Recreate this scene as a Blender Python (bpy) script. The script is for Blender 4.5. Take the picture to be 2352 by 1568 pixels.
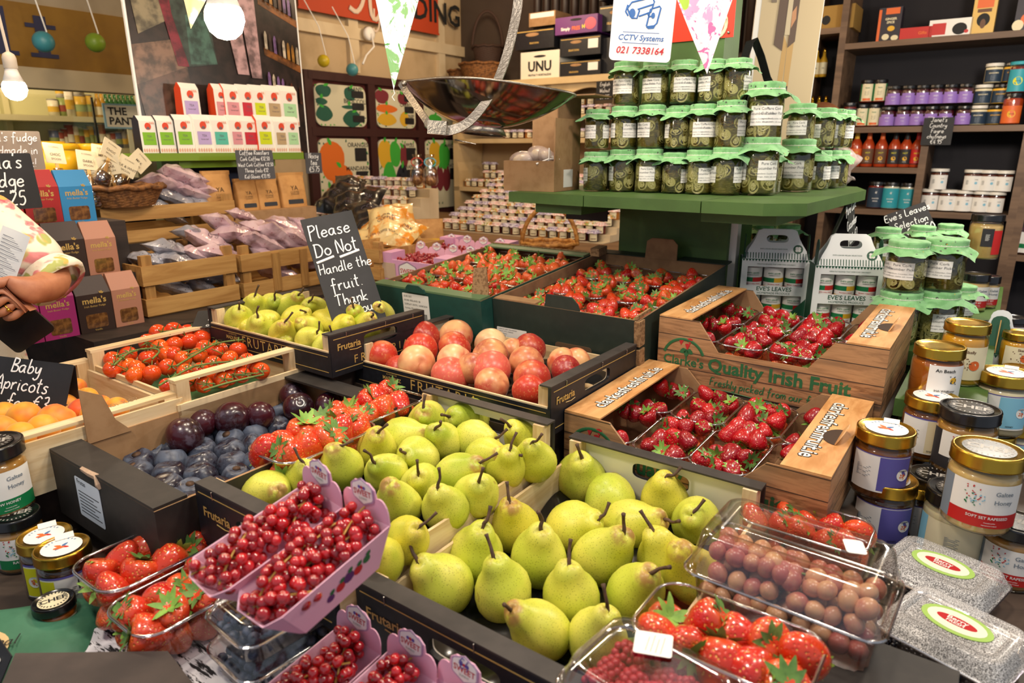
import bpy, math, random
from mathutils import Vector, Matrix, Euler
for _o in list(bpy.data.objects): bpy.data.objects.remove(_o)
SC = bpy.context.scene
COL = SC.collection
rnd = random.Random(7)
R = math.radians
# ---------------------------------------------------------------- camera, world, lights, exposure
FPX, PITCH, CAMZ = 1568.0, R(15.8), 1.5          # focal length in pixels of the 2352x1568 frame
cam = bpy.data.cameras.new('camera'); cam.sensor_width = 36; cam.lens = FPX/2352*36
cam.clip_start = .05; cam.dof.use_dof = True; cam.dof.focus_distance = 1.35; cam.dof.aperture_fstop = 5.6
camo = bpy.data.objects.new('camera', cam); COL.objects.link(camo)
camo.location = (0, 0, CAMZ); camo.rotation_euler = (R(90)-PITCH, 0, 0); SC.camera = camo
SC.view_settings.view_transform = 'Standard'; SC.view_settings.look = 'None'
SC.view_settings.gamma = 1; SC.view_settings.use_curve_mapping = False; SC.view_settings.exposure = 0.55
SC.cycles.transparent_max_bounces = 16; SC.cycles.max_bounces = 6; SC.cycles.glossy_bounces = 3; SC.cycles.diffuse_bounces = 3
SC.cycles.caustics_reflective = False; SC.cycles.caustics_refractive = False
wd = bpy.data.worlds.new('market_daylight'); SC.world = wd; wd.use_nodes = True
wd.node_tree.nodes['Background'].inputs[0].default_value = (.80, .88, 1, 1)
wd.node_tree.nodes['Background'].inputs[1].default_value = 0.30
def lamp(name, loc, watt, col=(1, .84, .64), size=.10):
    l = bpy.data.lights.new(name, 'POINT'); l.energy = watt; l.color = col; l.shadow_soft_size = size
    o = bpy.data.objects.new(name, l); COL.objects.link(o); o.location = loc; return o
WARM = (1, .74, .46); NEUT = (1, .87, .72)
for _i, (_p, _w, _c) in enumerate([((-.75, .55, 2.35), 24, NEUT), ((.25, .75, 2.4), 27, NEUT), ((1.62, 2.1, 1.9), 26, (1, .9, .76)),
        ((-.1, 1.75, 2.45), 20, NEUT), ((1.0, .7, 2.3), 20, NEUT), ((-1.35, 1.9, 2.4), 13, WARM),
        ((.15, 3.3, 2.5), 15, WARM), ((-.1, 4.3, 2.5), 15, WARM), ((2.0, 2.3, 2.6), 4, WARM), ((-1.9, 4.4, 2.5), 7, WARM), ((-2.6, 3.6, 2.1), 14, WARM)]):  # last lamp is added, with no fitting, to brighten the neighbouring stall
    lamp('unseen_lamp', _p, _w, _c)
# ---------------------------------------------------------------- from the photo to the place
_cp, _sp = math.cos(PITCH), math.sin(PITCH)
def ray(x, y):
    u = (x-1176)/FPX; v = (784-y)/FPX
    return Vector((u, _cp+v*_sp, -_sp+v*_cp))
def atz(x, y, z): d = ray(x, y); return Vector((0, 0, CAMZ))+d*((z-CAMZ)/d.z)
def aty(x, y, Y): d = ray(x, y); return Vector((0, 0, CAMZ))+d*(Y/d.y)
def sz(px, p):                                    # how long px pixels are at point p
    return px*(p.y*_cp-(p.z-CAMZ)*_sp)/FPX
YAW = R(54.2); RZ = YAW-R(90)                     # the stall: local x runs along v, local y along u (away from us)
cu, su = math.cos(YAW), math.sin(YAW)
def S(u, v, z): return Vector((cu*u+su*v, su*u-cu*v, z))
# ---------------------------------------------------------------- materials
def lin(h):
    if not isinstance(h, str): return tuple(h)[:3]
    h = h.lstrip('#'); c = [int(h[i:i+2], 16)/255 for i in (0, 2, 4)]
    return tuple(x/12.92 if x <= .04045 else ((x+.055)/1.055)**2.4 for x in c)
class NT:
    def __init__(s, name):
        s.m = bpy.data.materials.new(name); s.m.use_nodes = True; s.t = s.m.node_tree
        s.b = s.t.nodes['Principled BSDF']; s.out = s.t.nodes['Material Output']; s._c = {}
    def n(s, typ, **kw):
        nd = s.t.nodes.new('ShaderNode'+typ)
        for k, v in kw.items():
            if k.startswith('i_'):
                nd.inputs[int(k[2:]) if k[2:].isdigit() else k[2:].replace('_', ' ')].default_value = v
            else: setattr(nd, k, v)
        return nd
    def l(s, a, b): s.t.links.new(a, b); return s
    def co(s, kind='Object'):
        if 'c' not in s._c: s._c['c'] = s.n('TexCoord')
        return s._c['c'].outputs[kind]
    def rand(s):
        if 'r' not in s._c: s._c['r'] = s.n('ObjectInfo')
        return s._c['r'].outputs['Random']
    def off(s, vec, k=13.0):                       # shift coordinates per object
        a = s.n('VectorMath', operation='MULTIPLY_ADD'); cmb = s.n('CombineXYZ')
        for i in range(3): s.l(s.rand(), cmb.inputs[i])
        s.l(cmb.outputs[0], a.inputs[0]); a.inputs[1].default_value = (k, k*1.7, k*.6); s.l(vec, a.inputs[2]); return a.outputs[0]
    def noise(s, vec, scale, detail=3, rough=.55, dist=0):
        nd = s.n('TexNoise'); nd.inputs['Scale'].default_value = scale; nd.inputs['Detail'].default_value = detail
        nd.inputs['Roughness'].default_value = rough; nd.inputs['Distortion'].default_value = dist
        s.l(vec, nd.inputs['Vector']); return nd.outputs['Fac']
    def vor(s, vec, scale, feature='F1', out='Distance'):
        nd = s.n('TexVoronoi'); nd.feature = feature; nd.inputs['Scale'].default_value = scale; s.l(vec, nd.inputs['Vector']); return nd.outputs[out]
    def scale(s, vec, xyz):
        nd = s.n('Mapping'); nd.inputs['Scale'].default_value = xyz; s.l(vec, nd.inputs['Vector']); return nd.outputs[0]
    def sep(s, vec): nd = s.n('SeparateXYZ'); s.l(vec, nd.inputs[0]); return nd.outputs
    def step(s, fac, lo, hi, a=0., b=1.):
        nd = s.n('MapRange'); nd.interpolation_type = 'SMOOTHSTEP'; s.l(fac, nd.inputs[0])
        for i, v in zip((1, 2, 3, 4), (lo, hi, a, b)): nd.inputs[i].default_value = v
        return nd.outputs[0]
    def math(s, op, a, b=None):
        nd = s.n('Math', operation=op)
        for i, v in ((0, a), (1, b)):
            if v is None: continue
            if isinstance(v, (int, float)): nd.inputs[i].default_value = v
            else: s.l(v, nd.inputs[i])
        return nd.outputs[0]
    def mix(s, fac, a, b):
        nd = s.n('Mix', data_type='RGBA')
        if isinstance(fac, (int, float)): nd.inputs[0].default_value = fac
        else: s.l(fac, nd.inputs[0])
        for i, v in ((6, a), (7, b)):
            if isinstance(v, (str, tuple)): nd.inputs[i].default_value = (*lin(v), 1)
            else: s.l(v, nd.inputs[i])
        return nd.outputs[2]
    def color(s, c):
        if isinstance(c, (str, tuple)): s.b.inputs['Base Color'].default_value = (*lin(c), 1)
        else: s.l(c, s.b.inputs['Base Color'])
        return s
    def bump(s, h, strength=.3, dist=.002):
        nd = s.n('Bump'); nd.inputs['Strength'].default_value = strength; nd.inputs['Distance'].default_value = dist
        s.l(h, nd.inputs['Height']); s.l(nd.outputs[0], s.b.inputs['Normal']); return s
    def p(s, **kw):
        for k, v in kw.items(): s.b.inputs[k.replace('_', ' ')].default_value = v
        return s
MATS = {}
def mat(name, col, rough=.6, metal=0., coat=0., spec=.5, sss=0., var=None, bump=None):
    """plain surface; var=(scale, colour2, lo, hi), bump=(scale, strength, distance)"""
    if name in MATS: return MATS[name]
    t = NT(name); t.p(Roughness=rough, Metallic=metal, Coat_Weight=coat, Specular_IOR_Level=spec)
    if coat: t.p(Coat_Roughness=.06)
    if sss: t.p(Subsurface_Weight=sss, Subsurface_Radius=(.01, .004, .002), Subsurface_Scale=.6)
    if var: t.color(t.mix(t.step(t.noise(t.co(), var[0], 4), var[2], var[3]), col, var[1]))
    else: t.color(col)
    if bump: t.bump(t.noise(t.co(), bump[0], 4), bump[1], bump[2] if len(bump) > 2 else .002)
    MATS[name] = t.m; return t.m
def special(name):
    def deco(f):
        if name not in MATS:
            t = NT(name); f(t); MATS[name] = t.m
        return MATS[name]
    return deco
def glow(name, col, strength):
    if name not in MATS:
        t = NT(name); t.color(col); t.b.inputs['Emission Color'].default_value = (*lin(col), 1); t.p(Emission_Strength=strength); MATS[name] = t.m
    return MATS[name]
def clear(name, tint, base=.06, edge=.55, rough=.06):
    """thin see-through plastic or glass: transparent with a fresnel sheen"""
    if name in MATS: return MATS[name]
    t = NT(name); tr = t.n('BsdfTransparent'); tr.inputs[0].default_value = (*lin(tint), 1)
    gl = t.n('BsdfGlossy'); gl.inputs['Roughness'].default_value = rough; gl.inputs[0].default_value = (1, 1, 1, 1)
    lw = t.n('LayerWeight'); lw.inputs[0].default_value = .35
    f = t.step(lw.outputs['Facing'], .2, 1, base, edge); mx = t.n('MixShader')
    t.l(f, mx.inputs[0]).l(tr.outputs[0], mx.inputs[1]).l(gl.outputs[0], mx.inputs[2]).l(mx.outputs[0], t.out.inputs[0])
    MATS[name] = t.m; return t.m
def wood(name, a, b, axis=0, sc=1., rough=.7):
    if name in MATS: return MATS[name]
    t = NT(name); s = [38*sc]*3; s[axis] = 3.2*sc
    v = t.off(t.scale(t.co(), tuple(s)), 9); n1 = t.noise(v, 1, 4, .6, .6); n2 = t.noise(v, 5, 2)
    c = t.mix(t.step(n1, .35, .68), a, b); c = t.mix(t.math('MULTIPLY', t.step(n2, .5, .75), .35), c, b)
    t.color(c).p(Roughness=rough).bump(n2, .15, .001); MATS[name] = t.m; return t.m
# ---------------------------------------------------------------- mesh builder
class MB:
    def __init__(s): s.v, s.f, s.mi, s.sm, s.k, s.smooth = [], [], [], [], 0, False
    def mat(s, k): s.k = k; return s
    def sm_(s, on=True): s.smooth = on; return s
    def add(s, vs, fs, M=None):
        b = len(s.v)
        s.v += [tuple(M @ Vector(p)) if M else tuple(p) for p in vs]
        for f in fs: s.f.append([b+i for i in f]); s.mi.append(s.k); s.sm.append(s.smooth)
        return s
    def box(s, x0, y0, z0, x1, y1, z1, M=None):
        v = [(x, y, z) for z in (z0, z1) for y in (y0, y1) for x in (x0, x1)]
        return s.add(v, [(0, 2, 3, 1), (4, 5, 7, 6), (0, 1, 5, 4), (2, 6, 7, 3), (0, 4, 6, 2), (1, 3, 7, 5)], M)
    def lathe(s, prof, n=24, M=None, cap0=True, cap1=True, sx=1, sy=1):
        vs, fs = [], []
        for r, z in prof: vs += [(r*sx*math.cos(2*math.pi*i/n), r*sy*math.sin(2*math.pi*i/n), z) for i in range(n)]
        for j in range(len(prof)-1):
            for i in range(n): a, b = j*n+i, j*n+(i+1) % n; fs.append((a, b, b+n, a+n))
        if cap0: fs.append(tuple(range(n-1, -1, -1)))
        if cap1: fs.append(tuple((len(prof)-1)*n+i for i in range(n)))
        return s.add(vs, fs, M)
    def tube(s, pts, r, n=6, flat=1., up=None):
        pts = [Vector(p) for p in pts]; N = len(pts); rs = r if isinstance(r, (list, tuple)) else [r]*N
        vs, fs = [], []; u = None
        for i, p in enumerate(pts):
            d = (pts[min(i+1, N-1)]-pts[max(i-1, 0)])
            d = d.normalized() if d.length > 1e-9 else Vector((0, 0, 1))
            if up is not None: u = up-d*up.dot(d)
            elif u is None: u = d.orthogonal()
            else: u = u-d*u.dot(d)
            u = u.normalized() if u.length > 1e-9 else d.orthogonal().normalized()
            w = d.cross(u)
            for k in range(n):
                a = 2*math.pi*(k+.5)/n; vs.append(p+u*(math.cos(a)*rs[i]*flat)+w*(math.sin(a)*rs[i]))
        for j in range(N-1):
            for k in range(n): a, b = j*n+k, j*n+(k+1) % n; fs.append((a, b, b+n, a+n))
        fs += [tuple(range(n-1, -1, -1)), tuple((N-1)*n+i for i in range(n))]
        return s.add(vs, fs)
    def ball(s, c, r, n=12, m=8, sc=(1, 1, 1), M=None):
        c = Vector(c); vs, fs = [], []
        for j in range(1, m):
            t = math.pi*j/m
            vs += [(c.x+r*sc[0]*math.sin(t)*math.cos(2*math.pi*i/n), c.y+r*sc[1]*math.sin(t)*math.sin(2*math.pi*i/n), c.z+r*sc[2]*math.cos(t)) for i in range(n)]
        for j in range(m-2):
            for i in range(n): a, b = j*n+i, j*n+(i+1) % n; fs.append((a, a+n, b+n, b))
        t0, t1 = len(vs), len(vs)+1; vs += [(c.x, c.y, c.z+r*sc[2]), (c.x, c.y, c.z-r*sc[2])]
        for i in range(n): fs += [(t0, i, (i+1) % n), (t1, (m-2)*n+(i+1) % n, (m-2)*n+i)]
        return s.add(vs, fs, M)
    def prism(s, poly, h, M=None):                  # polygon in xy, from z=0 to z=h
        n = len(poly); vs = [(x, y, 0) for x, y in poly]+[(x, y, h) for x, y in poly]
        fs = [tuple(range(n-1, -1, -1)), tuple(range(n, 2*n))]+[(i, (i+1) % n, (i+1) % n+n, i+n) for i in range(n)]
        return s.add(vs, fs, M)
    def poly(s, pts, M=None): return s.add(pts, [tuple(range(len(pts)))], M)
    def grid(s, f, nu, nv, close=False):            # f(a,b) -> point, a,b in 0..1
        vs = [f(i/nu, j/nv) for j in range(nv+1) for i in range(nu+1)]
        fs = [(j*(nu+1)+i, j*(nu+1)+i+1, (j+1)*(nu+1)+i+1, (j+1)*(nu+1)+i) for j in range(nv) for i in range(nu)]
        return s.add(vs, fs)
    def warp(s, f): s.v = [tuple(f(Vector(p))) for p in s.v]; return s
    def mesh(s, name, mats):
        me = bpy.data.meshes.new(name); me.from_pydata(s.v, [], s.f)
        for m in (mats if isinstance(mats, (list, tuple)) else [mats]): me.materials.append(m)
        me.polygons.foreach_set('material_index', s.mi); me.polygons.foreach_set('use_smooth', s.sm); me.update(); return me
# ---------------------------------------------------------------- objects
def obj(name, me, parent=None, loc=None, rot=None, scale=None):
    o = bpy.data.objects.new(name, me); COL.objects.link(o)
    if parent is not None: o.parent = parent
    if loc is not None: o.location = loc
    if rot is not None: o.rotation_euler = rot
    if scale is not None: o.scale = (scale,)*3 if isinstance(scale, (int, float)) else scale
    return o
def tag(o, label, cat, group=None):
    o['label'] = label; o['category'] = cat
    if group: o['group'] = group
    return o
def thing(name, label, cat, loc=(0, 0, 0), rot=(0, 0, 0), group=None, scale=None):
    return tag(obj(name, None, None, loc, rot, scale), label, cat, group)
def struct(name, mb, m):
    o = obj(name, mb.mesh(name, m)); o['kind'] = 'structure'; return o
def part(name, mb, m, parent, loc=None, rot=None, scale=None, label=None):
    o = obj(name, mb.mesh(name, m) if isinstance(mb, MB) else mb, parent, loc, rot, scale)
    if label: o['label'] = label
    return o
def dup(root, loc=None, rot=None, label=None, group=None, scale=None):
    r = root.copy(); COL.objects.link(r)
    if loc is not None: r.location = loc
    if rot is not None: r.rotation_euler = rot
    if label: r['label'] = label
    if group: r['group'] = group
    if scale is not None: r.scale = (scale,)*3 if isinstance(scale, (int, float)) else scale
    for ch in root.children:
        c = ch.copy(); COL.objects.link(c); c.parent = r
        for g in ch.children:
            d = g.copy(); COL.objects.link(d); d.parent = c
    return r
class Proto:
    """first use moves the built thing itself, later uses copy it with its parts"""
    def __init__(s, root): s.root, s.used = root, False
    def put(s, loc, rot=(0, 0, 0), label=None, group=None, scale=None):
        if s.used: return dup(s.root, loc, rot, label, group, scale)
        s.used = True; r = s.root; r.location = loc; r.rotation_euler = rot
        if label: r['label'] = label
        if group: r['group'] = group
        if scale is not None: r.scale = (scale,)*3 if isinstance(scale, (int, float)) else scale
        return r
ORD = 'first second third fourth fifth sixth seventh eighth ninth tenth eleventh twelfth thirteenth fourteenth fifteenth sixteenth seventeenth eighteenth nineteenth twentieth'.split()
# ---------------------------------------------------------------- print lettering (built-in font) and hand lettering (strokes)
_tc = {}
def text_geo(s, size=1., align='CENTER', bold=0., shear=0., space=1.):
    key = (s, align, bold, shear, space)
    if key not in _tc:
        c = bpy.data.curves.new('lettering', 'FONT'); c.body = s; c.size = 1; c.align_x = align; c.align_y = 'CENTER'
        c.offset = bold; c.shear = shear; c.space_character = space; c.resolution_u = 2; c.fill_mode = 'FRONT'
        o = bpy.data.objects.new('lettering', c); me = bpy.data.meshes.new_from_object(o)
        _tc[key] = ([tuple(v.co) for v in me.vertices], [tuple(p.vertices) for p in me.polygons])
        bpy.data.objects.remove(o); bpy.data.curves.remove(c); bpy.data.meshes.remove(me)
    v, f = _tc[key]
    return [(x*size, y*size, z*size) for x, y, z in v], f
def put_text(mb, s, size, M, **kw):
    v, f = text_geo(s, size, **kw); return mb.add(v, f, M)
# handwriting: single-stroke letters, x-height .5, ascender 1, descender -.4
_H = {
'a':'.42,.42 .3,.5 .1,.42 .04,.2 .15,.02 .3,.08 .42,.42|.42,.5 .42,.1 .52,0','b':'.08,1 .06,.05|.06,.3 .25,.48 .42,.3 .35,.05 .15,0 .06,.1','c':'.42,.4 .28,.5 .08,.35 .08,.12 .25,0 .45,.1',
'd':'.42,.4 .25,.5 .06,.3 .1,.05 .28,.03 .42,.3|.45,1 .43,.2 .5,0','e':'.06,.25 .42,.3 .38,.46 .22,.5 .06,.3 .1,.06 .28,0 .46,.12','f':'.45,.9 .32,1 .22,.85 .2,-.3|.02,.48 .42,.5',
'g':'.42,.42 .25,.5 .06,.3 .15,.08 .35,.12 .42,.42|.43,.5 .42,-.2 .25,-.4 .06,-.28','h':'.06,1 .06,0|.06,.25 .25,.48 .38,.4 .4,0','i':'.1,.5 .1,.08 .18,0|.1,.68 .11,.7',
'j':'.2,.5 .18,-.25 .02,-.35|.2,.68 .21,.7','k':'.06,1 .06,0|.4,.48 .08,.22 .42,0','l':'.1,1 .08,.1 .18,0','m':'.05,.5 .05,0|.05,.3 .2,.5 .3,.4 .3,0|.3,.3 .45,.5 .56,.4 .58,0',
'n':'.06,.5 .06,0|.06,.3 .25,.5 .38,.4 .4,0','o':'.25,.5 .06,.35 .08,.1 .25,0 .42,.12 .42,.36 .25,.5','p':'.06,.5 .04,-.4|.06,.3 .25,.5 .42,.32 .32,.06 .06,.1','r':'.06,.5 .08,0|.08,.28 .22,.48 .36,.46',
's':'.38,.45 .2,.5 .08,.38 .3,.22 .32,.06 .15,0 .02,.08','t':'.18,.95 .16,.1 .3,0|.02,.6 .36,.62','u':'.06,.5 .06,.12 .2,0 .38,.14|.4,.5 .4,.1 .48,0','v':'.04,.5 .2,0 .38,.5','w':'.04,.5 .14,0 .28,.4 .4,0 .54,.5',
'x':'.04,.5 .4,0|.4,.5 .04,0','y':'.06,.5 .1,.15 .28,.12 .4,.5|.42,.5 .38,-.2 .2,-.4 .04,-.28',
'A':'.02,0 .3,1 .52,0|.12,.35 .44,.38','B':'.08,1 .06,0|.06,.98 .4,.9 .36,.6 .1,.52 .44,.4 .42,.08 .06,.02','C':'.55,.85 .32,1 .06,.65 .1,.15 .35,0 .58,.15','D':'.1,1 .08,0|.02,.95 .4,.9 .58,.5 .4,.08 .02,.02',
'E':'.48,.98 .1,.95 .08,.05 .5,.02|.08,.52 .4,.54','F':'.5,.98 .1,.95 .08,0|.08,.52 .4,.54','H':'.08,1 .06,0|.5,1 .48,0|.06,.48 .5,.55','I':'.1,1 .1,0','J':'.45,1 .42,.2 .25,0 .06,.15|.2,1 .6,1',
'G':'.55,.85 .32,1 .06,.65 .1,.15 .35,0 .55,.2 .55,.45 .35,.45','K':'.08,1 .06,0|.48,1 .08,.45 .5,0','O':'.3,1 .06,.6 .1,.1 .35,0 .54,.4 .48,.9 .3,1','L':'.1,1 .08,.05 .48,.03','M':'.04,0 .1,1 .3,.35 .52,1 .58,0','N':'.06,0 .08,1 .46,.02 .5,1','P':'.1,1 .06,-.2|.04,.9 .4,.95 .48,.65 .1,.45','R':'.1,1 .08,0|.08,.95 .42,.88 .4,.6 .1,.5 .5,0',
'S':'.48,.88 .28,1 .1,.78 .4,.42 .36,.08 .06,.06','T':'.02,.9 .3,.98 .6,.95|.3,.98 .26,0','W':'.02,1 .18,0 .36,.8 .52,0 .72,1','Y':'.04,1 .28,.5 .5,1|.28,.5 .24,0',
'0':'.25,1 .05,.6 .12,.05 .32,.02 .45,.5 .25,1','1':'.1,.8 .22,1 .2,0','2':'.06,.8 .25,1 .42,.75 .06,.04 .46,.03','3':'.06,.92 .32,1 .36,.66 .18,.52 .42,.38 .34,.04 .04,.06','4':'.32,1 .04,.35 .46,.36|.34,.6 .32,-.05',
'5':'.44,.98 .14,.96 .1,.58 .34,.6 .42,.28 .26,.02 .04,.08','6':'.4,.95 .1,.5 .12,.08 .35,.05 .4,.35 .1,.36','7':'.04,.97 .44,.97 .18,0','8':'.25,1 .08,.8 .4,.3 .25,0 .06,.25 .4,.75 .25,1','9':'.42,.7 .2,.55 .1,.8 .3,1 .42,.7 .3,0',
'\u20ac':'.56,.85 .36,1 .14,.7 .14,.3 .36,0 .58,.12|.0,.6 .42,.62|.0,.4 .4,.42','.':'.08,.02 .1,.05',"'":'.08,1 .05,.8','!':'.1,1 .08,.3|.08,.04 .09,.07','-':'.05,.4 .35,.42',
'\u263a':'.1,.6 .11,.66|.34,.6 .35,.66|.0,.35 .12,.18 .3,.16 .46,.36'}
def _cat(p, k=3):
    if len(p) < 3: return p
    out = []
    for i in range(len(p)-1):
        a, b, c, d = p[max(i-1, 0)], p[i], p[i+1], p[min(i+2, len(p)-1)]
        for j in range(k):
            t = j/k; out.append(tuple(.5*(2*b[q]+(c[q]-a[q])*t+(2*a[q]-5*b[q]+4*c[q]-d[q])*t*t+(3*b[q]-a[q]-3*c[q]+d[q])*t**3) for q in (0, 1)))
    return out+[p[-1]]
def hand_width(s, size): return sum((.32 if c == ' ' else max(float(p.split(',')[0]) for st in _H[c].split('|') for p in st.split())+.1) for c in s)*size
def hand(mb, s, size, M, r=.05, align='L', slant=.12, jit=.03):
    """chalk-pen writing lying in the xy plane of M, starting at its origin"""
    x = -hand_width(s, size)*(.5 if align == 'C' else 0); g = random.Random(s)
    for c in s:
        if c == ' ': x += .32*size; continue
        w = 0; dy = g.uniform(-jit, jit)*size
        for st in _H[c].split('|'):
            p = [tuple(float(t) for t in q.split(',')) for q in st.split()]; w = max(w, max(q[0] for q in p))
            q = [M @ Vector((x+(a+b*slant)*size, b*size+dy, size*.012)) for a, b in _cat(p)]
            mb.tube(q, r*size, 5, .25, (M.to_3x3() @ Vector((0, 0, 1))).normalized())
        x += (w+.1)*size
    return mb
def TR(x=0, y=0, z=0, rx=0, ry=0, rz=0, s=1.): return Matrix.Translation((x, y, z)) @ Euler((rx, ry, rz)).to_matrix().to_4x4() @ Matrix.Scale(s, 4)
FRONT = Euler((R(90), 0, 0)).to_matrix().to_4x4()      # xy text plane -> faces -y, upright
def atu(x, y, u):                                   # where the ray of a pixel meets the plane at distance u along the stall
    d = ray(x, y); k = u/(cu*d.x+su*d.y); return Vector((0, 0, CAMZ))+d*k
def atv(x, y, v):
    d = ray(x, y); k = v/(su*d.x-cu*d.y); return Vector((0, 0, CAMZ))+d*k
def uv(p): return cu*p.x+su*p.y, su*p.x-cu*p.y
def UVM(u, v, z): return Matrix.Translation(S(u, v, z)) @ Matrix.Rotation(RZ, 4, 'Z')     # local x=v, y=u, z=up
RU = RZ                      # faces -u (towards us)
RV = RZ+R(90)                # local x runs along u, local -y faces +v
CREAM = mat('cream_paint', '#d9c6a4', .7, var=(3, '#c4ae8a', .4, .8)); DARKW = wood('dark_stained_wood', '#3a2d26', '#251c18', 0, .5, .6)
GREENP = mat('green_paint', '#4a6a30', .55, var=(9, '#425e29', .4, .7), bump=(60, .15)); OLIVE = mat('olive_paint', '#6e8a1f', .5)
DKPURP = mat('dark_back_panel', '#1d1a20', .8); BROWNSH = wood('brown_shelf_board', '#7a5f48', '#5d4634', 0, .4, .55)
WHITEP = mat('white_card', '#f2efe9', .6); BLACKP = mat('black_card', '#17171a', .55); INK = mat('black_ink', '#1b1b1b', .7)
CHALK = mat('chalkboard_black', '#1b1a1c', .62, var=(14, '#262428', .4, .8)); PEN = mat('chalk_pen_white', '#f4f4f2', .7)
REDP = mat('red_ink', '#c0262b', .6); GOLDINK = mat('gold_ink', '#c9a65c', .45); GREENINK = mat('green_ink', '#2c6a3f', .6)
# --- shell
struct('floor', MB().box(-6, -1.2, -.06, 6, 7.5, 0), mat('concrete_floor', '#6f675e', .8, var=(2, '#574f48', .35, .7)))
struct('ceiling', MB().box(-6, 1.0, 3.05, 6, 7.5, 3.12), mat('ceiling_boards', '#8d7a60', .8))
struct('wall_back', MB().box(-5, 0, 0, 6.5, .08, 3.05, UVM(4.34, 0, 0)), mat('dim_plaster', '#4a3d33', .85, var=(2, '#3a2f28', .4, .7)))
m = MB(); W = UVM(0, -3.61, 0)
m.box(-.08, 2.33, 2.0, 0, 4.34, 3.05, W).box(-.08, 2.33, 0, 0, 4.34, 2.0, W)
struct('wall_left', m, mat('cream_wall', '#c4ab86', .75, var=(4, '#ab936e', .4, .75)))
m = MB()
for a, b in ((2.33, 2.42), (3.2, 3.28), (4.05, 4.12)): m.box(0, a, 1.97, .03, b, 3.05, W)
for z0, z1 in ((2.17, 2.24),): m.box(0, 2.33, z0, .035, 4.34, z1, W)
struct('trim_1', m, CREAM)
# the opening to the neighbouring stall: lintel above, cream fascia, mustard sign board
m = MB(); m.box(-.1, .2, 2.10, 0, 2.33, 3.05, W)
struct('wall_lintel', m, mat('grey_plaster', '#a89c86', .8, var=(3, '#958870', .35, .7)))
struct('trim_2', MB().box(-.06, .2, 1.755, .05, 2.33, 1.84, W), mat('fascia_cream', '#b8a98a', .7))
sg = thing('sign_board', 'mustard yellow sign board with dark blue lettering above the neighbouring stall', 'sign', S(1.2, -3.60, 1.84), (0, 0, RV))
part('board', MB().box(-1.0, -.02, 0, 1.13, 0, .26), mat('mustard_paint', '#8a6410', .6, var=(5, '#7a560c', .4, .7)), sg)
m = MB(); p = uv(atv(95, 78, -3.58))[0]-1.2
for dx, h_ in ((-.30, .235), (-.155, .235), (.0, .215)):
    m.box(p+dx-.024, -.024, .045, p+dx+.024, -.022, h_).box(p+dx-.055, -.0238, .045, p+dx+.055, -.0222, .062)
    m.box(p+dx-.05, -.0238, h_-.02, p+dx, -.0222, h_-.003) if dx else m.box(p-.06, -.0238, .165, p+.06, -.0222, .182)
part('lettering', m, mat('navy_paint', '#20244a', .6), sg)
m = MB().box(-1.2, .1, 0, -1.15, 2.3, 2.4, W); struct('wall_stall', m, mat('pale_green_wall', '#c9c79a', .8))
# --- the big display stand under the fruit: dark risers, lowest at the front
def riser(u0, u1, v0, v1, z): return MB().box(v0, u0, 0, v1, u1, z, UVM(0, 0, 0))
DISP = thing('display_table', 'dark brown stepped timber display table carrying the fruit crates', 'table', (0, 0, 0))
TBL = wood('worn_brown_table', '#54453a', '#3b2f28', 0, .35, .55)
for n, (a, b, c, d, z) in enumerate([(.05, 1.03, -1.66, .5, .845), (1.03, 1.41, -.64, -.13, .905), (.985, 1.345, -1.16, -.64, .985), (.43, .94, -1.27, -.9, .885),
        (.29, .64, -1.67, -1.27, .93), (.64, .9, -1.65, -1.25, .955), (.92, 1.31, -1.62, -1.16, 1.03), (1.41, 1.8, -.62, -.13, .985), (1.345, 1.935, -1.41, -.63, 1.02), (1.32, 1.97, -1.72, -1.42, 1.045)]):
    o = part('table_step', riser(a, b, c, d, z), TBL, DISP)
struct('trim_3', MB().box(.15, .2, 0, 1.2, 1.0, .835, UVM(0, 0, 0)), TBL)
GT = thing('green_table', 'green painted side table holding the honey and pickle jars', 'table', (0, 0, 0))
part('table_top', MB().prism([(-.125, 1.44), (.02, 1.44), (.02, 2.9), (-.62, 2.9), (-.62, 1.82), (-.125, 1.82)], .035, UVM(0, 0, 1.0)), GREENP, GT)
part('panel', MB().prism([(-.115, 1.45), (.01, 1.45), (.01, 2.8), (-.6, 2.8), (-.6, 1.83), (-.115, 1.83)], 1.0, UVM(0, 0, 0)), GREENP, GT)
BT = thing('side_table', 'worn brown timber table edge under the stacked honey jars', 'table', (0, 0, 0))
part('table_top', MB().prism([(-.12, 1.035), (.17, 1.035), (.17, 2.6), (.03, 2.6), (.03, 1.43), (-.12, 1.43)], .04, UVM(0, 0, .805)), TBL, BT)
part('panel', MB().prism([(-.1, 1.04), (.15, 1.04), (.15, 2.5), (.04, 2.5), (.04, 1.41), (-.1, 1.41)], .805, UVM(0, 0, 0)), DARKW, BT)
part('edge_strip', MB().box(.17, 1.04, .78, .185, 3.0, .85, UVM(0, 0, 0)), wood('pale_edge', '#8d7458', '#6c563f', 1, .5), BT)
LC = thing('ledge_counter', 'dark stained timber counter behind the fruit holding fudge boxes and coffee crates', 'counter', (0, 0, 0))
part('counter_top', MB().box(-2.6, .74, .90, -1.86, 2.0, 1.02, UVM(0, 0, 0)), DARKW, LC)
part('panel', MB().box(-2.55, .76, 0, -1.9, 2.0, .90, UVM(0, 0, 0)), DARKW, LC)
BC = thing('back_counter', 'timber counter behind the coffee crates stacked with jams', 'counter', (0, 0, 0))
part('counter_top', MB().box(-3.5, 2.04, 1.0, -1.2, 3.9, 1.04, UVM(0, 0, 0)), wood('counter_pine', '#8b6a46', '#6d4f33', 0, .4), BC)
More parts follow.
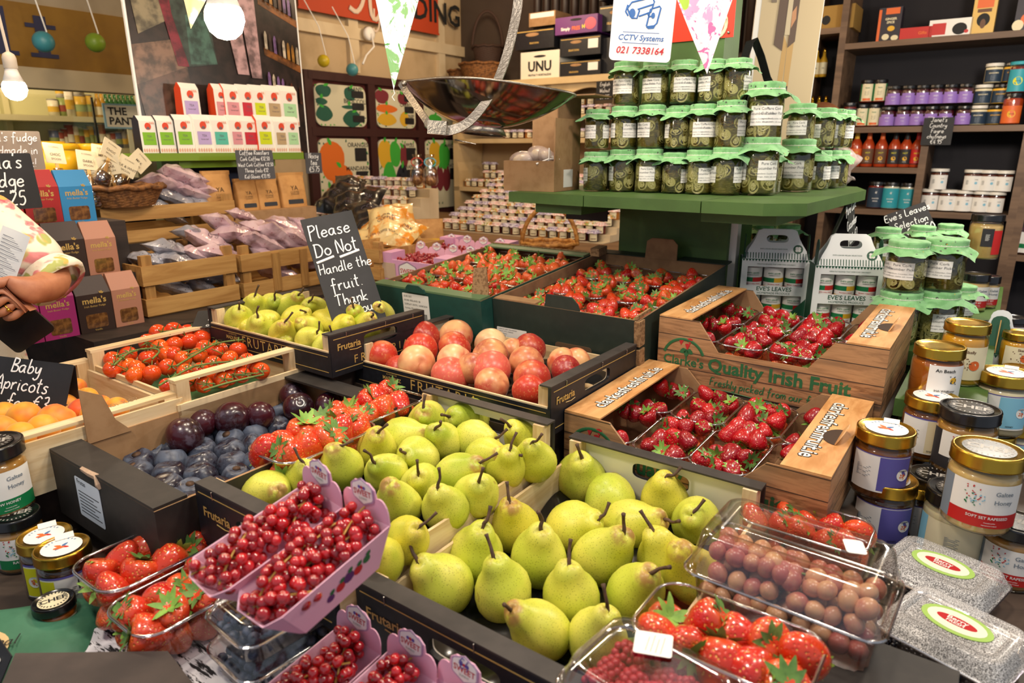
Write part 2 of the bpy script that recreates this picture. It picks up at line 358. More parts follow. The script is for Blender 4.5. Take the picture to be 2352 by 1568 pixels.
part('panel', MB().box(-3.4, 2.08, 0, -1.25, 3.85, 1.0, UVM(0, 0, 0)), DARKW, BC)
# --- red anniversary banner on the left wall
p0 = atv(684, 14, -3.56); p1 = atv(1006, 90, -3.56); u0, u1 = uv(p0)[0], uv(p1)[0]
bn = thing('banner', 'orange red anniversary banner hung high on the cream wall', 'banner', S(u0, -3.555, p0.z), (0, 0, RV))
L = u1-u0
part('cloth', MB().box(0, -.004, 0, L, 0, .6).box(-.005, -.006, -.012, L+.005, .002, 0), mat('banner_red', '#b5401c', .7), bn)
m = MB(); hand(m, '50', .30, TR(.30*L, -.008, .02) @ FRONT, .05); hand(m, 'yrs', .15, TR(.47*L, -.008, .0) @ FRONT, .05)
part('handwriting', m, mat('chalk_dim', '#d9c4b0', .7), bn)
m = MB(); put_text(m, 'TRADING', .2, TR(.84*L, -.008, .13) @ FRONT, bold=.02); part('lettering', m, INK, bn)
# --- painted fruit and vegetable panels on a dark red door frame
pf = thing('painted_panel_frame', 'dark red timber frame holding the painted fruit and vegetable boards', 'frame', (0, 0, 0))
a = uv(atv(715, 300, -3.57))[0]; b = uv(atv(1062, 300, -3.57))[0]; zt = 1.955; DR = mat('dark_red_paint', '#5a1c1a', .6, var=(6, '#3c1513', .4, .7))
part('backing', MB().box(.005, a, 1.0, .02, b, zt, W), DR, pf)
m = MB(); us = [a, uv(atv(856, 300, -3.57))[0], uv(atv(966, 300, -3.57))[0], b]
for x in us: m.box(.02, x-.03, 1.0, .05, x+.03, zt, W)
zm = atv(850, 303, -3.57).z
for z in (1.0, zm-.03, zt-.05): m.box(.02, a, z, .052, b, z+.05, W)
part('bars', m, mat('dark_bar_paint', '#3a1614', .6), pf)
BOARD = mat('painted_board_white', '#d8d4b8', .7); LEAFG = mat('paint_leaf_green', '#2f7a38', .7); DKG = mat('paint_dark_green', '#1f5a48', .7); ORG = mat('paint_orange', '#e07020', .7)
YEL = mat('paint_yellow', '#dcae2c', .7); MAR = mat('paint_maroon', '#7a2a34', .7); LIMEP = mat('paint_lime', '#3fae3a', .7); NAVY = mat('paint_black_grape', '#20222e', .7)
def rrect(w, h, r, n=5):
    out = []
    for cx, cy, a0 in ((w/2-r, h/2-r, 0), (-w/2+r, h/2-r, 90), (-w/2+r, -h/2+r, 180), (w/2-r, -h/2+r, 270)):
        out += [(cx+r*math.cos(R(a0+90*i/n)), cy+r*math.sin(R(a0+90*i/n))) for i in range(n+1)]
    return out
def ell(cx, cy, rx, ry, n=14, wob=0., ph=0): return [(cx+rx*(1+wob*math.sin(3*a+ph))*math.cos(a), cy+ry*(1+wob*math.cos(2*a+ph))*math.sin(a)) for a in [2*math.pi*i/n for i in range(n)]]
def leaf(x, y, L_, w, ang):
    c, s = math.cos(ang), math.sin(ang)
    return [(x+a*c-b*s, y+a*s+b*c) for a, b in ((0, 0), (L_*.3, w), (L_*.7, w*.8), (L_, 0), (L_*.7, -w*.8), (L_*.3, -w))]
ART = {  # blobs: material index, cx, cy, rx, ry in board units (-.5..+.5)
 'leafy greens': [(1, -.33, .33, .12, .13), (1, .18, .3, .1, .14), (1, -.38, .08, .09, .07), (1, -.34, -.2, .13, .15), (1, .2, -.3, .15, .17), (1, .15, -.02, .12, .04)],
 'root vegetables': [(3, -.35, .3, .14, .16), (3, .18, .28, .12, .13), (2, -.25, .0, .22, .09), (4, -.25, -.28, .2, .13), (4, .2, -.25, .1, .16)],
 'salad vegetables': [(5, -.3, .3, .14, .12), (2, .2, .2, .12, .14), (5, -.2, -.2, .16, .1)],
 'oranges and mandarins': [(2, -.25, .22, .2, .22), (2, -.08, .0, .18, .16), (2, -.32, -.22, .09, .09), (2, -.17, -.22, .09, .09), (2, -.02, -.22, .09, .09), (2, .13, -.22, .09, .09), (4, -.25, -.4, .12, .08), (4, .08, -.4, .13, .09)],
 'apples and grapes': [(4, -.34, .3, .14, .17), (5, -.08, .3, .12, .15), (3, .15, .27, .09, .13), (5, -.25, -.08, .16, .22), (6, .08, -.05, .14, .17), (4, -.2, -.38, .16, .08)],
 'mangoes and dates': [(4, -.22, .3, .14, .16), (5, .05, .26, .14, .17), (3, -.28, -.05, .1, .16), (3, -.1, -.06, .1, .15), (3, .1, -.07, .1, .15)]}
WORDS = {'leafy greens': ['BEANS', 'BROCCOLI', 'KALE'], 'root vegetables': ['ONIONS', 'CARROT', 'PARSNIP'], 'salad vegetables': ['PEPPERS'], 'oranges and mandarins': ['ORANGES', 'MANDARINS', 'SATSUMAS'], 'apples and grapes': ['APPLES', 'GRAPES'], 'mangoes and dates': ['MANGOES', 'DATES']}
for n, (k, blobs) in enumerate(ART.items()):
    c, r = n % 3, n // 3; x0, x1 = us[c]+.045, us[c+1]-.045; z0, z1 = ((zm+.03, zt-.07), (1.06, zm-.045))[r]
    w, h = x1-x0, z1-z0; t = thing('painted_board', 'white board painted with %s and black price squares' % k, 'sign', S((x0+x1)/2, -3.585, (z0+z1)/2), (0, 0, RV))
    part('board', MB().prism(rrect(w, h, .05), .012, FRONT), BOARD, t)
    m = MB(); g = random.Random(n)
    for i in range(26):
        s_ = g.random()*4; q = s_ % 1-.5; x, y = ((q*.9, .45), (q*.9, -.45), (.45, q*.9), (-.45, q*.9))[int(s_)]
        m.mat(1 if i % 2 else 5).poly([(a_*w, b_*h, .0125+i*1e-5) for a_, b_ in leaf(x, y, .045, .014, g.uniform(0, 6.3))], FRONT)
    for i, (mi, cx, cy, rx, ry) in enumerate(blobs):
        m.mat(mi).poly([(a_*w, b_*h, .0132+i*1e-4) for a_, b_ in ell(cx, cy, rx*1.2, ry*1.2, 18, .07, i)], FRONT)
        m.mat(5).poly([(a_*w, b_*h, .0142+i*1e-4) for a_, b_ in leaf(cx, cy+ry*.9, .12, .03, g.uniform(.3, 2.6))], FRONT)
        if mi == 6:
            for q in range(12): m.mat(6).poly([(a_*w, b_*h, .0145) for a_, b_ in ell(cx+g.uniform(-.12, .12), cy+g.uniform(-.15, .15), .045, .04, 9)], FRONT)
    part('painting', m, [BOARD, DKG, ORG, MAR, YEL, LIMEP, NAVY], t)
    for i, wd_ in enumerate(WORDS[k]):
        m = MB().prism(rrect(.24*w, .17*h, .008), .004, TR(.33*w, -.012, (.3-.3*i)*h) @ FRONT); part('price_slate', m, CHALK, t)
        m = MB(); put_text(m, wd_, .028*w/.3, TR(.28*w, -.0135, (.42-.3*i)*h) @ FRONT, bold=.01); part('lettering', m, INK, t)
# --- green post and its round shelf
post = thing('green_post', 'green painted timber pillar holding up the pickle shelf', 'post', S(1.95, -.99, 0), (0, 0, RZ))
part('post_board', MB().box(0, 0, 0, .345, .22, 1.3515), GREENP, post); part('upper_board', MB().box(0, 0, 1.3805, .29, .12, 2.6), GREENP, post)
part('edge_trim', MB().box(.345, .02, 0, .365, .05, 1.33), WHITEP, post)
sh = thing('pickle_shelf', 'green painted plank shelf on the post stacked with cucumber pickle jars', 'shelf', S(0, 0, 1.38), (0, 0, RZ))
def plank(poly, z, h): return MB().prism(poly, h, TR(z=z))
part('plank', plank([(-1.18, 1.62), (-1.0, 1.60), (-.92, 1.595), (-.92, 2.2), (-1.18, 2.2)], -.028, .028), GREENP, sh)
part('plank', plank([(-.917, 1.595), (-.60, 1.595), (-.60, 2.2), (-.917, 2.2)], -.028, .028), GREENP, sh)
part('plank', plank([(-.597, 1.595), (-.455, 1.60), (-.375, 1.66), (-.36, 2.3), (-.42, 2.5), (-.60, 2.5)], -.028, .028), GREENP, sh)
part('batten', MB().box(-1.10, 1.64, -.055, -.95, 2.0, -.0285), GREENP, sh)
part('batten', MB().box(-.62, 1.66, -.055, -.44, 2.2, -.0285), GREENP, sh)
KRAFT = mat('kraft_card', '#a8835c', .8, var=(30, '#9b764f', .4, .7)); KRAFTD = mat('kraft_card_brown', '#8f6d4c', .85, var=(25, '#7f5f41', .4, .7))
BLKPRINT = mat('black_printed_board', '#15161c', .5, var=(70, '#1d1e25', .4, .7)); BLKTOP = mat('black_card_edge', '#3a3532', .6, var=(25, '#2e2a28', .4, .7))
PINE = wood('pale_poplar', '#ead4ab', '#cfae7c', 0, 1.0, .65); PINEY = wood('pale_poplar_lengthwise', '#ead4ab', '#cfae7c', 1, 1.0, .65); PINEZ = wood('pale_poplar_upright', '#e6cfa6', '#c9a676', 2, 1.0, .65)
INNERW = mat('white_lined_board', '#efe9da', .55); STEEL = mat('staple_steel', '#b9b4ac', .35, 1.0)
TRAYB = mat('black_plastic_tray', '#0e0e11', .18, spec=.6)
def holed(w, h, t, hw, hh, cy, n=28):
    """plate in xz, x 0..w, z 0..h, y 0..t, with a rounded hand hole"""
    cx = w/2; an = sorted([2*math.pi*i/n for i in range(n)]+[math.atan2(b-cy, a-cx) % (2*math.pi) for a, b in ((0, 0), (w, 0), (w, h), (0, h))])
    inn, outr = [], []
    for a in an:
        c, s = math.cos(a), math.sin(a); k = 1e9
        for d, lim in ((c, cx), (-c, cx), (s, h-cy), (-s, cy)):
            if d > 1e-9: k = min(k, lim/d)
        outr.append((cx+c*k, cy+s*k))
        e = .28; inn.append((cx+hw*math.copysign(abs(c)**e, c), cy+hh*math.copysign(abs(s)**.6, s)))
    N = len(an); m = MB(); vs = [(x, y, z) for y in (0, t) for lp in (outr, inn) for x, z in lp]; fs = []
    for i in range(N):
        j = (i+1) % N; fs += [(i, j, N+j, N+i), (2*N+i, 3*N+i, 3*N+j, 2*N+j), (N+i, N+j, 3*N+j, 3*N+i), (i, 2*N+i, 2*N+j, j)]
    return m.add(vs, fs)
def staple(m, x, y, z, d): m.tube([(x, y, z-.012), (x, y-.001, z), (x, y+d, z+.001)], .0007, 4)
def frutaria(label, u0, v0, z, W, L, H, rot90=False, tilt=0., side=.66, blacktop=True, wood_side=True, slat_black=False):
    loc = S(u0, v0, z-H); t = thing('fruit_crate', label, 'crate', loc, (tilt, 0, RZ+(R(90) if rot90 else 0)), 'black board fruit crates')
    hs = H*side
    part('bottom', MB().box(.004, .004, 0, W-.004, L-.004, .006), PINEY, t)
    for y, s in ((0, 1), (L, -1)):
        e = obj('end_panel', holed(W, H-.003, .007, .052, .014, H*.66).mesh('end_panel', [BLKPRINT]), t, (0, y if s > 0 else y-.007, 0)); y1 = y+s*.0072
        part('lining', holed(W-.03, H-.006, .0016, .052, .0145, H*.66), INNERW if not wood_side else mat('pale_ply', '#e9d8b8', .6), e, (.015, .0072 if s > 0 else -.0018, 0))
        part('top_edge', MB().box(0, min(y, y+s*.026)-y+(0 if s > 0 else .007), H-.003, W, max(y, y+s*.026)-y+(0 if s > 0 else .007), H), BLKTOP, e)
        m = MB(); o = -.0006 if s > 0 else .0076
        for zz in (H-.013, .012): m.box(.008, o, zz, W-.008, o+.0004, zz+.0014)
        M = TR(.05, o-.0003 if s > 0 else o+.0008, H*.66) @ (FRONT if s > 0 else Matrix.Rotation(math.pi, 4, 'Z') @ FRONT)
        put_text(m, 'Frutaria', .021, M, bold=.02); m.tube([M @ Vector((.0, -.011, .0003)), M @ Vector((.02, -.013, .0003)), M @ Vector((.034, -.011, .0003))], .0008, 4)
        put_text(m, 'F R U T A R I A', .026, TR(W*.5, o-.0003 if s > 0 else o+.0008, H*.28) @ (FRONT if s > 0 else Matrix.Rotation(math.pi, 4, 'Z') @ FRONT))
        part('lettering', m, GOLDINK, e)
        m = MB()
        for q in (.15, .55, .86): staple(m, q*W, -.0004, H*.98, .012)
        if s > 0: part('staple', m, STEEL, e)
    for x, s in ((0, 1), (W, -1)):
        xa, xb = (x, x+.005) if s > 0 else (x-.005, x)
        b = part('side_slat', MB().box(xa, .008, 0, xb, L-.008, hs), PINEY, t)
        for y in (.0075, L-.0075-.024): part('corner_post', MB().box(min(x+s*.005, x+s*.027), y, .006, max(x+s*.005, x+s*.027), y+.024, H-.004), PINEZ, t)
        if slat_black:
            xo = -.001 if s > 0 else W
            part('printed_sheet', MB().box(xo, .001, 0, xo+.001, L-.001, hs-.003), BLKPRINT, b)
            m = MB(); M = Matrix.Rotation(R(-90 if s > 0 else 90), 4, 'Z') @ FRONT; xo += -.0006 if s > 0 else .0016
            for zz in (hs-.012, .010): m.box(xo-.0002, .01, zz, xo+.0002, L-.01, zz+.0013)
            def at_(y, zz): return TR(xo-.0003, y, zz) @ M
            put_text(m, 'FRUTARIA', .034, at_(L*.5, hs*.52), space=1.25); put_text(m, 'MADUREZ', .012, at_(L*.78, hs*.55), bold=.02); put_text(m, 'AL PUNTO DE', .005, at_(L*.78, hs*.72)); put_text(m, 'SELECCION', .007, at_(L*.5, hs*.2), space=1.4)
            part('lettering', m, GOLDINK, b)
    def bump_(a, b):
        return (.008+a*(W-.016), .01+b*(L-.02), H*.14+.010*math.cos(a*math.pi*2*2.5)*math.cos(b*math.pi*2*3.5))
    part('tray', MB().sm_().grid(bump_, 40, 48), TRAYB, t)
    return t
crateB = frutaria('black board crate of green pears nearest the front, overhung by the grape box', .484, -.588, .985, .345, .536, .112, side=.62, tilt=R(1.2), wood_side=False)
crateA = frutaria('black board crate of green pears beside the plums, tucked under the redcurrant punnets', .457, -.897, 1.035, .298, .505, .118, side=.5, wood_side=False)
crateP = frutaria('black board crate of peaches with gold lettering along its long side', .99, -.626, 1.083, .35, .525, .098, True, side=.58, slat_black=True)
crateC = frutaria('black board crate of small pears beneath the tall chalkboard notice', .902, -1.125, 1.12, .291, .462, .095, True, side=.6, slat_black=True)
# --- pine trays: tomatoes, apricots
def pine_tray(label, u0, v0, z, W, L, H, rail=True):
    t = thing('pine_tray', label, 'crate', S(u0, v0, z-H), (0, 0, RZ), 'pale pine fruit trays')
    part('bottom', MB().box(.004, .004, 0, W-.004, L-.004, .006), PINEY, t)
    hs = H*.55
    for x in (0, W-.026):
        for y in (0, L-.026): part('corner_post', MB().box(x, y, 0, x+.026, y+.026, H-.006), PINEZ, t)
    for y in (-.006, L): part('side_board', MB().box(-.006, y, 0, W+.006, y+.006, hs if rail else H*.9), PINE, t)
    for x in (-.006, W): part('end_board', MB().box(x, 0, 0, x+.006, L, hs if rail else H*.9), PINEY, t)
    for x in (0, W-.026): part('top_rail', MB().box(x, -.002, H-.006, x+.026, L+.002, H), PINEY, t)
    return t
trayT = pine_tray('pale pine tray of cherry tomatoes on the vine', .628, -1.624, 1.07, .375, .285, .105)
part('liner', MB().box(.02, .02, .0065, .355, .265, .009), mat('green_liner', '#2f5a2c', .7), trayT)
trayA = pine_tray('pale pine tray of baby apricots with a ticket standing in it', .315, -1.648, 1.045, .395, .315, .105, False)
m = MB(); xo = .395+.0063
for a, b, c, d in ((.20, .028, .30, .0292), (.20, .058, .30, .0592), (.20, .028, .2012, .058), (.26, .028, .2612, .058)): m.box(xo, a, b, xo+.0005, c, d)
hand(m, '10i 1007', .016, TR(.372, .2, .1055, rz=R(90)), .04)
part('stamp', m, mat('brown_stamp', '#8a6f4c', .8), trayA)
# --- cardboard boxes
def carton(name, label, cat, u0, v0, z, W, L, H, outer, inner, tilt=0., flange=.03, th=.005, near_cut=None, group=None, top=None):
    t = thing(name, label, cat, S(u0, v0, z-H), (tilt, 0, RZ), group)
    part('bottom', MB().box(th, th, 0, W-th, L-th, .005), inner, t)
    for nm, a in (('side_wall', (0, 0, 0, th, L, H)), ('side_wall', (W-th, 0, 0, W, L, H)), ('end_wall', (th, 0, 0, W-th, th, H)), ('end_wall', (th, L-th, 0, W-th, L, H))):
        m = MB().box(*a); me = m.mesh(nm, [outer, inner])
        for p in me.polygons:
            c, n = p.center, p.normal; ins = Vector((W/2-c.x, L/2-c.y, 0)); ins.x *= (abs(n.x) > .5); ins.y *= (abs(n.y) > .5)
            if n.dot(ins) > 0 or abs(n.z) > .5: p.material_index = 1
        obj(nm, me, t)
    if flange:
        for y in (0, L-flange): part('top_flap', MB().box(.002, y, H+.0003, W-.002, y+flange, H+.005), top or outer, t)
    return t
BLKCARD = mat('black_carton', '#262220', .6, var=(40, '#2f2a27', .4, .7))
plum = carton('plum_carton', 'black and brown cardboard carton of dark blue plums with a torn front flap', 'crate', .40, -1.248, 1.01, .342, .515, .115, BLKCARD, KRAFT, flange=.05)
part('corner_gusset', MB().prism([(0, 0), (.075, 0), (.05, .03), (.035, .08), (0, .1)], .003, TR(.006, .057, .109, rx=R(90), rz=R(90)) ), KRAFT, plum)
m = MB(); M = TR(.13, -.0006, .062) @ FRONT
part('address_sticker', MB().prism(rrect(.085, .07, .004), .0005, M), mat('sticker_blue_white', '#dfe6ee', .5), plum)
put_text(m, 'Frutas', .012, TR(.11, -.0014, .09) @ FRONT)
for q in range(7): m.box(.095, -.0013, .036+q*.006, .165-.01*(q % 3), -.001, .0375+q*.006)
part('lettering', m, INK, plum)
part('torn_edge', MB().tube([(.12, .001, .117), (.15, -.001, .119), (.165, .003, .116), (.175, -.001, .106), (.178, .0, .1)], [.004, .005, .006, .005, .003], 5), mat('torn_card', '#c3a488', .9, bump=(200, .6)), plum)
part('price_sticker', MB().prism(rrect(.026, .012, .002), .0005, TR(.055, .02, .1155, rz=R(20))), WHITEP, plum)
GRN = mat('green_printed_carton', '#1d4a42', .5, var=(40, '#1a433c', .4, .7)); GRNTOP = mat('green_carton_top', '#5f7d58', .5); DGRN = mat('dark_green_carton', '#27332c', .5, var=(40, '#2c3831', .4, .7))
KCORR = mat('corrugated_edge', '#a07e58', .85, var=(120, '#7c5d3d', .45, .6))
def dlabel(t, x, z, w, h, lines, W=0):
    s_ = part('box_label', MB().prism(rrect(w, h, .002), .0006, TR(x, -.0004, z) @ FRONT), WHITEP, t)
    m = MB()
    for i, l in enumerate(lines): put_text(m, l, h*.085*(1.6 if l[0].isdigit() and i > 2 else 1), TR(x-w*.44, -.0012, z+h*(.4-.13*i)) @ FRONT, align='LEFT')
    g = random.Random(3); q = x-w*.2 if W else x
    while q < x+w*.4: b = g.choice((.0006, .001, .0016)); m.box(q, -.0012, z-h*.38, q+b, -.0010, z-h*.12); q += b+g.choice((.0007, .0012))
    part('lettering', m, INK, s_)
boxD = carton('strawberry_carton', 'bright green cardboard carton of strawberry punnets beside the pink box', 'crate', 1.308, -1.416, 1.135, .384, .55, .11, GRN, KRAFTD, R(5.2), .04, group='green strawberry cartons', top=GRNTOP)
dlabel(boxD, .160, .058, .095, .084, ['EUROSET', '8X400 IRELAND SB', 'DISPLAY UNTIL 16/08/2024', 'Variety: Magnum'])
part('lock_tab', MB().prism([(0, 0), (.07, 0), (.066, .012), (.05, .02), (.01, .02), (.002, .012)], .005, TR(.13, .0, .106, rx=R(90)) ), GRN, boxD)
part('torn_flap', MB().prism([(0, 0), (.05, 0), (.04, .075), (.004, .07)], .004, TR(.33, .035, .11, rx=R(80), rz=R(8))), KCORR, boxD)
part('corrugated_edge', MB().box(.005, .548, .1152, .379, .552, .119), KCORR, boxD)
boxE = carton('strawberry_carton', 'dark green cardboard carton of strawberry punnets against the green post, with tabbed back wall', 'crate', 1.355, -1.03, 1.135, .405, .55, .125, DGRN, KRAFTD, R(5.2), 0, group='green strawberry cartons')
dlabel(boxE, .055, .03, .092, .045, ['SUPERVALU IRISH STRAWBERRIES', 'DISPLAY UNTIL: 16/08/2024', 'Variety: Magnum', '10x500g'], 1)
part('front_ledge', MB().box(.006, .0, .1253, .13, .03, .129), KRAFT, boxE)
part('lock_tab', MB().prism([(0, 0), (.1, 0), (.092, .02), (.075, .035), (.005, .035)], .005, TR(.155, .006, .12, rx=R(86))), DGRN, boxE)
part('back_tab', MB().prism([(0, 0), (.1, 0), (.1, .05), (.085, .065), (.02, .065), (.004, .055)], .005, TR(.16, .551, .12, rx=R(84))), KRAFTD, boxE)
part('back_flap', MB().box(.0, .555, .122, .16, .60, .126).box(.262, .555, .122, .405, .60, .126), DGRN, boxE)
part('corner_gusset', MB().box(.395, .0, .126, .4, .07, .134).box(.0, .5, .126, .03, .552, .15), KCORR, boxE)
part('hand_slot', MB().prism(rrect(.1, .022, .008), .0015, TR(.235, -.0006, .03) @ FRONT), mat('slot_shadow_brown', '#5d4630', .9), boxE)
part('corner_post', MB().box(.396, -.008, .0, .410, .02, .058).box(.396, -.006, .066, .410, .02, .124), KCORR, boxE)
PINK = mat('pink_printed_carton', '#e2a9cf', .5); PINKL = mat('pink_inside', '#eebfd6', .55); PINKD = mat('pink_trim', '#c481ad', .5)
boxK = carton('redcurrant_carton', 'pink cardboard carton of redcurrant punnets behind the green strawberry carton', 'crate', 1.645, -1.752, 1.135, .32, .385, .085, PINK, PINKL, R(3), 0)
for x, y in ((-.001, -.001), (.256, -.001), (-.001, .321), (.256, .321)): part('corner_block', MB().box(x, y, .0, x+.065, y+.065, .108), PINK, boxK)
def hexagon(w, h): return [(w*a, h*b) for a, b in ((0, .5), (.45, .28), (.5, .2), (.5, -.2), (.45, -.28), (0, -.5), (-.45, -.28), (-.5, -.2), (-.5, .2), (-.45, .28))]
m = MB().mat(0).prism(hexagon(.085, .07), .0008, TR(.135, -.0005, .05) @ FRONT).mat(1).prism(hexagon(.075, .06), .0009, TR(.135, -.0010, .05) @ FRONT)
e = part('emblem', m, [mat('grey_mauve', '#9a7f96', .5), WHITEP], boxK)
part('lettering', put_text(MB(), 'SWEET', .022, TR(.135, -.0022, .05) @ FRONT, bold=.015), REDP, e)
m = MB()
for x, z_, r in ((.19, .035, .012), (.225, .038, .014), (.25, .03, .01)): m.mat(0).poly([(a, b, .0012) for a, b in ell(x, z_, r, r)], FRONT).mat(1).poly([(a, b, .0014) for a, b in leaf(x, z_+r*.8, .02, .005, .6)], FRONT)
part('fruit_print', m, [REDP, GREENINK], boxK)
part('label_strip', MB().prism(rrect(.075, .055, .002), .0006, TR(.04, -.0014, .045) @ FRONT), mat('tan_label', '#cdb49a', .6), boxK)
# --- wood-print strawberry boxes
@special('wood_print_board')
def WPRINT(t):
    v = t.co(); sx = t.sep(v); row = t.math('FLOOR', t.math('MULTIPLY', sx[2], 27)); r2 = t.n('TexWhiteNoise', noise_dimensions='1D'); t.l(row, r2.inputs['W'])
    mp = t.scale(v, (9, 9, 75)); cmb = t.n('CombineXYZ'); t.l(t.math('MULTIPLY', r2.outputs['Value'], 17), cmb.inputs[0]); ad = t.n('VectorMath', operation='ADD'); t.l(mp, ad.inputs[0]); t.l(cmb.outputs[0], ad.inputs[1])
    n1 = t.noise(ad.outputs[0], 1.2, 5, .65, 1.2); n2 = t.noise(ad.outputs[0], .45, 2)
    c = t.mix(t.step(n1, .38, .66), '#b98a60', '#7d5638'); c = t.mix(t.step(n2, .52, .72), c, '#4d423c'); c = t.mix(t.math('MULTIPLY', t.step(r2.outputs['Value'], .5, 1), .5), c, '#c99a6c')
    fr = t.math('FRACT', t.math('MULTIPLY', sx[2], 27)); c = t.mix(t.math('LESS_THAN', fr, .05), c, '#3f3028'); t.color(c).p(Roughness=.5)
@special('wood_print_board_pale')
def WPRINT2(t):
    v = t.scale(t.co(), (30, 8, 30)); n1 = t.noise(v, 1, 4, .6, .8); sx = t.sep(t.co()); st = t.math('GREATER_THAN', t.math('FRACT', t.math('MULTIPLY', sx[0], 26)), .5)
    c = t.mix(t.step(n1, .35, .7), '#e0ae74', '#bb8249'); t.color(t.mix(t.math('MULTIPLY', st, .3), c, '#c98f56')).p(Roughness=.5)
OUTL = mat('dark_outline', '#2a211c', .6)
def clarke(label, u0, v0, z, W, L, H):
    t = thing('strawberry_box', label, 'crate', S(u0, v0, z-H), (R(1), 0, RZ), 'wood printed strawberry boxes')
    d = H*.42; prof = [(0, 0), (W, 0), (W, H), (W*.80, H), (W*.70, H-d), (W*.30, H-d), (W*.20, H), (0, H)]
    for y in (0, L-.004):
        w_ = part('front_wall' if y == 0 else 'back_wall', MB().prism(prof, .002, TR(0, y+.002, 0) @ FRONT), WPRINT, t)
        part('inner_face', MB().prism([(x*.99+.002, z_-.001) for x, z_ in prof], .002, TR(0, y+(.0042 if y == 0 else -.0002), 0) @ FRONT), KRAFT, w_)
    for x in (0, W-.004):
        w_ = part('side_wall', MB().box(x, .002, 0, x+.002, L-.002, H) if x == 0 else MB().box(x+.002, .002, 0, x+.004, L-.002, H), WPRINT, t)
        part('inner_face', MB().box(*((.0022, .004, 0, .004, L-.004, H-.001) if x == 0 else (W-.004, .004, 0, W-.0022, L-.004, H-.001))), KRAFT, w_)
        fx = 0 if x == 0 else W-.075
        fl = part('top_flap', MB().box(fx, .001, H, fx+.075, L-.001, H+.003), WPRINT2, t)
        M = TR(fx+.044 if x == 0 else fx+.026, L*.5, H+.0034, rz=R(90 if x == 0 else -90))
        for kx, bd, mm, dz in (('o', .055, OUTL, 0), ('w', .012, WHITEP, .0004)):
            part('lettering', put_text(MB(), 'clarkesfreshfruit.ie', .037, M @ TR(z=dz), bold=bd), mm, fl)
        if x:
            half = [(.036*math.cos(R(a)), .026*math.sin(R(a))) for a in range(0, 181, 15)]; M = TR(fx+.056, L*.42, H+.0034, rz=R(90))
            part('torn_tab', MB().prism(half, .002, TR(fx+.056, L*.42, H+.0034, ry=R(-62)) @ TR(rz=R(-90))), WPRINT2, fl); part('torn_hole', MB().prism(half, .0006, M), mat('shadow_brown', '#3d2c20', .9), fl)
    part('bottom', MB().box(.004, .004, 0, W-.004, L-.004, .004), KRAFT, t)
    fr = [c for c in t.children if c.name.startswith('front_wall')][0]
    m = MB(); zt = (H-d)*.55
    put_text(m, 'Quality Irish Fruit', .040, TR(.262, -.0006, zt+.008) @ FRONT, bold=.03)
    for x in (.158, .172): pass
    hand(m, 'Freshly picked from our family farm', .0175, TR(.125, -.0008, zt-.036) @ FRONT, .07)
    put_text(m, "Clarke's", .029, TR(.062, -.0006, zt+.006) @ FRONT, bold=.02)
    m.tube([(0.062+.047*math.cos(R(a)), -.0008, zt+.010+.047*math.sin(R(a))) for a in range(20, 165, 8)], .0032, 6, .2, Vector((0, -1, 0)))
    m.tube([(.12, -.0008, zt-.046), (.16, -.0008, zt-.044), (.26, -.0008, zt-.05)], .001, 4)
    for a in (30, 90, 150): m.poly([(p, q, .001) for p, q in leaf(.068, zt+.035, .018, .006, R(a+180))], FRONT)
    part('lettering', m, GREENINK, fr)
    m = MB()
    for x, z_ in ((.055, zt+.052), (.075, zt+.056), (.07, zt+.043)): m.poly([(p, q, .0012) for p, q in ((x-.006, z_+.004), (x, z_-.009), (x+.006, z_+.004), (x, z_+.006))], FRONT)
    part('berry_emblem', m, REDP, fr)
    return t
cl2 = clarke('wood printed cardboard box of strawberries standing lower, partly hidden by the white crate end', 1.035, -.623, 1.023, .468, .372, .115)
cl1 = clarke('wood printed cardboard box of strawberries standing higher, its front lettered Quality Irish Fruit', 1.41, -.605, 1.137, .462, .38, .150)
STEMB = mat('brown_stem', '#5b4230', .75, var=(90, '#3f2d22', .4, .7)); LEAFC = mat('calyx_green', '#8cb54a', .55, var=(60, '#69963a', .35, .7)); LEAFD = mat('calyx_dark_green', '#6d9444', .6, var=(60, '#4c7032', .35, .7))
VINE = mat('vine_green', '#6b7f3a', .6, var=(50, '#4e602c', .4, .7))
@special('pear_skin')
def PEAR(t):
    v = t.off(t.co(), 3); n = t.noise(v, 16, 2); r = t.rand()
    c = t.mix(t.step(n, .36, .64), '#c8d04c', '#e0dc62'); c = t.mix(t.math('MULTIPLY', t.step(r, .3, 1), .6), c, '#ddc93c')
    c = t.mix(t.math('MULTIPLY', t.step(t.noise(v, 9, 2), .52, .72), .75), c, '#9db42e')
    d = t.vor(v, 340); c = t.mix(t.math('MULTIPLY', t.step(d, .14, .32, 1, 0), .55), c, '#7c8428')
    z = t.sep(t.co())[2]; c = t.mix(t.math('MULTIPLY', t.step(z, .052, .064), t.step(t.noise(v, 60, 3), .35, .6)), c, '#b08a4a')
    c = t.mix(t.math('MULTIPLY', t.step(t.noise(v, 30, 4, .7), .66, .74), .7), c, '#9a7a34')
    t.color(c).p(Roughness=.38, Specular_IOR_Level=.45, Subsurface_Weight=.12, Subsurface_Scale=.3, Subsurface_Radius=(.01, .008, .002)).bump(n, .1, .002)
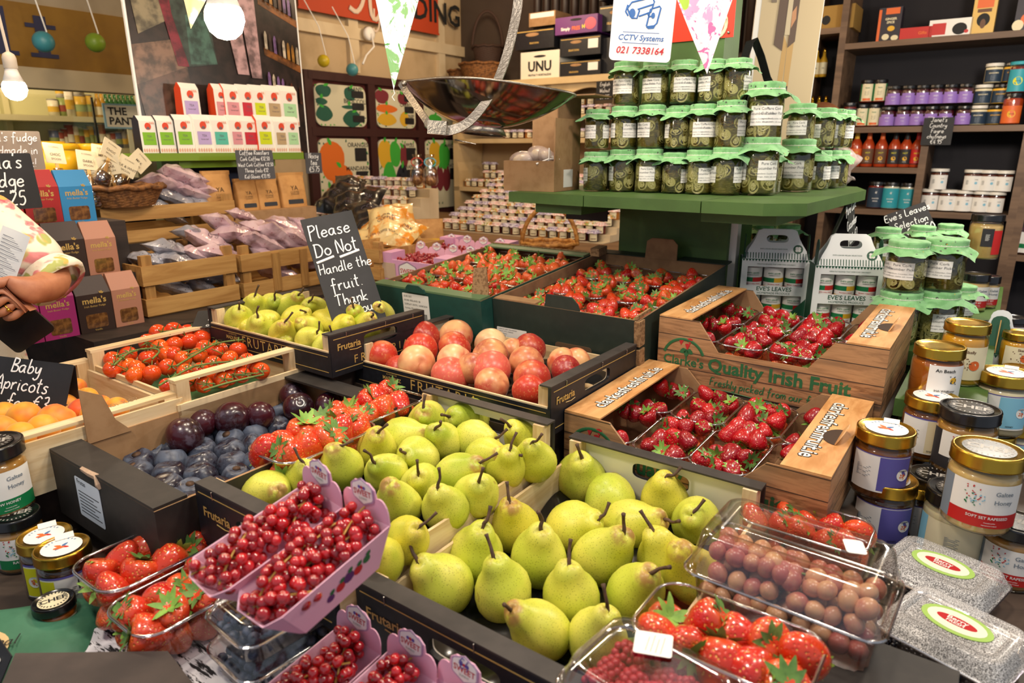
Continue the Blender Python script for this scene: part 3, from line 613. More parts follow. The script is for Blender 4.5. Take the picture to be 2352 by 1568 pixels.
@special('peach_skin')
def PEACH(t):
    v = t.off(t.co(), 5); n = t.noise(v, 13, 3, .6); r = t.rand(); r2 = t.math('FRACT', t.math('MULTIPLY', r, 7.3))
    red = t.mix(r2, '#c83a24', '#86202c'); red = t.mix(t.step(t.math('FRACT', t.math('MULTIPLY', r, 3.7)), .6, .8), red, '#d8604e')
    pale = t.mix(t.step(r, 0, .5), '#f0d2a0', '#e9a564'); f = t.math('ADD', t.math('MULTIPLY', n, 1.1), t.math('MULTIPLY', r, .75))
    c = t.mix(t.step(f, .62, 1.0), pale, red); c = t.mix(t.math('MULTIPLY', t.step(t.noise(v, 220, 2), .55, .7), .35), c, '#e8b070')
    t.color(c).p(Roughness=.33, Sheen_Weight=.08, Sheen_Roughness=.4)
@special('plum_skin')
def PLUM(t):
    v = t.off(t.co(), 5); n = t.noise(v, 26, 5, .7, .4)
    c = t.mix(t.step(n, .36, .62), '#221a26', '#566073'); c = t.mix(t.math('MULTIPLY', t.step(t.noise(v, 12, 2), .58, .7), .7), c, '#3d1c26')
    t.color(c).bump(n, .05, .001); t.l(t.step(n, .35, .62, .22, .5), t.b.inputs['Roughness'])
@special('red_plum_skin')
def RPLUM(t):
    v = t.off(t.co(), 5); n = t.noise(v, 20, 5, .7); z = t.sep(t.co())[2]; f = t.math('ADD', n, t.math('MULTIPLY', z, 9))
    c = t.mix(t.step(f, .4, .8), '#431520', '#1e1118'); c = t.mix(t.math('MULTIPLY', t.step(t.noise(v, 40, 4, .7), .52, .68), .45), c, '#75687c')
    t.color(c).p(Roughness=.25, Coat_Weight=.3, Coat_Roughness=.15)
@special('strawberry_skin')
def STRAW(t):
    co = t.co(); v = t.off(co, 2); r = t.rand(); z = t.sep(co)[2]; d = t.vor(v, 300)
    c = t.mix(r, '#c0141a', '#e04a1c'); c = t.mix(t.math('MULTIPLY', t.step(z, .004, .017), .5), c, '#ea7a3a')
    c = t.mix(t.math('MULTIPLY', t.step(t.noise(v, 40, 2), .5, .7), .5), c, '#d32a1c')
    c = t.mix(t.step(d, .14, .26, 1, 0), c, '#e8a848'); t.color(c).p(Roughness=.25, Coat_Weight=.6, Coat_Roughness=.08).bump(t.step(d, .1, .5), .5, .0016)
TOMATO = None
@special('tomato_skin')
def TOMATO(t):
    v = t.off(t.co(), 3); c = t.mix(t.rand(), '#cf2a16', '#e8641e'); t.color(t.mix(t.math('MULTIPLY', t.noise(v, 30, 2), .4), c, '#ea6a24')).p(Roughness=.12, Specular_IOR_Level=.6)
@special('apricot_skin')
def APRI(t):
    v = t.off(t.co(), 4); f = t.math('ADD', t.noise(v, 14, 3), t.math('MULTIPLY', t.rand(), .22)); c = t.mix(t.step(f, .56, .8), '#eda426', '#d9561e')
    t.color(t.mix(t.math('MULTIPLY', t.step(t.noise(v, 60, 3), .6, .7), .3), c, '#e8862c')).p(Roughness=.5, Sheen_Weight=.2)
@special('redcurrant_skin')
def CURR(t):
    c = t.mix(t.rand(), '#8f0814', '#cf1a1e'); t.color(c).p(Roughness=.1, Coat_Weight=.8, Coat_Roughness=.05, Specular_IOR_Level=.7, Subsurface_Weight=.25, Subsurface_Scale=.25, Subsurface_Radius=(.01, .001, .001))
@special('grape_skin')
def GRAPE(t):
    v = t.off(t.co(), 3); c = t.mix(t.step(t.math('ADD', t.noise(v, 40, 3), t.math('MULTIPLY', t.rand(), .5)), .5, .95), '#a8403e', '#d89a6a'); t.color(t.mix(t.math('MULTIPLY', t.noise(v, 90, 3), .3), c, '#d8b0a8')).p(Roughness=.3, Subsurface_Weight=.15, Subsurface_Scale=.3)
@special('blueberry_skin')
def BLUEB(t):
    v = t.off(t.co(), 3); t.color(t.mix(t.step(t.noise(v, 120, 4), .35, .7), '#1c2438', '#56627e')).p(Roughness=.5)
@special('raspberry_skin')
def RASP(t): t.color(t.mix(t.rand(), '#b0142c', '#d2304a')).p(Roughness=.3, Subsurface_Weight=.2, Subsurface_Scale=.3)
BLACKB = mat('blackberry_skin', '#17141c', .2, spec=.6)
# --- fruit shapes
def pear_mesh(k):
    g = random.Random(k); prof = []
    P = [(.010, -.040), (.022, -.0375), (.0315, -.029), (.0368, -.016), (.038, -.002), (.0362, .011), (.0318, .022), (.0262, .031), (.0218, .039), (.0192, .047), (.0165, .054), (.0115, .0595), (.004, .061), (.001, .0585)]
    st = 1+g.uniform(-.12, .1); m = MB().sm_().lathe([(r, z*(st if z > 0 else 1)) for r, z in P], 24)
    bx, by, ph = g.uniform(-.10, .10), g.uniform(-.05, .05), g.uniform(0, 6)
    def f(p):
        w = max(0, p.z)/.06; a = math.atan2(p.y, p.x)
        s = 1+.035*math.sin(2*a+ph)+.025*math.sin(3*a+2*ph+p.z*40)
        return Vector((p.x*s+bx*.06*w*w, p.y*s+by*.06*w*w, p.z+.0015*math.sin(a*2+ph)))
    me = m.warp(f).mesh('pear', PEAR); top = Vector((bx*.06, by*.06, .058*st))
    return me, top
PEARS = [pear_mesh(k) for k in range(5)]
def aim(C, r, x, y, far=False):
    """point at distance r from C that shows at pixel x, y"""
    d = ray(x, y).normalized(); o = Vector((0, 0, CAMZ)); b = (C-o).dot(d); q = o+d*b-C
    k = r*r-q.length_squared
    if k <= 0: return q.normalized()*r
    k = math.sqrt(k); A, B = q-d*k, q+d*k
    return (B if far else A)
def quat_to(v): return Vector(v).to_track_quat('Z', 'Y')
_pi = [0]
def inside(x, y, z, ulo, vhi=9):
    while True:
        u, v = uv(atz(x, y, z))
        if (u >= ulo and v <= vhi) or z < .8: return z
        z -= .002
def put_pear(row, zc, label, group, w=None, ulo=0):
    """row: body x, y, neck x, y, stem tip x, y, far flag"""
    bx, by, nx, ny, tx, ty = row[:6]; far = len(row) > 6 and row[6]
    C = atz(bx, by, inside(bx, by, zc, ulo)); ax = aim(C, .052, nx, ny, far); g = random.Random(_pi[0]); _pi[0] += 1
    me, top = PEARS[_pi[0] % 5]; t = thing('pear', label, 'pear', C, (0, 0, 0), group); t.rotation_mode = 'QUATERNION'
    q = quat_to(ax) @ Euler((0, 0, g.uniform(0, 6.28))).to_quaternion(); t.rotation_quaternion = q
    s = sz(w, C)/.076 if w else g.uniform(.94, 1.04); t.scale = (s,)*3
    obj('flesh', me, t)
    if tx:
        tw = C+q @ (top*s); tip = tw+aim(tw, .034, tx, ty, far); qi = q.inverted(); tl = qi @ ((tip-C)/s); mid = (top+tl)/2+Vector((g.uniform(-.004, .004), g.uniform(-.004, .004), 0))
        pts = _cat3([top-Vector((0, 0, .004)), top*.75+tl*.25, mid, tl]); n = len(pts)
        part('stem', MB().sm_().tube(pts, [.0030-.0012*i/n for i in range(n-2)]+[.0024, .0030], 7), STEMB, t)
    return t
def _cat3(p, k=3):
    out = []
    for i in range(len(p)-1):
        a, b, c, d = p[max(i-1, 0)], p[i], p[i+1], p[min(i+2, len(p)-1)]
        out += [.5*(2*b+(c-a)*(j/k)+(2*a-5*b+4*c-d)*(j/k)**2+(3*b-a-3*c+d)*(j/k)**3) for j in range(k)]
    return out+[p[-1]]
def nth(i): return ORD[i] if i < len(ORD) else 'last'
PB = [(1335, 1098, 1333, 1060, 1325, 1020), (1402, 1148, 1415, 1120, 0, 0, True), (1527, 1148, 1525, 1105, 1573, 1066), (1185, 1212, 1177, 1165, 1163, 1092), (1318, 1210, 1368, 1192, 1400, 1152),
 (1448, 1208, 1508, 1200, 1560, 1196), (1600, 1200, 1588, 1180, 1622, 1142), (1092, 1275, 1105, 1225, 1135, 1140), (1238, 1278, 1242, 1222, 1236, 1175), (1385, 1278, 1425, 1240, 1432, 1180), (1530, 1290, 1512, 1228, 1468, 1168),
 (1015, 1340, 965, 1300, 934, 1226), (1155, 1355, 1142, 1285, 1102, 1182), (1312, 1368, 1300, 1300, 1312, 1226), (1460, 1362, 1482, 1328, 1540, 1302), (1240, 1448, 1180, 1418, 1158, 1388), (1372, 1462, 1400, 1405, 1385, 1340), (1590, 1320, 1570, 1280, 0, 0)]
for i, r in enumerate(sorted(PB, key=lambda r: r[1])):
    put_pear(r, .925 if r[1] < 1180 else .922, '%s from the back of the green pears in the front crate' % nth(i), 'pears in the front crate', 118 if r[1] < 1240 else 134, .53)
PA = [(703, 1097, 700, 1068, 672, 1020), (785, 1074, 770, 1032, 822, 1008), (864, 1032, 866, 998, 890, 974), (887, 1086, 866, 1060, 836, 1034), (958, 1050, 935, 1044, 920, 1032), (925, 1008, 968, 1004, 0, 0), (1014, 1015, 1004, 990, 1012, 968), (982, 970, 976, 950, 977, 903),
 (1077, 962, 1042, 953, 1014, 952), (1093, 1012, 1130, 1010, 1165, 985), (1050, 1088, 1088, 1066, 1150, 1036), (1118, 1052, 1150, 1040, 1200, 1046), (967, 1112, 955, 1095, 958, 1056), (1022, 1166, 1006, 1124, 1008, 1074), (1093, 1136, 1103, 1104, 1110, 1074), (915, 1160, 895, 1126, 0, 0),
 (935, 1240, 958, 1219, 1003, 1176), (1163, 1070, 1173, 1032, 1187, 992), (1228, 1056, 1219, 1020, 1245, 996), (1203, 1006, 1172, 980, 1150, 962), (612, 1132, 640, 1125, 0, 0), (874, 1288, 850, 1265, 0, 0)]
for i, r in enumerate(sorted(PA, key=lambda r: r[1])):
    put_pear(r, .985 if r[1] < 1100 else .975, '%s from the back of the green pears in the crate behind the redcurrants' % nth(i), 'pears in the middle crate', 98 if r[1] < 1120 else 108, .50)
PC = [(588, 708, 585, 684, 594, 655), (549, 734, 549, 712, 549, 694), (597, 755, 591, 730, 594, 703), (651, 767, 648, 742, 672, 717), (669, 706, 684, 688, 697, 662), (681, 734, 702, 720, 690, 712), (720, 713, 712, 695, 720, 676), (777, 724, 768, 706, 766, 679), (819, 730, 812, 708, 806, 684),
 (747, 742, 770, 745, 790, 726), (714, 782, 728, 766, 733, 738), (707, 757, 690, 740, 0, 0), (612, 742, 625, 730, 0, 0), (630, 704, 634, 690, 636, 668), (872, 722, 872, 708, 873, 699), (750, 796, 758, 776, 757, 748), (575, 765, 565, 745, 0, 0), (790, 755, 800, 738, 0, 0), (840, 752, 850, 735, 857, 720), (650, 800, 655, 780, 0, 0)]
for i, r in enumerate(sorted(PC, key=lambda r: r[1])):
    put_pear(r, 1.095 if r[1] < 740 else 1.082, '%s from the back of the small pears below the tall chalkboard' % nth(i), 'pears below the tall chalkboard', 68, .938)
# peaches, apricots, plums
def cleft(r, k, deep=.07, sq=.92):
    m = MB().sm_().ball((0, 0, 0), r, 28, 18, (1, 1, sq))
    def f(p):
        a = math.atan2(p.y, p.x); n = p.length or 1; w = max(0, 1-abs(a)/.45) if abs(a) < .45 else 0; top = max(0, p.z/r)
        s = 1-deep*w*(.35+.65*top)-.16*max(0, top-.86)/.14
        return p*s
    return m.warp(f).mesh(k, [])
def fruit_kind(name, me, mt, stem=True):
    me.materials.clear(); me.materials.append(mt); return me
ME_PEACH = fruit_kind('peach', cleft(.036, 'peach'), PEACH); ME_APR = fruit_kind('apricot', cleft(.024, 'apricot', .08, .95), APRI)
ME_PLUM = fruit_kind('plum', cleft(.0225, 'plum', .04, 1.12), PLUM); ME_RPL = fruit_kind('red_plum', cleft(.029, 'red_plum', .05, .93), RPLUM)
ME_PIT = MB().sm_().lathe([(.0005, -.001), (.005, .0), (.006, .0015)], 10).mesh('stem_pit', STEMB)
def put_round(kind, me, cat, x, y, z, r0, w, label, group, g, pit=True, tilt=1.2, ulo=0):
    C = atz(x, y, inside(x, y, z, ulo)); t = thing(kind, label, cat, C, (g.uniform(-tilt, tilt), g.uniform(-tilt, tilt), g.uniform(0, 6.28)), group, sz(w, C)/(2*r0))
    obj('flesh', me, t)
    if pit: obj('stem_end', ME_PIT, t, (0, 0, r0*.745))
    return t
g = random.Random(5)
PEA = [(876, 817, 75), (972, 775, 78), (1047, 772, 80), (966, 803, 80), (957, 835, 88), (1044, 799, 80), (1044, 830, 84), (1035, 862, 92), (1128, 791, 78), (1126, 820, 90), (1128, 851, 95), (1218, 800, 75), (1178, 803, 55), (1209, 836, 86), (1130, 884, 84), (1222, 868, 88), (1214, 896, 78), (1290, 832, 72), (1300, 850, 72), (1325, 830, 66), (1085, 845, 76), (915, 850, 70)]
for i, (x, y, w) in enumerate(sorted(PEA, key=lambda r: r[1])):
    put_round('peach', ME_PEACH, 'peach', x, y, 1.052, .036, w, '%s from the back of the peaches in the gold lettered crate' % nth(i), 'peaches in the crate', g, ulo=1.036)
APL = [(57, 960, 76), (130, 966, 82), (145, 938, 70), (201, 914, 50), (5, 988, 72), (46, 1003, 70), (189, 943, 60), (217, 950, 62), (268, 940, 58), (232, 932, 50), (163, 918, 60), (118, 912, 58), (10, 955, 66), (90, 930, 60), (-30, 960, 70), (175, 890, 46), (100, 985, 70)]
for i, (x, y, w) in enumerate(sorted(APL, key=lambda r: r[1])):
    put_round('apricot', ME_APR, 'apricot', x, y, 1.0, .024, w, '%s from the back of the orange apricots in the pine tray' % nth(i), 'apricots in the tray', g, ulo=.36)
RP = [(425, 1000, 88), (464, 972, 68), (534, 962, 82), (598, 953, 66), (674, 909, 64), (686, 935, 70), (754, 930, 62)]
for i, (x, y, w) in enumerate(sorted(RP, key=lambda r: r[0])):
    put_round('plum', ME_RPL, 'plum', x, y, .972, .029, w, 'large dark red plum, %s from the left of those on the blue plums' % nth(i), 'dark red plums', g)
BP = [(243, 1114, 70), (321, 1068, 78), (393, 1066, 78), (392, 1036, 72), (464, 1040, 72), (530, 1014, 70), (530, 1042, 74), (316, 1094, 80), (390, 1097, 82), (464, 1071, 78), (536, 1072, 76), (311, 1122, 84), (385, 1127, 84), (462, 1099, 80), (314, 1150, 70), (383, 1160, 90), (439, 1134, 76), (543, 1098, 70), (587, 1066, 68), (584, 1000, 66), (587, 1028, 70), (604, 1094, 66), (642, 948, 58), (640, 985, 60), (500, 995, 64), (460, 1010, 66), (700, 970, 58), (440, 1165, 74), (505, 1128, 72), (355, 1045, 66), (660, 1030, 60)]
for i, (x, y, w) in enumerate(sorted(BP, key=lambda r: r[1])):
    put_round('plum', ME_PLUM, 'plum', x, y, .935, .0235, w, 'dusty blue plum, number %d counting from the back of the carton' % (i+1) if i >= 20 else 'dusty blue plum, %s from the back of the carton' % nth(i), 'dusty blue plums', g, i % 3 == 0, .5)
# tomatoes on the vine
TM = MB().sm_().ball((0, 0, 0), .0195, 18, 12, (1, 1, .92)).warp(lambda p: p*(1-.12*max(0, p.z/.018-.8)*4 if p.z > .0144 else 1)).mesh('tomato', TOMATO)
def star(n, L_, w, lift, curl=0., g=random.Random(1)):
    m = MB().sm_()
    for i in range(n):
        a = 2*math.pi*i/n+g.uniform(-.25, .25); c, s = math.cos(a), math.sin(a); l = L_*g.uniform(.75, 1.15); b = len(m.v); k = g.uniform(.6, 1.3)
        pr = [(0, .35*w, .0), (.35*l, w, .3), (.7*l, .7*w, .75), (l, .0005, 1)]
        vs = []
        for x, ww, t_ in pr:
            z = lift*k*math.sin(t_*1.9)+curl*k*t_*t_
            vs += [(x*c-ww*s, x*s+ww*c, z), (x*c, x*s, z-.18*ww), (x*c+ww*s, x*s-ww*c, z)]
        m.add(vs, [(j*3+q, j*3+q+1, j*3+q+4, j*3+q+3) for j in range(3) for q in (0, 1)])
    return m
ME_TSTAR = star(5, .014, .0016, .003, .004).mesh('calyx', VINE)
TR_ = [([(262, 838), (300, 808), (345, 800), (366, 806), (350, 824)], [(259, 826), (258, 848), (294, 814), (294, 840), (315, 845), (339, 822), (366, 798), (339, 786), (349, 857), (309, 861)]),
 ([(355, 780), (398, 766), (452, 752), (512, 752)], [(363, 764), (399, 759), (432, 764), (500, 768), (463, 776), (436, 785), (400, 791), (515, 765)]),
 ([(405, 840), (452, 812), (500, 788), (560, 780)], [(457, 816), (495, 806), (547, 803), (421, 825), (528, 824), (400, 815), (470, 800), (385, 815)]),
 ([(365, 885), (405, 862), (450, 840), (510, 832), (560, 828)], [(385, 843), (427, 854), (460, 851), (490, 836), (568, 830), (582, 845), (386, 886), (410, 880), (540, 845)]),
 ([(468, 896), (520, 880), (570, 868), (605, 860)], [(492, 860), (526, 866), (555, 860), (595, 850), (468, 883), (510, 872), (440, 880), (600, 852)])]
for i, (st, toms) in enumerate(TR_):
    C = atz(st[0][0], st[0][1], 1.062); t = thing('tomato_vine', ('cherry tomato vine lying %s in the pine tray' % ('at the near corner', 'along the back', 'across the middle', 'over the near pile', 'under the front rail')[i]), 'tomatoes', C, (0, 0, 0), 'cherry tomato vines')
    pts = [atz(x, y, 1.060+.004*math.sin(k)) for k, (x, y) in enumerate(st)]; P3 = _cat3([p-C for p in pts], 4)
    part('vine', MB().sm_().tube(P3, .0022, 6), VINE, t)
    for k, (x, y) in enumerate(toms):
        p = atz(x, y, 1.042)-C; near = min(P3, key=lambda q: (q-p).length); up = (near-p+Vector((0, 0, .012))).normalized()
        o = obj('tomato', TM, t, p, None, sz(40, p+C)/.039); o.rotation_mode = 'QUATERNION'; o.rotation_quaternion = quat_to(up)
        s = obj('calyx', ME_TSTAR, o, (0, 0, .0165))
        part('stalk', MB().sm_().tube([(0, 0, -.001), (0, 0, .006), tuple((o.rotation_quaternion.inverted() @ (near-p))*.55/o.scale[0]+Vector((0, 0, .0)))], .0012, 5) if (near-p).length > .022 else MB().sm_().tube([(0, 0, -.001), (0, 0, .008)], .0012, 5), VINE, o, (0, 0, .0165))
for k, (x, y) in enumerate([(300, 870), (350, 838), (430, 800), (470, 788), (520, 800), (560, 815), (330, 870), (470, 832), (520, 850), (505, 795)]):
    p = atz(x, y, 1.02); t = thing('tomato', 'loose cherry tomato low down under the vines in the pine tray', 'tomato', p, (0, 0, 0), 'loose cherry tomatoes', 1.1)
    obj('flesh', TM, t); obj('calyx', ME_TSTAR, t, (0, 0, .0165))
CLEAR = clear('clear_punnet_plastic', '#f4f2f4', .05, .5, .08); RIMC = clear('clear_punnet_rim', '#dcdae2', .42, .85, .12); CLAM = clear('clamshell_plastic', '#f6f4f2', .10, .6, .12)
@special('frosted_lid')
def FROST(t):
    tr = t.n('BsdfTransparent'); gl = t.n('BsdfPrincipled'); gl.inputs['Base Color'].default_value = (.95, .94, .93, 1); gl.inputs['Roughness'].default_value = .2; mx = t.n('MixShader')
    t.l(t.step(t.noise(t.co(), 620, 3, .7), .36, .70, .10, .82), mx.inputs[0]).l(tr.outputs[0], mx.inputs[1]).l(gl.outputs[0], mx.inputs[2]).l(mx.outputs[0], t.out.inputs[0])
def loop_tray(m, loops, cap=True):
    n = len(loops[0][0]); b = [(x, y, z) for pts, z in loops for x, y in pts]
    fs = [(j*n+i, j*n+(i+1) % n, (j+1)*n+(i+1) % n, (j+1)*n+i) for j in range(len(loops)-1) for i in range(n)]
    if cap: fs.append(tuple(range(n-1, -1, -1)))
    return m.add(b, fs)
def flute(p, k, a):
    n = len(p); return [(x*(1-a*(i % 2)), y*(1-a*(i % 2))) for i, (x, y) in enumerate(p)]
PW, PL, PH = .112, .182, .068
def tray_me(w, l, h, r=.03):
    m = MB().sm_(); loop_tray(m, [(flute(rrect(w*.82, l*.86, r*.8, 7), 2, .02), 0), (flute(rrect(w*.84, l*.88, r*.8, 7), 2, .03), h*.08), (flute(rrect(w*.92, l*.94, r*.9, 7), 2, .025), h*.75), (rrect(w*.955, l*.965, r, 7), h*.86), (rrect(w*.96, l*.97, r, 7), h*.99)])
    rim = MB().sm_(); P = [(x, y, h) for x, y in rrect(w*.985, l*.99, r, 7)]; rim.tube(P+P[:1], .0024, 6, .8)
    return m.mesh('tray', CLEAR), rim.mesh('rim', RIMC)
TRAYME = tray_me(PW, PL, PH)
def punnet(label, loc, rz, group='strawberry punnets', scale=1., rx=0, ry=0):
    t = thing('punnet', label, 'punnet', loc, (rx, ry, rz), group, scale); obj('tray', TRAYME[0], t); obj('rim', TRAYME[1], t); return t
@special('strawberry_skin_dark')
def STRAWD(t):
    co = t.co(); v = t.off(co, 2); d = t.vor(v, 270); c = t.mix(t.rand(), '#8f0c1c', '#c4161e'); c = t.mix(t.step(d, .13, .24, 1, 0), c, '#d87a50'); t.color(c).p(Roughness=.25, Coat_Weight=.35, Coat_Roughness=.1).bump(t.step(d, .1, .5), .5, .0016)
def berry_mb(k):
    g = random.Random(k); L_ = g.uniform(.030, .038); P = [(.001, -L_*.62), (.006, -L_*.57), (.011, -L_*.38), (.0148, -L_*.1), (.0162, L_*.12), (.0150, L_*.28), (.011, L_*.37), (.004, L_*.36), (.001, L_*.34)]
    ph, a2, b2 = g.uniform(0, 6), g.uniform(.03, .12), g.uniform(0, .06)
    return MB().sm_().lathe(P, 18).warp(lambda p: Vector((p.x*(1+a2*math.cos(2*math.atan2(p.y, p.x)+ph)), p.y*(1+a2*math.cos(2*math.atan2(p.y, p.x)+ph)), p.z+b2*p.x))), L_*.36
BERRY = [berry_mb(k) for k in range(6)]
BER_ME = [[b.mesh('strawberry', mt) for b, _ in BERRY] for mt in (STRAW, STRAWD)]
CAL_ME = [star(9, .021, .0046, .003, c, random.Random(k)).mesh('calyx', LEAFC if k % 3 else LEAFD) for k, c in enumerate((.004, -.004, .007, .0))]
for me in CAL_ME: pass
STUFFB = []                                            # berries past the first three hundred, gathered in one object
NB = [0]
def berry(M, dark, label, group, scale, calyx=True):
    k = NB[0] % 6
    if NB[0] >= 300 or label is None: STUFFB.append((M, scale, k)); return
    NB[0] += 1; t = thing('strawberry', label, 'strawberry', (0, 0, 0), (0, 0, 0), group); t.matrix_world = M @ Matrix.Scale(scale, 4)
    obj('flesh', BER_ME[dark][k], t)
    if calyx: obj('calyx', CAL_ME[NB[0] % 4], t, (0, 0, BERRY[k][1]-.0008), (0, 0, NB[0]*1.3), .72 if scale > 1.2 else .78)
def fill(P, n, dark, label, group, scale, seed, top=.058, upright=.25, under=True, dy=0.):
    """heap n strawberries into the punnet whose matrix is P"""
    g = random.Random(seed); nx = 3 if scale < 1.15 else 2; ny = max(2, math.ceil(n/nx)); k = 0
    for lay in ((0, 1) if under else (1,)):
        for j in range(ny):
            for i in range(nx):
                if lay and k >= n: continue
                x = (i-(nx-1)/2)*(.070/(nx-1) if nx > 1 else 0)*(.78 if scale < 1.2 else .72)*(1 if lay else .8)+g.uniform(-.004, .004); y = (j-(ny-1)/2)*(.135/(ny-1))+g.uniform(-.006, .006)+dy
                z = (top if lay else max(top-.032*scale, .021*scale))+g.uniform(-.006, .007); th = g.uniform(.35, 1.5) if g.random() > upright else g.uniform(2.0, 2.9); az = g.uniform(0, 6.28) if g.random() < .5 else g.uniform(-2.6, -.5)
                M = P @ TR(x, y, z) @ (Matrix.Rotation(az, 4, 'Z') @ Matrix.Rotation(th, 4, 'Y'))
                if lay: k += 1; berry(M, dark, label, group, scale*g.uniform(.9, 1.12))
                elif label is not None or g.random() < .7: berry(M, dark, None, None, scale)
def boxed(t, x, y, z, rz=0): return t.matrix_world_() @ TR(x, y, z, rz=rz) if hasattr(t, 'matrix_world_') else Matrix.LocRotScale(t.location, t.rotation_euler, None) @ TR(x, y, z, rz=rz)
def in_box(t, x, y, z, label, group, rz=0., scale=1.):
    M = boxed(t, x, y, z, rz); e = M.to_euler(); p = punnet(label, M.translation, 0, group, scale); p.rotation_euler = e
    return M @ Matrix.Scale(scale, 4)
# front punnets first, so the largest berries are individuals
FP = [((362, 1258), .937, 0, 'clear punnet of strawberries standing against the plum carton', 1.42, 10, .06, 1.1), ((436, 1352), .930, 0, 'clear punnet of strawberries on the painted box, touching the blueberry packs', 1.42, 9, .06, 1.0),
      ((1668, 1455), 1.014, 90, 'clear punnet of strawberries between the grape pack and the raspberries', 1.45, 9, .055, 1.0), ((1850, 1195), .955, 90, 'clear punnet of strawberries behind the grape pack beside the honey jars', 1.3, 9, .058, 1.0),
      ((722, 1002), 1.022, 0, 'clear punnet of strawberries lying on the blue plums, lower of two', 1.5, 10, .066, 1.12), ((860, 930), 1.016, 0, 'clear punnet of strawberries at the far end of the plum carton', 1.42, 9, .066, 1.05)]
for i, ((x, y), zr, rz, lb, sc, n, top, ps) in enumerate(FP):
    p = atz(x, y, zr); p.z = zr-PH*ps; t = punnet(lb, p, RZ+R(rz), 'strawberry punnets', ps)
    M = Matrix.LocRotScale(p, Euler((0, 0, RZ+R(rz))), Vector((ps,)*3))
    fill(M, n, 0, 'strawberry with green leaves in the %s' % lb[6:].replace(' of strawberries', ''), 'strawberries in front punnet %s' % nth(i), sc, 20+i, top, .1)
g = random.Random(11)
for bx, nm, fl in ((cl2, 'lower', .105), (cl1, 'higher', .135)):
    for c in range(4):
        for r in range(2):
            where = '%s row, %s from the peach side, in the %s wood printed box' % (('front', 'back')[r], nth(c), nm)
            M = in_box(bx, .072+c*.108, .098+r*.176, fl-PH-.03, 'clear strawberry punnet, '+where, 'punnets in the wood printed boxes', g.uniform(-.04, .04), .97)
            fill(M, 9 if c in (1, 2) else 6, 1, 'dark red strawberry in the '+('front' if r == 0 else 'back')+' punnets of the %s wood printed box' % nm, 'strawberries in the %s wood printed box' % nm, 1.12, 40+c*2+r, .062, .3, c in (1, 2))
for bx, nm in ((boxE, 'dark green'), (boxD, 'bright green')):
    for r in range(3):
        for c in range(4):
            W_ = .405 if bx is boxE else .384; pit = (W_-.02)/4
            M = in_box(bx, .01+pit*(c+.5), .107+r*.171, .034, 'clear strawberry punnet, %s row, %s along, in the %s carton' % (('front', 'middle', 'back')[r], nth(c), nm), 'punnets in the %s carton' % nm, g.uniform(-.05, .05), .9)
            fill(M, 8 if r < 2 else 7, 0, 'strawberry in the %s row of punnets in the %s carton' % (('front', 'middle', 'back')[r], nm) if (bx is boxE or r == 0) else None, 'strawberries in the %s row of the %s carton' % (('front', 'middle', 'back')[r], nm), 1.14 if bx is boxE else 1.12, 70+r*4+c, .066, .15, bx is boxE and r < 2)
m = MB()
for M, s, k in STUFFB:
    b = BERRY[k][0]; m.mat(0).sm_(True).add(b.v, b.f, M @ Matrix.Scale(s, 4))
    c = star(7, .016, .0034, .003, .004, random.Random(len(m.v))); m.mat(1).add(c.v, c.f, M @ Matrix.Scale(s, 4) @ TR(z=BERRY[k][1]))
o = tag(obj('strawberries', m.mesh('strawberries', [STRAW, LEAFC])), 'remaining red strawberries filling the punnets below the top layer', 'strawberries'); o['kind'] = 'stuff'
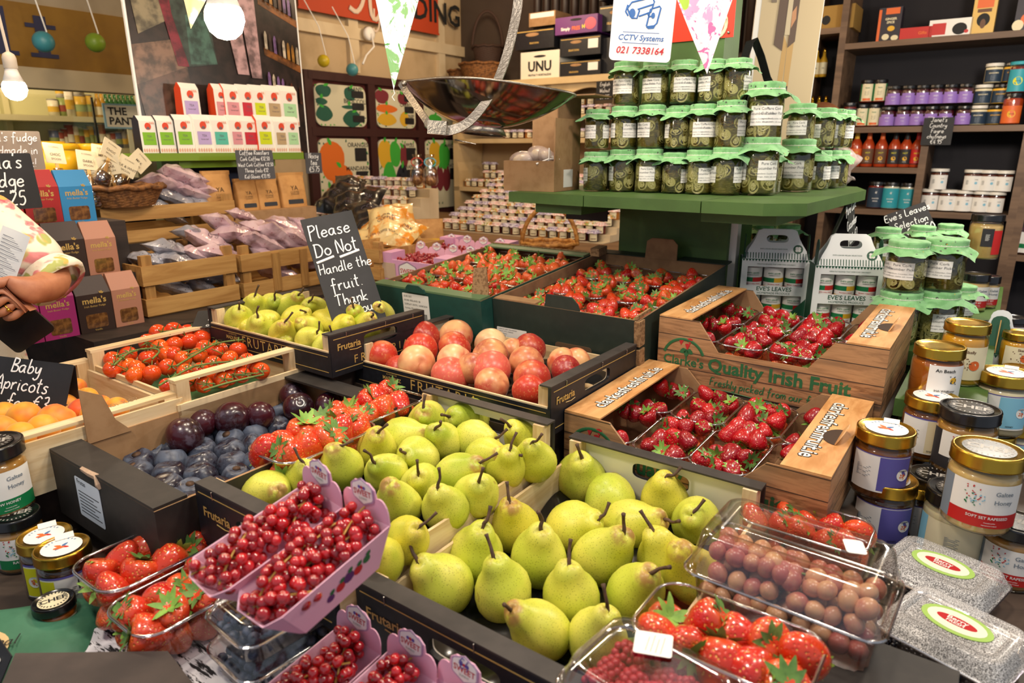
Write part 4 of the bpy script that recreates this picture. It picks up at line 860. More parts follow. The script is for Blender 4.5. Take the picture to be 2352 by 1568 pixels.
# --- pink card boats of redcurrants
STRIG = mat('strig_yellow', '#c9a44c', .6); PINKC = mat('pink_card', '#f0b9cf', .5, var=(8, '#eab0c8', .4, .7)); PINKI = mat('pink_card_inside', '#eebdd3', .55)
def boat_parts(t, tabtext='SWEET', price=None):
    w, l, h = .076, .150, .048; th = .0012
    b = [(-.019, -l/2+.03), (.019, -l/2+.03), (.019, l/2-.02), (-.019, l/2-.02)]; T = [(-w/2, -l/2+.014), (-w*.3, -l/2), (w*.3, -l/2), (w/2, -l/2+.014), (w/2, l/2), (-w/2, l/2)]
    B = [(-.021, -l/2+.034), (-.015, -l/2+.03), (.015, -l/2+.03), (.021, -l/2+.034), (.021, l/2-.02), (-.021, l/2-.02)]
    zt = [h, h*.86, h*.86, h, h, h]; N = 6; vs = [(x, y, 0) for x, y in B]+[(x, y, z) for (x, y), z in zip(T, zt)]+[(x*.95, y*.985, .0012) for x, y in B]+[(x*.965, y*.985, z) for (x, y), z in zip(T, zt)]
    fs = [(i, (i+1) % N, N+(i+1) % N, N+i) for i in range(N)]+[tuple(range(N-1, -1, -1))]
    fi = [(2*N+(i+1) % N, 2*N+i, 3*N+i, 3*N+(i+1) % N) for i in range(N)]+[tuple(2*N+i for i in range(N))]
    rim = [(N+i, N+(i+1) % N, 3*N+(i+1) % N, 3*N+i) for i in range(N)]
    part('card_tray', MB().mat(0).add(vs, fs).mat(1).add(vs, fi+rim), [PINKC, PINKI], t)
    fl = [(-w/2, 0), (w/2, 0), (w/2, .012)]+[(w*.34+w*.16*math.cos(R(a)), .012+.016*math.sin(R(a))) for a in range(10, 120, 20)]+[(.02, .036), (.012, .042), (-.012, .042), (-.02, .036)]+[(-w*.34+w*.16*math.cos(R(a)), .012+.016*math.sin(R(a))) for a in range(70, 180, 20)]+[(-w/2, .012)]
    M = TR(0, l/2, h*.98, rx=R(78)); f = part('back_flap', MB().prism(fl, .0012, M), PINKC, t)
    m = MB().mat(0).prism(hexagon(.036, .032), .0008, M @ TR(0, .030, .0013)).mat(1).prism(hexagon(.032, .028), .0010, M @ TR(0, .030, .0014))
    e = part('emblem', m, [mat('mauve_line', '#b898b8', .5), WHITEP], f)
    m = MB().mat(0); put_text(m, tabtext, .0095, M @ TR(0, .029, .0027), bold=.015); m.mat(1); put_text(m, 'SUNNY', .0042, M @ TR(0, .0225, .0027))
    for q, k in ((-.004, 2), (0, 0), (.004, 2)): m.mat(k).poly([(a, b_, .0027) for a, b_ in ell(q, .0355, .0024, .002, 8)], M)
    if price: m.mat(2); hand(m, price, .012, M @ TR(-.008, .031, .0029), .05)
    part('lettering', m, [REDP, mat('grey_green_ink', '#93a898', .6), mat('violet_ink', '#5a4aa0', .6)], e)
    m = MB(); NM = Matrix(((0, -.48, .876, 0), (1, 0, 0, 0), (0, .876, .48, 0), (0, 0, 0, 1)))
    for k, (q, zz, r) in enumerate(((.005, .022, .006), (.016, .026, .007), (.028, .025, .006), (.04, .03, .005), (-.008, .018, .005))):
        z0 = zz; x0 = .0205+(.038-.0205)*zz/h+.0006; m.mat((0, 2, 0, 1, 2)[k]).poly([(x0+.876*0-.0*b_+a*0+.38*b_*.9, q+a, z0+b_) for a, b_ in ell(0, 0, r, r, 10)])
        m.mat(1).poly([(x0+.0003+.34*b_, q+a, z0+b_) for a, b_ in leaf(0, r*.8, .008, .003, .8)])
    part('fruit_print', m, [REDP, GREENINK, mat('plum_ink', '#5a2a6a', .6)], t)
ME_CUR = MB().sm_().ball((0, 0, 0), .0060, 14, 10).mesh('berry', CURR); ME_TIP = MB().sm_().lathe([(.0012, 0), (.0013, .001), (.0006, .0022)], 6).mesh('tip', STEMB)
def boat(label, P, group, seed, tabtext='SWEET', price=None, nst=6, short=''):
    t = thing('redcurrant_punnet', label, 'punnet', P.translation, P.to_euler(), group); boat_parts(t, tabtext, price); g = random.Random(seed)
    for k in range(nst):
        y0 = -.055+k*.105/(nst-1) if nst > 1 else 0; lay = k % 2
        c = thing('redcurrant_sprig', 'redcurrant sprig, %s from the low end, %s' % (nth(k), short), 'redcurrants', (0, 0, 0), (0, 0, 0), 'redcurrant sprigs '+short)
        x0 = g.uniform(-.012, .012); L_ = .075; a = g.uniform(-.6, .6)+(.0 if lay else .2); ctr = Vector((x0, y0+.004, .040+.011*lay))
        d = Vector((math.sin(a), math.cos(a), .12)); st = [ctr+d*(s*L_)+Vector((0, 0, .008-.03*s*s)) for s in (-.5, -.25, 0, .25, .5)]
        c.matrix_world = P @ Matrix.Translation(ctr); inv = Matrix.Translation(-ctr)
        pl = _cat3([inv @ q for q in st], 3); part('stem', MB().tube(pl, [.0011]*len(pl), 5), STRIG, c)
        for b in range(24):
            s = (b+.5)/24; q = pl[min(int(s*len(pl)), len(pl)-1)]; an = b*2.4+g.uniform(-.4, .4); rr = g.uniform(.0085, .0125); side = d.cross(Vector((0, 0, 1))).normalized(); upv = side.cross(d).normalized()
            pos = q+side*(rr*math.cos(an))*1.25+upv*(rr*math.sin(an)*.85-.002)
            lx, ly = pos.x+ctr.x, pos.y+ctr.y; pos.x -= max(0, abs(lx)-.031)*math.copysign(1, lx); pos.y -= max(0, abs(ly)-.066)*math.copysign(1, ly)
            o = obj('berry', ME_CUR, c, pos, None, g.uniform(.9, 1.1)); o.rotation_euler = (g.uniform(0, 3), g.uniform(0, 3), 0)
            if b % 3 == 0: obj('tip', ME_TIP, o, (0, 0, .0055))
    return t
def posed(x, y, z, rz, rx=0, ry=0): return Matrix.Translation(atz(x, y, z)) @ Euler((rx, ry, RZ+rz)).to_matrix().to_4x4()
boat('pink card punnet of redcurrants leaning on the pear crate, the one further back', posed(637, 1306, 1.062, R(-6), R(14), R(2)), 'pink redcurrant punnets', 1, short='in the punnet by the pear crate')
boat('pink card punnet of redcurrants leaning on the blueberry packs, fully in view', posed(750, 1370, 1.055, R(-4), R(14), R(-4)), 'pink redcurrant punnets', 2, short='in the punnet on the blueberries')
boat('pink card punnet of redcurrants at the bottom edge, nearest the blueberries', posed(720, 1650, .90, R(-2), R(8)), 'pink redcurrant punnets', 3, short='at the bottom edge by the blueberries')
boat('pink card punnet of redcurrants at the bottom edge, middle of the three', posed(842, 1722, .90, R(-2), R(8)), 'pink redcurrant punnets', 4, short='in the middle bottom punnet')
boat('pink card punnet at the bottom edge with a handwritten price on its tab', posed(965, 1800, .90, R(-2), R(8)), 'pink redcurrant punnets', 5, 'SWEET', '\u20ac4', 3, 'in the price marked punnet')
# pink carton: punnets with tabs, currants too many to count
m = MB().sm_(); g = random.Random(4)
for c in range(4):
    for r in range(2):
        M = boxed(boxK, .045+c*.077, .085+r*.17, .03); t = thing('redcurrant_punnet', 'pink redcurrant punnet in the pink carton, %s row, %s along' % (('front', 'back')[r], nth(c)), 'punnet', M.translation, M.to_euler(), 'punnets in the pink carton'); boat_parts(t)
        for k in range(75): m.add(*(lambda b: (b.v, b.f))(MB().ball((0, 0, 0), .0062, 8, 6)), M @ TR(g.uniform(-.032, .032), g.uniform(-.066, .066), .044+g.uniform(-.008, .016)*(1-.3*abs(k % 7-3))))
o = tag(obj('redcurrants', m.mesh('redcurrants', CURR)), 'shiny red currants heaped in the punnets of the pink carton', 'redcurrants'); o['kind'] = 'stuff'
# --- painted box under the front punnets, blueberries, grapes, raspberries, blackberries
@special('white_black_brush')
def BRUSH(t):
    v = t.scale(t.co(), (18, 120, 30)); n = t.noise(v, 1.2, 4, .7); n2 = t.noise(t.co(), 9, 2); t.color(t.mix(t.step(t.math('ADD', n, t.math('MULTIPLY', n2, .5)), .73, .78), '#e9e8ee', '#17171c')).p(Roughness=.7)
pb = thing('painted_box', 'cardboard box painted white with black brush marks under the front punnets', 'box', S(.285, -.93, .846), (0, 0, RZ))
part('box_side', MB().box(0, 0, 0, .42, .25, .012), KRAFT, pb); part('painted_top', MB().box(-.004, -.004, .0121, .424, .254, .0165), BRUSH, pb)
ds = thing('dark_box', 'dark cardboard box under the grape pack and the raspberries', 'box', S(.30, -.225, .846), (0, 0, RZ))
part('box_body', MB().box(0, -.06, 0, .26, .50, .0965), BLKCARD, ds)
def clam(label, cat, P, w, l, h, group=None, lidh=.4, lm=None):
    t = thing('clamshell_pack', label, cat, P.translation, P.to_euler(), group); hb = h*(1-lidh)
    m = MB().sm_(); loop_tray(m, [(flute(rrect(w*.86, l*.9, .02, 6), 2, .025), 0), (flute(rrect(w*.92, l*.94, .02, 6), 2, .02), hb*.9), (rrect(w, l, .02, 6), hb), (rrect(w*1.04, l*1.03, .022, 6), hb)]); part('tray', m, CLAM, t)
    m = MB().sm_(); loop_tray(m, [(rrect(w*1.04, l*1.03, .022, 6), hb+.001), (rrect(w*.98, l*.98, .02, 6), hb+.002), (rrect(w*.96, l*.965, .02, 6), hb+(h-hb)*.4), (rrect(w*.93, l*.95, .02, 6), hb+(h-hb)*.45), (rrect(w*.86, l*.9, .02, 6), h*.97), (rrect(w*.8, l*.86, .018, 6), h), (rrect(w*.6, l*.7, .012, 6), h), (rrect(w*.59, l*.69, .012, 6), h-.002)], False)
    m.add([(x, y, h-.002) for x, y in rrect(w*.59, l*.69, .012, 6)], [tuple(range(28))] if len(rrect(1, 1, .1, 6)) == 28 else [tuple(range(len(rrect(1, 1, .1, 6))))]); part('lid', m, lm or CLAM, t)
    P_ = [(x, y, hb+.0005) for x, y in rrect(w*1.04, l*1.03, .022, 6)]; part('rim', MB().tube(P_+P_[:1], .0018, 5), RIMC, t)
    return t
ME_BLU = MB().sm_().ball((0, 0, 0), .0075, 12, 8, (1, 1, .85)).mesh('flesh', BLUEB); ME_CRN = star(5, .0032, .0012, .0015, .0, random.Random(2)).mesh('crown', mat('blueberry_crown', '#2a3142', .7))
def heap(kind, cat, P, nx, ny, nz, dx, dy, z0, dz, label, group, build, seed, jit=.3):
    g = random.Random(seed)
    for k in range(nz):
        for j in range(ny-k % 2):
            for i in range(nx-k % 2):
                M = P @ TR((i-(nx-1-k % 2)/2)*dx+g.uniform(-jit, jit)*dx*.5, (j-(ny-1-k % 2)/2)*dy+g.uniform(-jit, jit)*dy*.5, z0+k*dz+g.uniform(-.001, .002))
                t = thing(kind, label, cat, M.translation, (g.uniform(-1, 1), g.uniform(-1, 1), g.uniform(0, 6)), group); build(t)
def b_blue(t): obj('flesh', ME_BLU, t); obj('crown', ME_CRN, t, (0, 0, .0062))
for k, (x, y, z, n) in enumerate([(640, 1505, .865, 'lower'), (640, 1432, .917, 'upper')]):
    P = posed(x, y, z, R(-4)); c = clam('%s clear pack of blueberries on the painted box, under the redcurrants' % n, 'fruit pack', P, .105, .14, .05, 'blueberry packs')
    heap('blueberry', 'blueberry', P, 6, 8, 2, .0148, .0152, .010, .013, 'dusty blue blueberry inside the %s clear pack' % n, 'blueberries in the %s pack' % n, b_blue, 31+k)
part('lid_sticker', MB().mat(0).prism(ell(.0, .02, .028, .034, 20), .0006, TR(z=.0505)), mat('sticker_green', '#4caf3c', .5), c)
ME_GRP = MB().sm_().ball((0, 0, 0), .0115, 16, 12, (1, 1, 1.15)).mesh('grape', GRAPE)
P = posed(1808, 1405, .944, R(88)); c = clam('large clear clamshell of red grapes in front of the honey jars', 'fruit pack', P, .142, .222, .105, None, .5)
part('lid_sticker', MB().prism(rrect(.03, .022, .004), .0006, TR(.02, -.06, .1055, rz=.4)), WHITEP, c)
g = random.Random(9)
for s, (y0, lab) in enumerate(((-.045, 'stalk end bunch of red grapes nearest the blackberry packs'), (.045, 'bunch of red grapes nearest the pears'))):
    t = thing('grape_bunch', lab+' inside the clamshell', 'grapes', (0, 0, 0), (0, 0, 0), 'red grape bunches'); t.matrix_world = P @ TR(0, y0, .03)
    pl = [(0, -.045, .035), (.008, -.01, .03), (-.006, .025, .034), (.0, .045, .03)]; part('stalk', MB().tube(_cat3([Vector(q) for q in pl]), .0018, 5), VINE, t)
    for k in range(3):
        for j in range(5-k % 2):
            for i in range(5-k):
                obj('grape', ME_GRP, t, ((i-(4-k)/2)*.0205+g.uniform(-.004, .004), (j-(4-k % 2)/2)*.0205+g.uniform(-.004, .004), -.012+k*.0215+g.uniform(-.003, .003)), (g.uniform(-1, 1), g.uniform(-1, 1), 0), g.uniform(.9, 1.08))
m = MB().sm_(); g = random.Random(6)
for k in range(5):
    rr = (.0058, .0088, .0096, .0080, .0045)[k]; n = (6, 8, 9, 8, 4)[k]
    for i in range(n): a = 2*math.pi*(i+.5*(k % 2))/n; m.ball((rr*math.cos(a), rr*math.sin(a), .008-.0046*k), .0040, 8, 6)
m.ball((0, 0, -.0125), .0028, 6, 5); ME_RAS = m.mesh('flesh', RASP)
def b_rasp(t): obj('flesh', ME_RAS, t, None, None, 1.2)
P = posed(1500, 1672, .944, R(82), 0, R(-3)); c = clam('clear pack of raspberries with a white price sticker at the bottom edge', 'fruit pack', P, .115, .165, .072, None, .4)
st = part('price_sticker', MB().prism(rrect(.038, .032, .003), .0006, TR(.028, .02, .0724, rz=R(-62))), WHITEP, c)
m = MB()
for q in range(4): m.box(-.012, -.01+q*.005, .0732, .012-.004*(q % 2), -.0092+q*.005, .0734, TR(.028, .02, 0, rz=R(20)))
part('lettering', m, mat('faint_red_print', '#eeb0a8', .6), st)
heap('raspberry', 'raspberry', P, 4, 6, 2, .0245, .0245, .016, .024, 'red raspberry in the clear pack at the bottom edge', 'raspberries in the pack', b_rasp, 8)
ME_BLK = MB(); ME_BLK.v, ME_BLK.f, ME_BLK.mi, ME_BLK.sm = m.v[:0], [], [], []
mb = MB().sm_()
for k in range(5):
    rr = (.005, .0085, .0095, .0085, .005)[k]; n = (6, 10, 10, 9, 6)[k]
    for i in range(n): a = 2*math.pi*(i+.5*(k % 2))/n; mb.ball((rr*math.cos(a), rr*math.sin(a), .009-.0045*k), .0032, 8, 6)
ME_BLK = mb.mesh('flesh', BLACKB)
for k, (x, y, n, rz_) in enumerate([(2150, 1370, 'further back beside the honey jars', 74), (2180, 1512, 'nearest the corner', 72)]):
    P = posed(x, y, .847, R(rz_)); c = clam('clear pack of blackberries with a green oval sticker, %s' % n, 'fruit pack', P, .125, .15, .058, 'blackberry packs', .4, FROST)
    e = part('lid_sticker', MB().mat(0).prism(ell(0, 0, .028, .042, 28), .0006, TR(z=.0566)).mat(1).prism(ell(0, 0, .022, .035, 24), .0003, TR(z=.0573)), [mat('sticker_lime', '#a9cf6a', .5), mat('sticker_cream', '#f1f0da', .5)], c)
    m = MB().mat(0).prism(ell(0, 0, .009, .024, 20), .0003, TR(z=.0577)).mat(1); put_text(m, 'Berry', .011, TR(.003, 0, .0582, rz=R(-90)), bold=.02); put_text(m, 'FRESH', .008, TR(-.005, 0, .0582, rz=R(-90)), bold=.02)
    part('lettering', m, [REDP, WHITEP], e)
    def b_blk(t): obj('flesh', ME_BLK, t)
    heap('blackberry', 'blackberry', P, 5, 6, 2, .0215, .0215, .013, .021, 'black berry in the pack %s' % n, 'blackberries %s' % n, b_blk, 50+k)
GLASS = clear('jar_glass', '#fbfbf6', .05, .65, .04); GOLDM = mat('gold_lid', '#c9a13c', .25, 1.0); BLKLID = mat('black_lid', '#121214', .22, spec=.7); WHLID = mat('white_lid', '#e6e2d8', .4)
def face(P, a=0.): return math.atan2(-P.x, P.y)+a        # turn a thing so that its local -y looks at us
def wrap(m, r):                                       # xz lettering plane -> around a cylinder, front at -y
    return m.warp(lambda p: Vector(((r-p.y)*math.sin(p.x/r), -(r-p.y)*math.cos(p.x/r), p.z)))
def patch(m, r, a0, a1, z0, z1, n=14):
    vs = [(r*math.sin(R(a0+(a1-a0)*i/n)), -r*math.cos(R(a0+(a1-a0)*i/n)), z) for z in (z0, z1) for i in range(n+1)]
    return m.add(vs, [(i, i+1, n+2+i, n+1+i) for i in range(n)])
_jc = {}
def jar_meshes(r, h, lidh, neck, cm, lidm, fillz=.74, n=28):
    key = (r, h, lidh, neck, cm.name, lidm.name)
    if key not in _jc:
        b = h-lidh
        pr = [(r*.80, .0), (r*.95, .0015), (r, .006), (r, b*.80), (r*.985, b*.86), (r*(neck+.03), b*.94), (r*neck, b*.97), (r*neck, b)]
        gl = MB().sm_().lathe(pr, n, cap1=False).mesh('glass', GLASS)
        ct = MB().sm_().lathe([(r*.78, .003), (r*.93, .0035), (r*.972, .008), (r*.972, b*.80), (r*.95, b*.87), (r*.9*neck, b*.93)], n).mesh('contents', cm)
        L = r*(neck+.07); ld = MB().sm_().lathe([(L*.99, b-.001), (L*1.01, b), (L*1.01, b+.0015), (L, b+.003), (L, h-.003), (L*.985, h-.0006), (L*.95, h), (L*.90, h-.0003), (L*.88, h-.0012), (L*.4, h-.0012)], n).mesh('lid', lidm)
        _jc[key] = (gl, ct, ld)
    return _jc[key]
def label_parts(t, r, h, spec, mats_):
    """spec: patches [(a0,a1,z0,z1,mat)], texts [(string, size, angle, z, mat)] in degrees and fractions of h"""
    pm = sorted({p[4] for p in spec[0]}); m = MB().sm_()
    for k, (a0, a1, z0, z1, c) in enumerate(spec[0]): m.mat(pm.index(c)); patch(m, r+.0004+.00012*k, a0, a1, z0*h, z1*h)
    lb = part('label', m, [mats_[c] for c in pm], t)
    if spec[1]:
        tm = sorted({p[4] for p in spec[1]}); m = MB()
        for s, size, a, z, c in spec[1]:
            m.mat(tm.index(c)); M = TR(R(a)*r, -.0011, z*h) @ FRONT
            if s == '=':                              # lines of small print
                for q in range(9): m.box(R(a)*r-size*.5, -.0012, z*h+.0023*(4-q), R(a)*r+size*(.5-.13*(q*37 % 3)), -.0010, z*h+.0023*(4-q)+.0007)
            elif s == '*':                            # scattered little bees or flecks
                g = random.Random(int(z*100)); 
                for q in range(14):
                    x, y = g.uniform(-.5, .5)*size, g.uniform(-.5, .5)*size*1.3
                    m.poly([(R(a)*r+x+p_, -.0011, z*h+y+q_) for p_, q_ in leaf(0, 0, .0030, .0009, g.uniform(0, 6))])
            elif s == '@':                            # bee roundel
                m.add([(R(a)*r+p_, -.0010, z*h+q_) for p_, q_ in ell(0, 0, size, size, 20)], [tuple(range(20))])
            else: put_text(m, s, size, M, bold=.015)
        wrap(m, r); part('lettering', m, [mats_[c] for c in tm], lb)
    return lb
LM = {'w': WHITEP, 'k': INK, 'r': mat('label_red', '#c5221f', .5), 'g': mat('label_green', '#0f7a45', .5), 'b': mat('label_light_blue', '#86c3dc', .5), 'p': mat('label_purple', '#5a55a3', .5), 'y': mat('label_yellow', '#e4dc1c', .5),
      'c': mat('label_cream', '#e8ddb8', .55), 'd': mat('label_charcoal', '#2d2b2f', .55), 'v': mat('label_violet', '#9a78c8', .5), 'o': mat('label_orange', '#e2692a', .5), 't': mat('label_teal', '#2f9fae', .5), 'n': mat('label_navy', '#20354a', .5), 'G': GOLDINK, 'B': mat('label_brown', '#6b4a34', .6), 's': mat('label_slate', '#7b8794', .55), 'm': mat('label_mustard', '#e5b02c', .5)}
def jar(label, cat, P, r, h, lidh, neck, cm, lidm, spec, rot=0., group=None, top=None, name='jar'):
    t = thing(name, label, cat, P, (0, 0, face(P, R(rot))), group)
    for nm, me in zip(('glass', 'contents', 'lid'), jar_meshes(r, h, lidh, neck, cm, lidm)): obj(nm, me, t)
    if spec: label_parts(t, r, h, spec, LM)
    if top:
        L = r*(neck+.07); ld = [c for c in t.children if c.name.startswith('lid')][-1]; m = MB(); k = {'hannah': 0, 'chef': 1, 'cream': 2}[top]
        m.mat(0).prism(ell(0, -.001, L*.72, L*.72, 24), .0003, TR(z=h-.0008))
        if k == 0:
            m.mat(0).prism([(-.012, L*.5), (.012, L*.5), (.012, L*1.02), (-.012, L*1.02)], .0003, TR(.006, 0, h+.0002))
            for a, c in ((-40, 1), (40, 2), (140, 3), (220, 2)): m.mat(c).poly([(p_, q_-.001, h-.0003) for p_, q_ in leaf(0, 0, L*.32, L*.07, R(a))])
            m.mat(3).poly([(p_, q_, h-.0002) for p_, q_ in ell(-L*.1, -L*.1, L*.2, L*.09, 10)]); m.mat(2)
            for q in range(9): m.box(-.0008, L*.52, h-.0004, .0008, L*.6, h-.0002, Matrix.Rotation(R(-60+15*q), 4, 'Z'))
            ms = [WHITEP, LM['r'], mat('bee_blue', '#3f74a8', .5), LM['o']]
        else:
            m.mat(1)
            for q in range(24): m.box(-.0009, L*.56, h-.0004, .0009, L*.66, h-.0002, Matrix.Rotation(R(15*q), 4, 'Z'))
            put_text(m, 'CHEF', L*.5, TR(0, 0, h-.0003), bold=.03); ms = [BLKLID if k == 1 else LM['c'], mat('pale_grey_print', '#a9a49c', .5) if k == 1 else INK]
        part('lid_print', m, ms, ld)
    return t
def honey(name, col, rough=.08, trans=.0, var=None):
    if name not in MATS:
        t = NT(name); t.color(t.mix(t.step(t.noise(t.co(), 40, 2), .4, .7), col, var or col)); t.p(Roughness=rough, Coat_Weight=1, Coat_Roughness=.03, Transmission_Weight=trans, Subsurface_Weight=.25, Subsurface_Scale=.5, Subsurface_Radius=(.02, .01, .004)); MATS[name] = t.m
    return MATS[name]
H_AMB = honey('amber_honey', '#a85a10'); H_GOLD = honey('golden_honey', '#d69a1a'); H_CRM = honey('creamed_honey', '#d4b271', .3); H_WHT = honey('white_honey', '#ddd0ae', .35); H_DRK = honey('dark_honey', '#3a1a10'); H_TAN = honey('tan_honey', '#b0803c', .2); H_BRN = honey('brown_honey', '#7a4418')
HAN = lambda c: ([(-60, 62, .14, .70, 'w'), (-2, 62, .165, .68, c), (-60, 62, .69, .705, 'p')], [('=', .024, -32, .42, 's'), ('@', .0105, 46, .43, 'w'), ('HANNAH', .0035, 46, .49, 'k'), ('*', .006, 46, .42, 'o'), ('HONEY', .004, 25, .2, 'k')])
GAL = lambda c, s, dk=False: ([(-45, 75, .12, .68, 'w'), (-70, -45, .12, .68, 'd' if dk else 's'), (-45, 75, .12, .30, c)], [('*', .018, -8, .54, 'r'), ('*', .017, -2, .50, 'b'), ('*', .016, -12, .46, 'g'), ('Galtee', .0095, 38, .57, 's'), ('Honey', .0095, 38, .46, 's'), (s, .0062, 18, .25, 'w'), ('Contains pollen', .0024, 22, .19, 'w'), ('Harvested in Ireland', .0024, 22, .155, 'w')])
TZ = .8455
def hj(label, x, y, z, w, cm, lidm, spec, top=None, rot=0., hr=1.28, neck=.93, lidh=.0155):
    P = atz(x, y, z); r = sz(w, P)/2; d = (P-Vector((0, 0, P.z))).normalized(); P = P+Vector((d.x, d.y, 0))*r*.9; r *= 1.07
    return jar(label, 'honey jar', P, r, 2*r*hr, lidh*r/.035, neck, cm, lidm, spec, rot, 'honey jars', top, 'honey_jar')
SKEL = ([(-40, 80, .12, .66, 'c')], [('Skelly', .008, 20, .58, 'B'), ('*', .022, 8, .42, 'B'), ('@', .010, 34, .36, 'o')])
ANB = ([(-15, 75, .10, .72, 'w')], [('An Beach', .0088, 22, .63, 'k'), ('Irish Wildflower', .0055, 26, .26, 'k'), ('HONEY', .0035, 30, .2, 'k'), ('@', .006, 42, .46, 'm'), ('*', .012, 42, .46, 'n')])
hj('golden honey jar with cream beehive label, tallest behind the amber jar', 2197, 885, 1.0355, 86, H_GOLD, GOLDM, SKEL, None, 0, 1.55)
hj('deep amber honey jar with plain white label beside the upper strawberry box', 2137, 925, 1.0355, 98, H_AMB, GOLDM, ANB, None, 0, 1.22)
hj('dark jar with gold lid and red label behind the blue labelled jars', 2262, 975, .94, 86, H_DRK, GOLDM, HAN('r'), 'hannah', 10)
hj('cream honey jar with light blue label, upper of two', 2283, 1000, .945, 104, H_WHT, GOLDM, HAN('b'), 'hannah', 0)
hj('cream honey jar with light blue label, lower of two by the table edge', 2312, 1098, TZ, 92, H_WHT, GOLDM, HAN('b'), None, 0)
hj('pale honey jar half hidden behind the black lidded jar', 2262, 1105, TZ, 80, H_WHT, GOLDM, HAN('b'), 'hannah', 40)
hj('brown honey jar with purple edged white label and gold lid', 2117, 1055, .945, 104, H_BRN, GOLDM, ([(-60, 62, .12, .70, 'w'), (0, 62, .14, .68, 'c'), (-60, 62, .69, .71, 'p')], [('=', .024, -30, .42, 'k'), ('227g', .004, 10, .18, 'k'), ('Wild', .005, 40, .16, 'k')]), 'hannah')
hj('brown honey jar under the purple edged jar', 2090, 1145, TZ, 88, H_DRK, GOLDM, HAN('p'), None, 20)
hj('brown honey jar tucked against the wood printed box corner', 2052, 1050, TZ+.0, 80, H_AMB, GOLDM, ANB, None, -30)
hj('tan honey jar with black lid and picture label standing on the other stack', 2198, 1098, .945, 116, H_TAN, BLKLID, GAL('d', 'IRISH HONEY', True), 'chef')
hj('tan honey jar with black lid under the picture label jar', 2122, 1236, TZ, 104, H_TAN, BLKLID, GAL('g', 'IRISH HONEY', True), 'chef')
hj('heather honey jar with white and purple label, upper of two beside the strawberries', 2010, 1146, .937, 116, H_BRN, GOLDM, HAN('p'), 'hannah')
hj('dark honey jar with purple label under the heather honey jar', 2012, 1262, TZ, 118, H_DRK, GOLDM, HAN('p'), 'hannah')
hj('gold lidded honey jar with purple label behind the lower purple jar', 2082, 1240, TZ, 96, H_DRK, GOLDM, HAN('p'), None, 25)
hj('large pale honey jar with red band and gold lid on top of two others', 2232, 1222, .944, 138, H_CRM, GOLDM, GAL('r', 'SOFT SET RAPESEED'), 'chef')
hj('white honey jar with black lid supporting the large red band jar', 2172, 1308, TZ, 130, H_WHT, BLKLID, ([(-70, 60, .12, .66, 'c'), (-70, -48, .12, .66, 'b')], [('=', .02, 0, .4, 's')]), 'chef')
hj('tan honey jar with black lid and red band at the table corner', 2302, 1352, TZ, 112, H_TAN, BLKLID, GAL('r', 'SOFT SET RAPESEED'), 'chef', -10)
hj('small dark jar with black lid, farther of two beyond the folded carton', 2312, 800, 1.0, 52, H_DRK, BLKLID, ANB, None)
hj('small dark jar with black lid, nearer of two beyond the folded carton', 2272, 815, 1.0, 52, H_DRK, BLKLID, ANB, None)
hj('golden honey jar with bee label beside the folded carton', 2325, 850, .99, 62, H_GOLD, GOLDM, SKEL, None)
hj('small dark jar with gold lid below the bee label jar', 2322, 930, .93, 62, H_DRK, GOLDM, HAN('w'), None)
# the group at the front corner
hj('honey jar with black lid and green band stacked on another', 12, 1195, .926, 128, H_TAN, BLKLID, GAL('g', 'RAW HONEY'), 'chef', -8)
hj('honey jar with black lid and green band, lower of the stack', 62, 1312, TZ, 96, H_TAN, BLKLID, GAL('g', 'RAW HONEY'), 'chef', -12)
hj('honey jar with black lid and green band at the very edge', -12, 1300, TZ, 90, H_TAN, BLKLID, GAL('g', 'RAW HONEY'), None, 0)
YL = ([(-62, 62, .10, .66, 'w'), (-62, -12, .12, .62, 'y'), (-62, 62, .645, .68, 'p')], [('@', .009, -38, .38, 'w'), ('*', .006, -38, .38, 'o'), ('=', .016, 15, .36, 'k')])
YL2 = ([(-62, 66, .10, .66, 'w'), (-62, -28, .12, .62, 'y'), (-62, 66, .645, .68, 'p')], [('@', .009, -48, .34, 'w'), ('=', .017, 0, .36, 'k'), ('|||||||||', .016, 44, .5, 'k'), ('10', .006, 50, .2, 'g')])
hj('dark jam jar with gold lid and yellow label, farther of two', 132, 1372, TZ, 104, H_DRK, GOLDM, YL, 'hannah', 0, 1.28)
hj('dark jam jar with gold lid, yellow label and barcode, nearer of two', 172, 1405, TZ, 108, H_DRK, GOLDM, YL2, 'hannah', 0, 1.28)
hj('small amber honey jar with black lid and cream lid label behind the green napkin', 142, 1470, TZ, 82, H_AMB, BLKLID, ([(-60, 60, .2, .6, 'c')], [('HONEY', .006, 0, .4, 'k')]), 'cream', 0, 1.0)
# --- pickle jars with green cloth covers
@special('green_bee_cloth')
def CLOTH(t):
    v = t.off(t.co(), 4); n = t.noise(v, 60, 3); c = t.mix(t.step(n, .4, .65), '#8cc487', '#74b070'); d = t.vor(v, 62); c = t.mix(t.step(d, .13, .17, 1, 0), c, '#4c5a48'); d2 = t.vor(t.scale(v, (1.15, 1.15, 1.15)), 62); c = t.mix(t.step(d2, .06, .09, 1, 0), c, '#d8b83a')
    t.color(c).p(Roughness=.85, Sheen_Weight=.2)
@special('cucumber_brine')
def BRINE(t):
    v = t.off(t.co(), 6); n = t.noise(v, 22, 4, .65, .6); w = t.noise(t.scale(v, (1, 1, 5)), 45, 3, .6, 1.5)
    c = t.mix(t.step(n, .36, .66), '#5e5420', '#29240f'); c = t.mix(t.math('MULTIPLY', t.step(w, .5, .68), .6), c, '#8f8442'); t.color(c).p(Roughness=.15, Coat_Weight=.6)
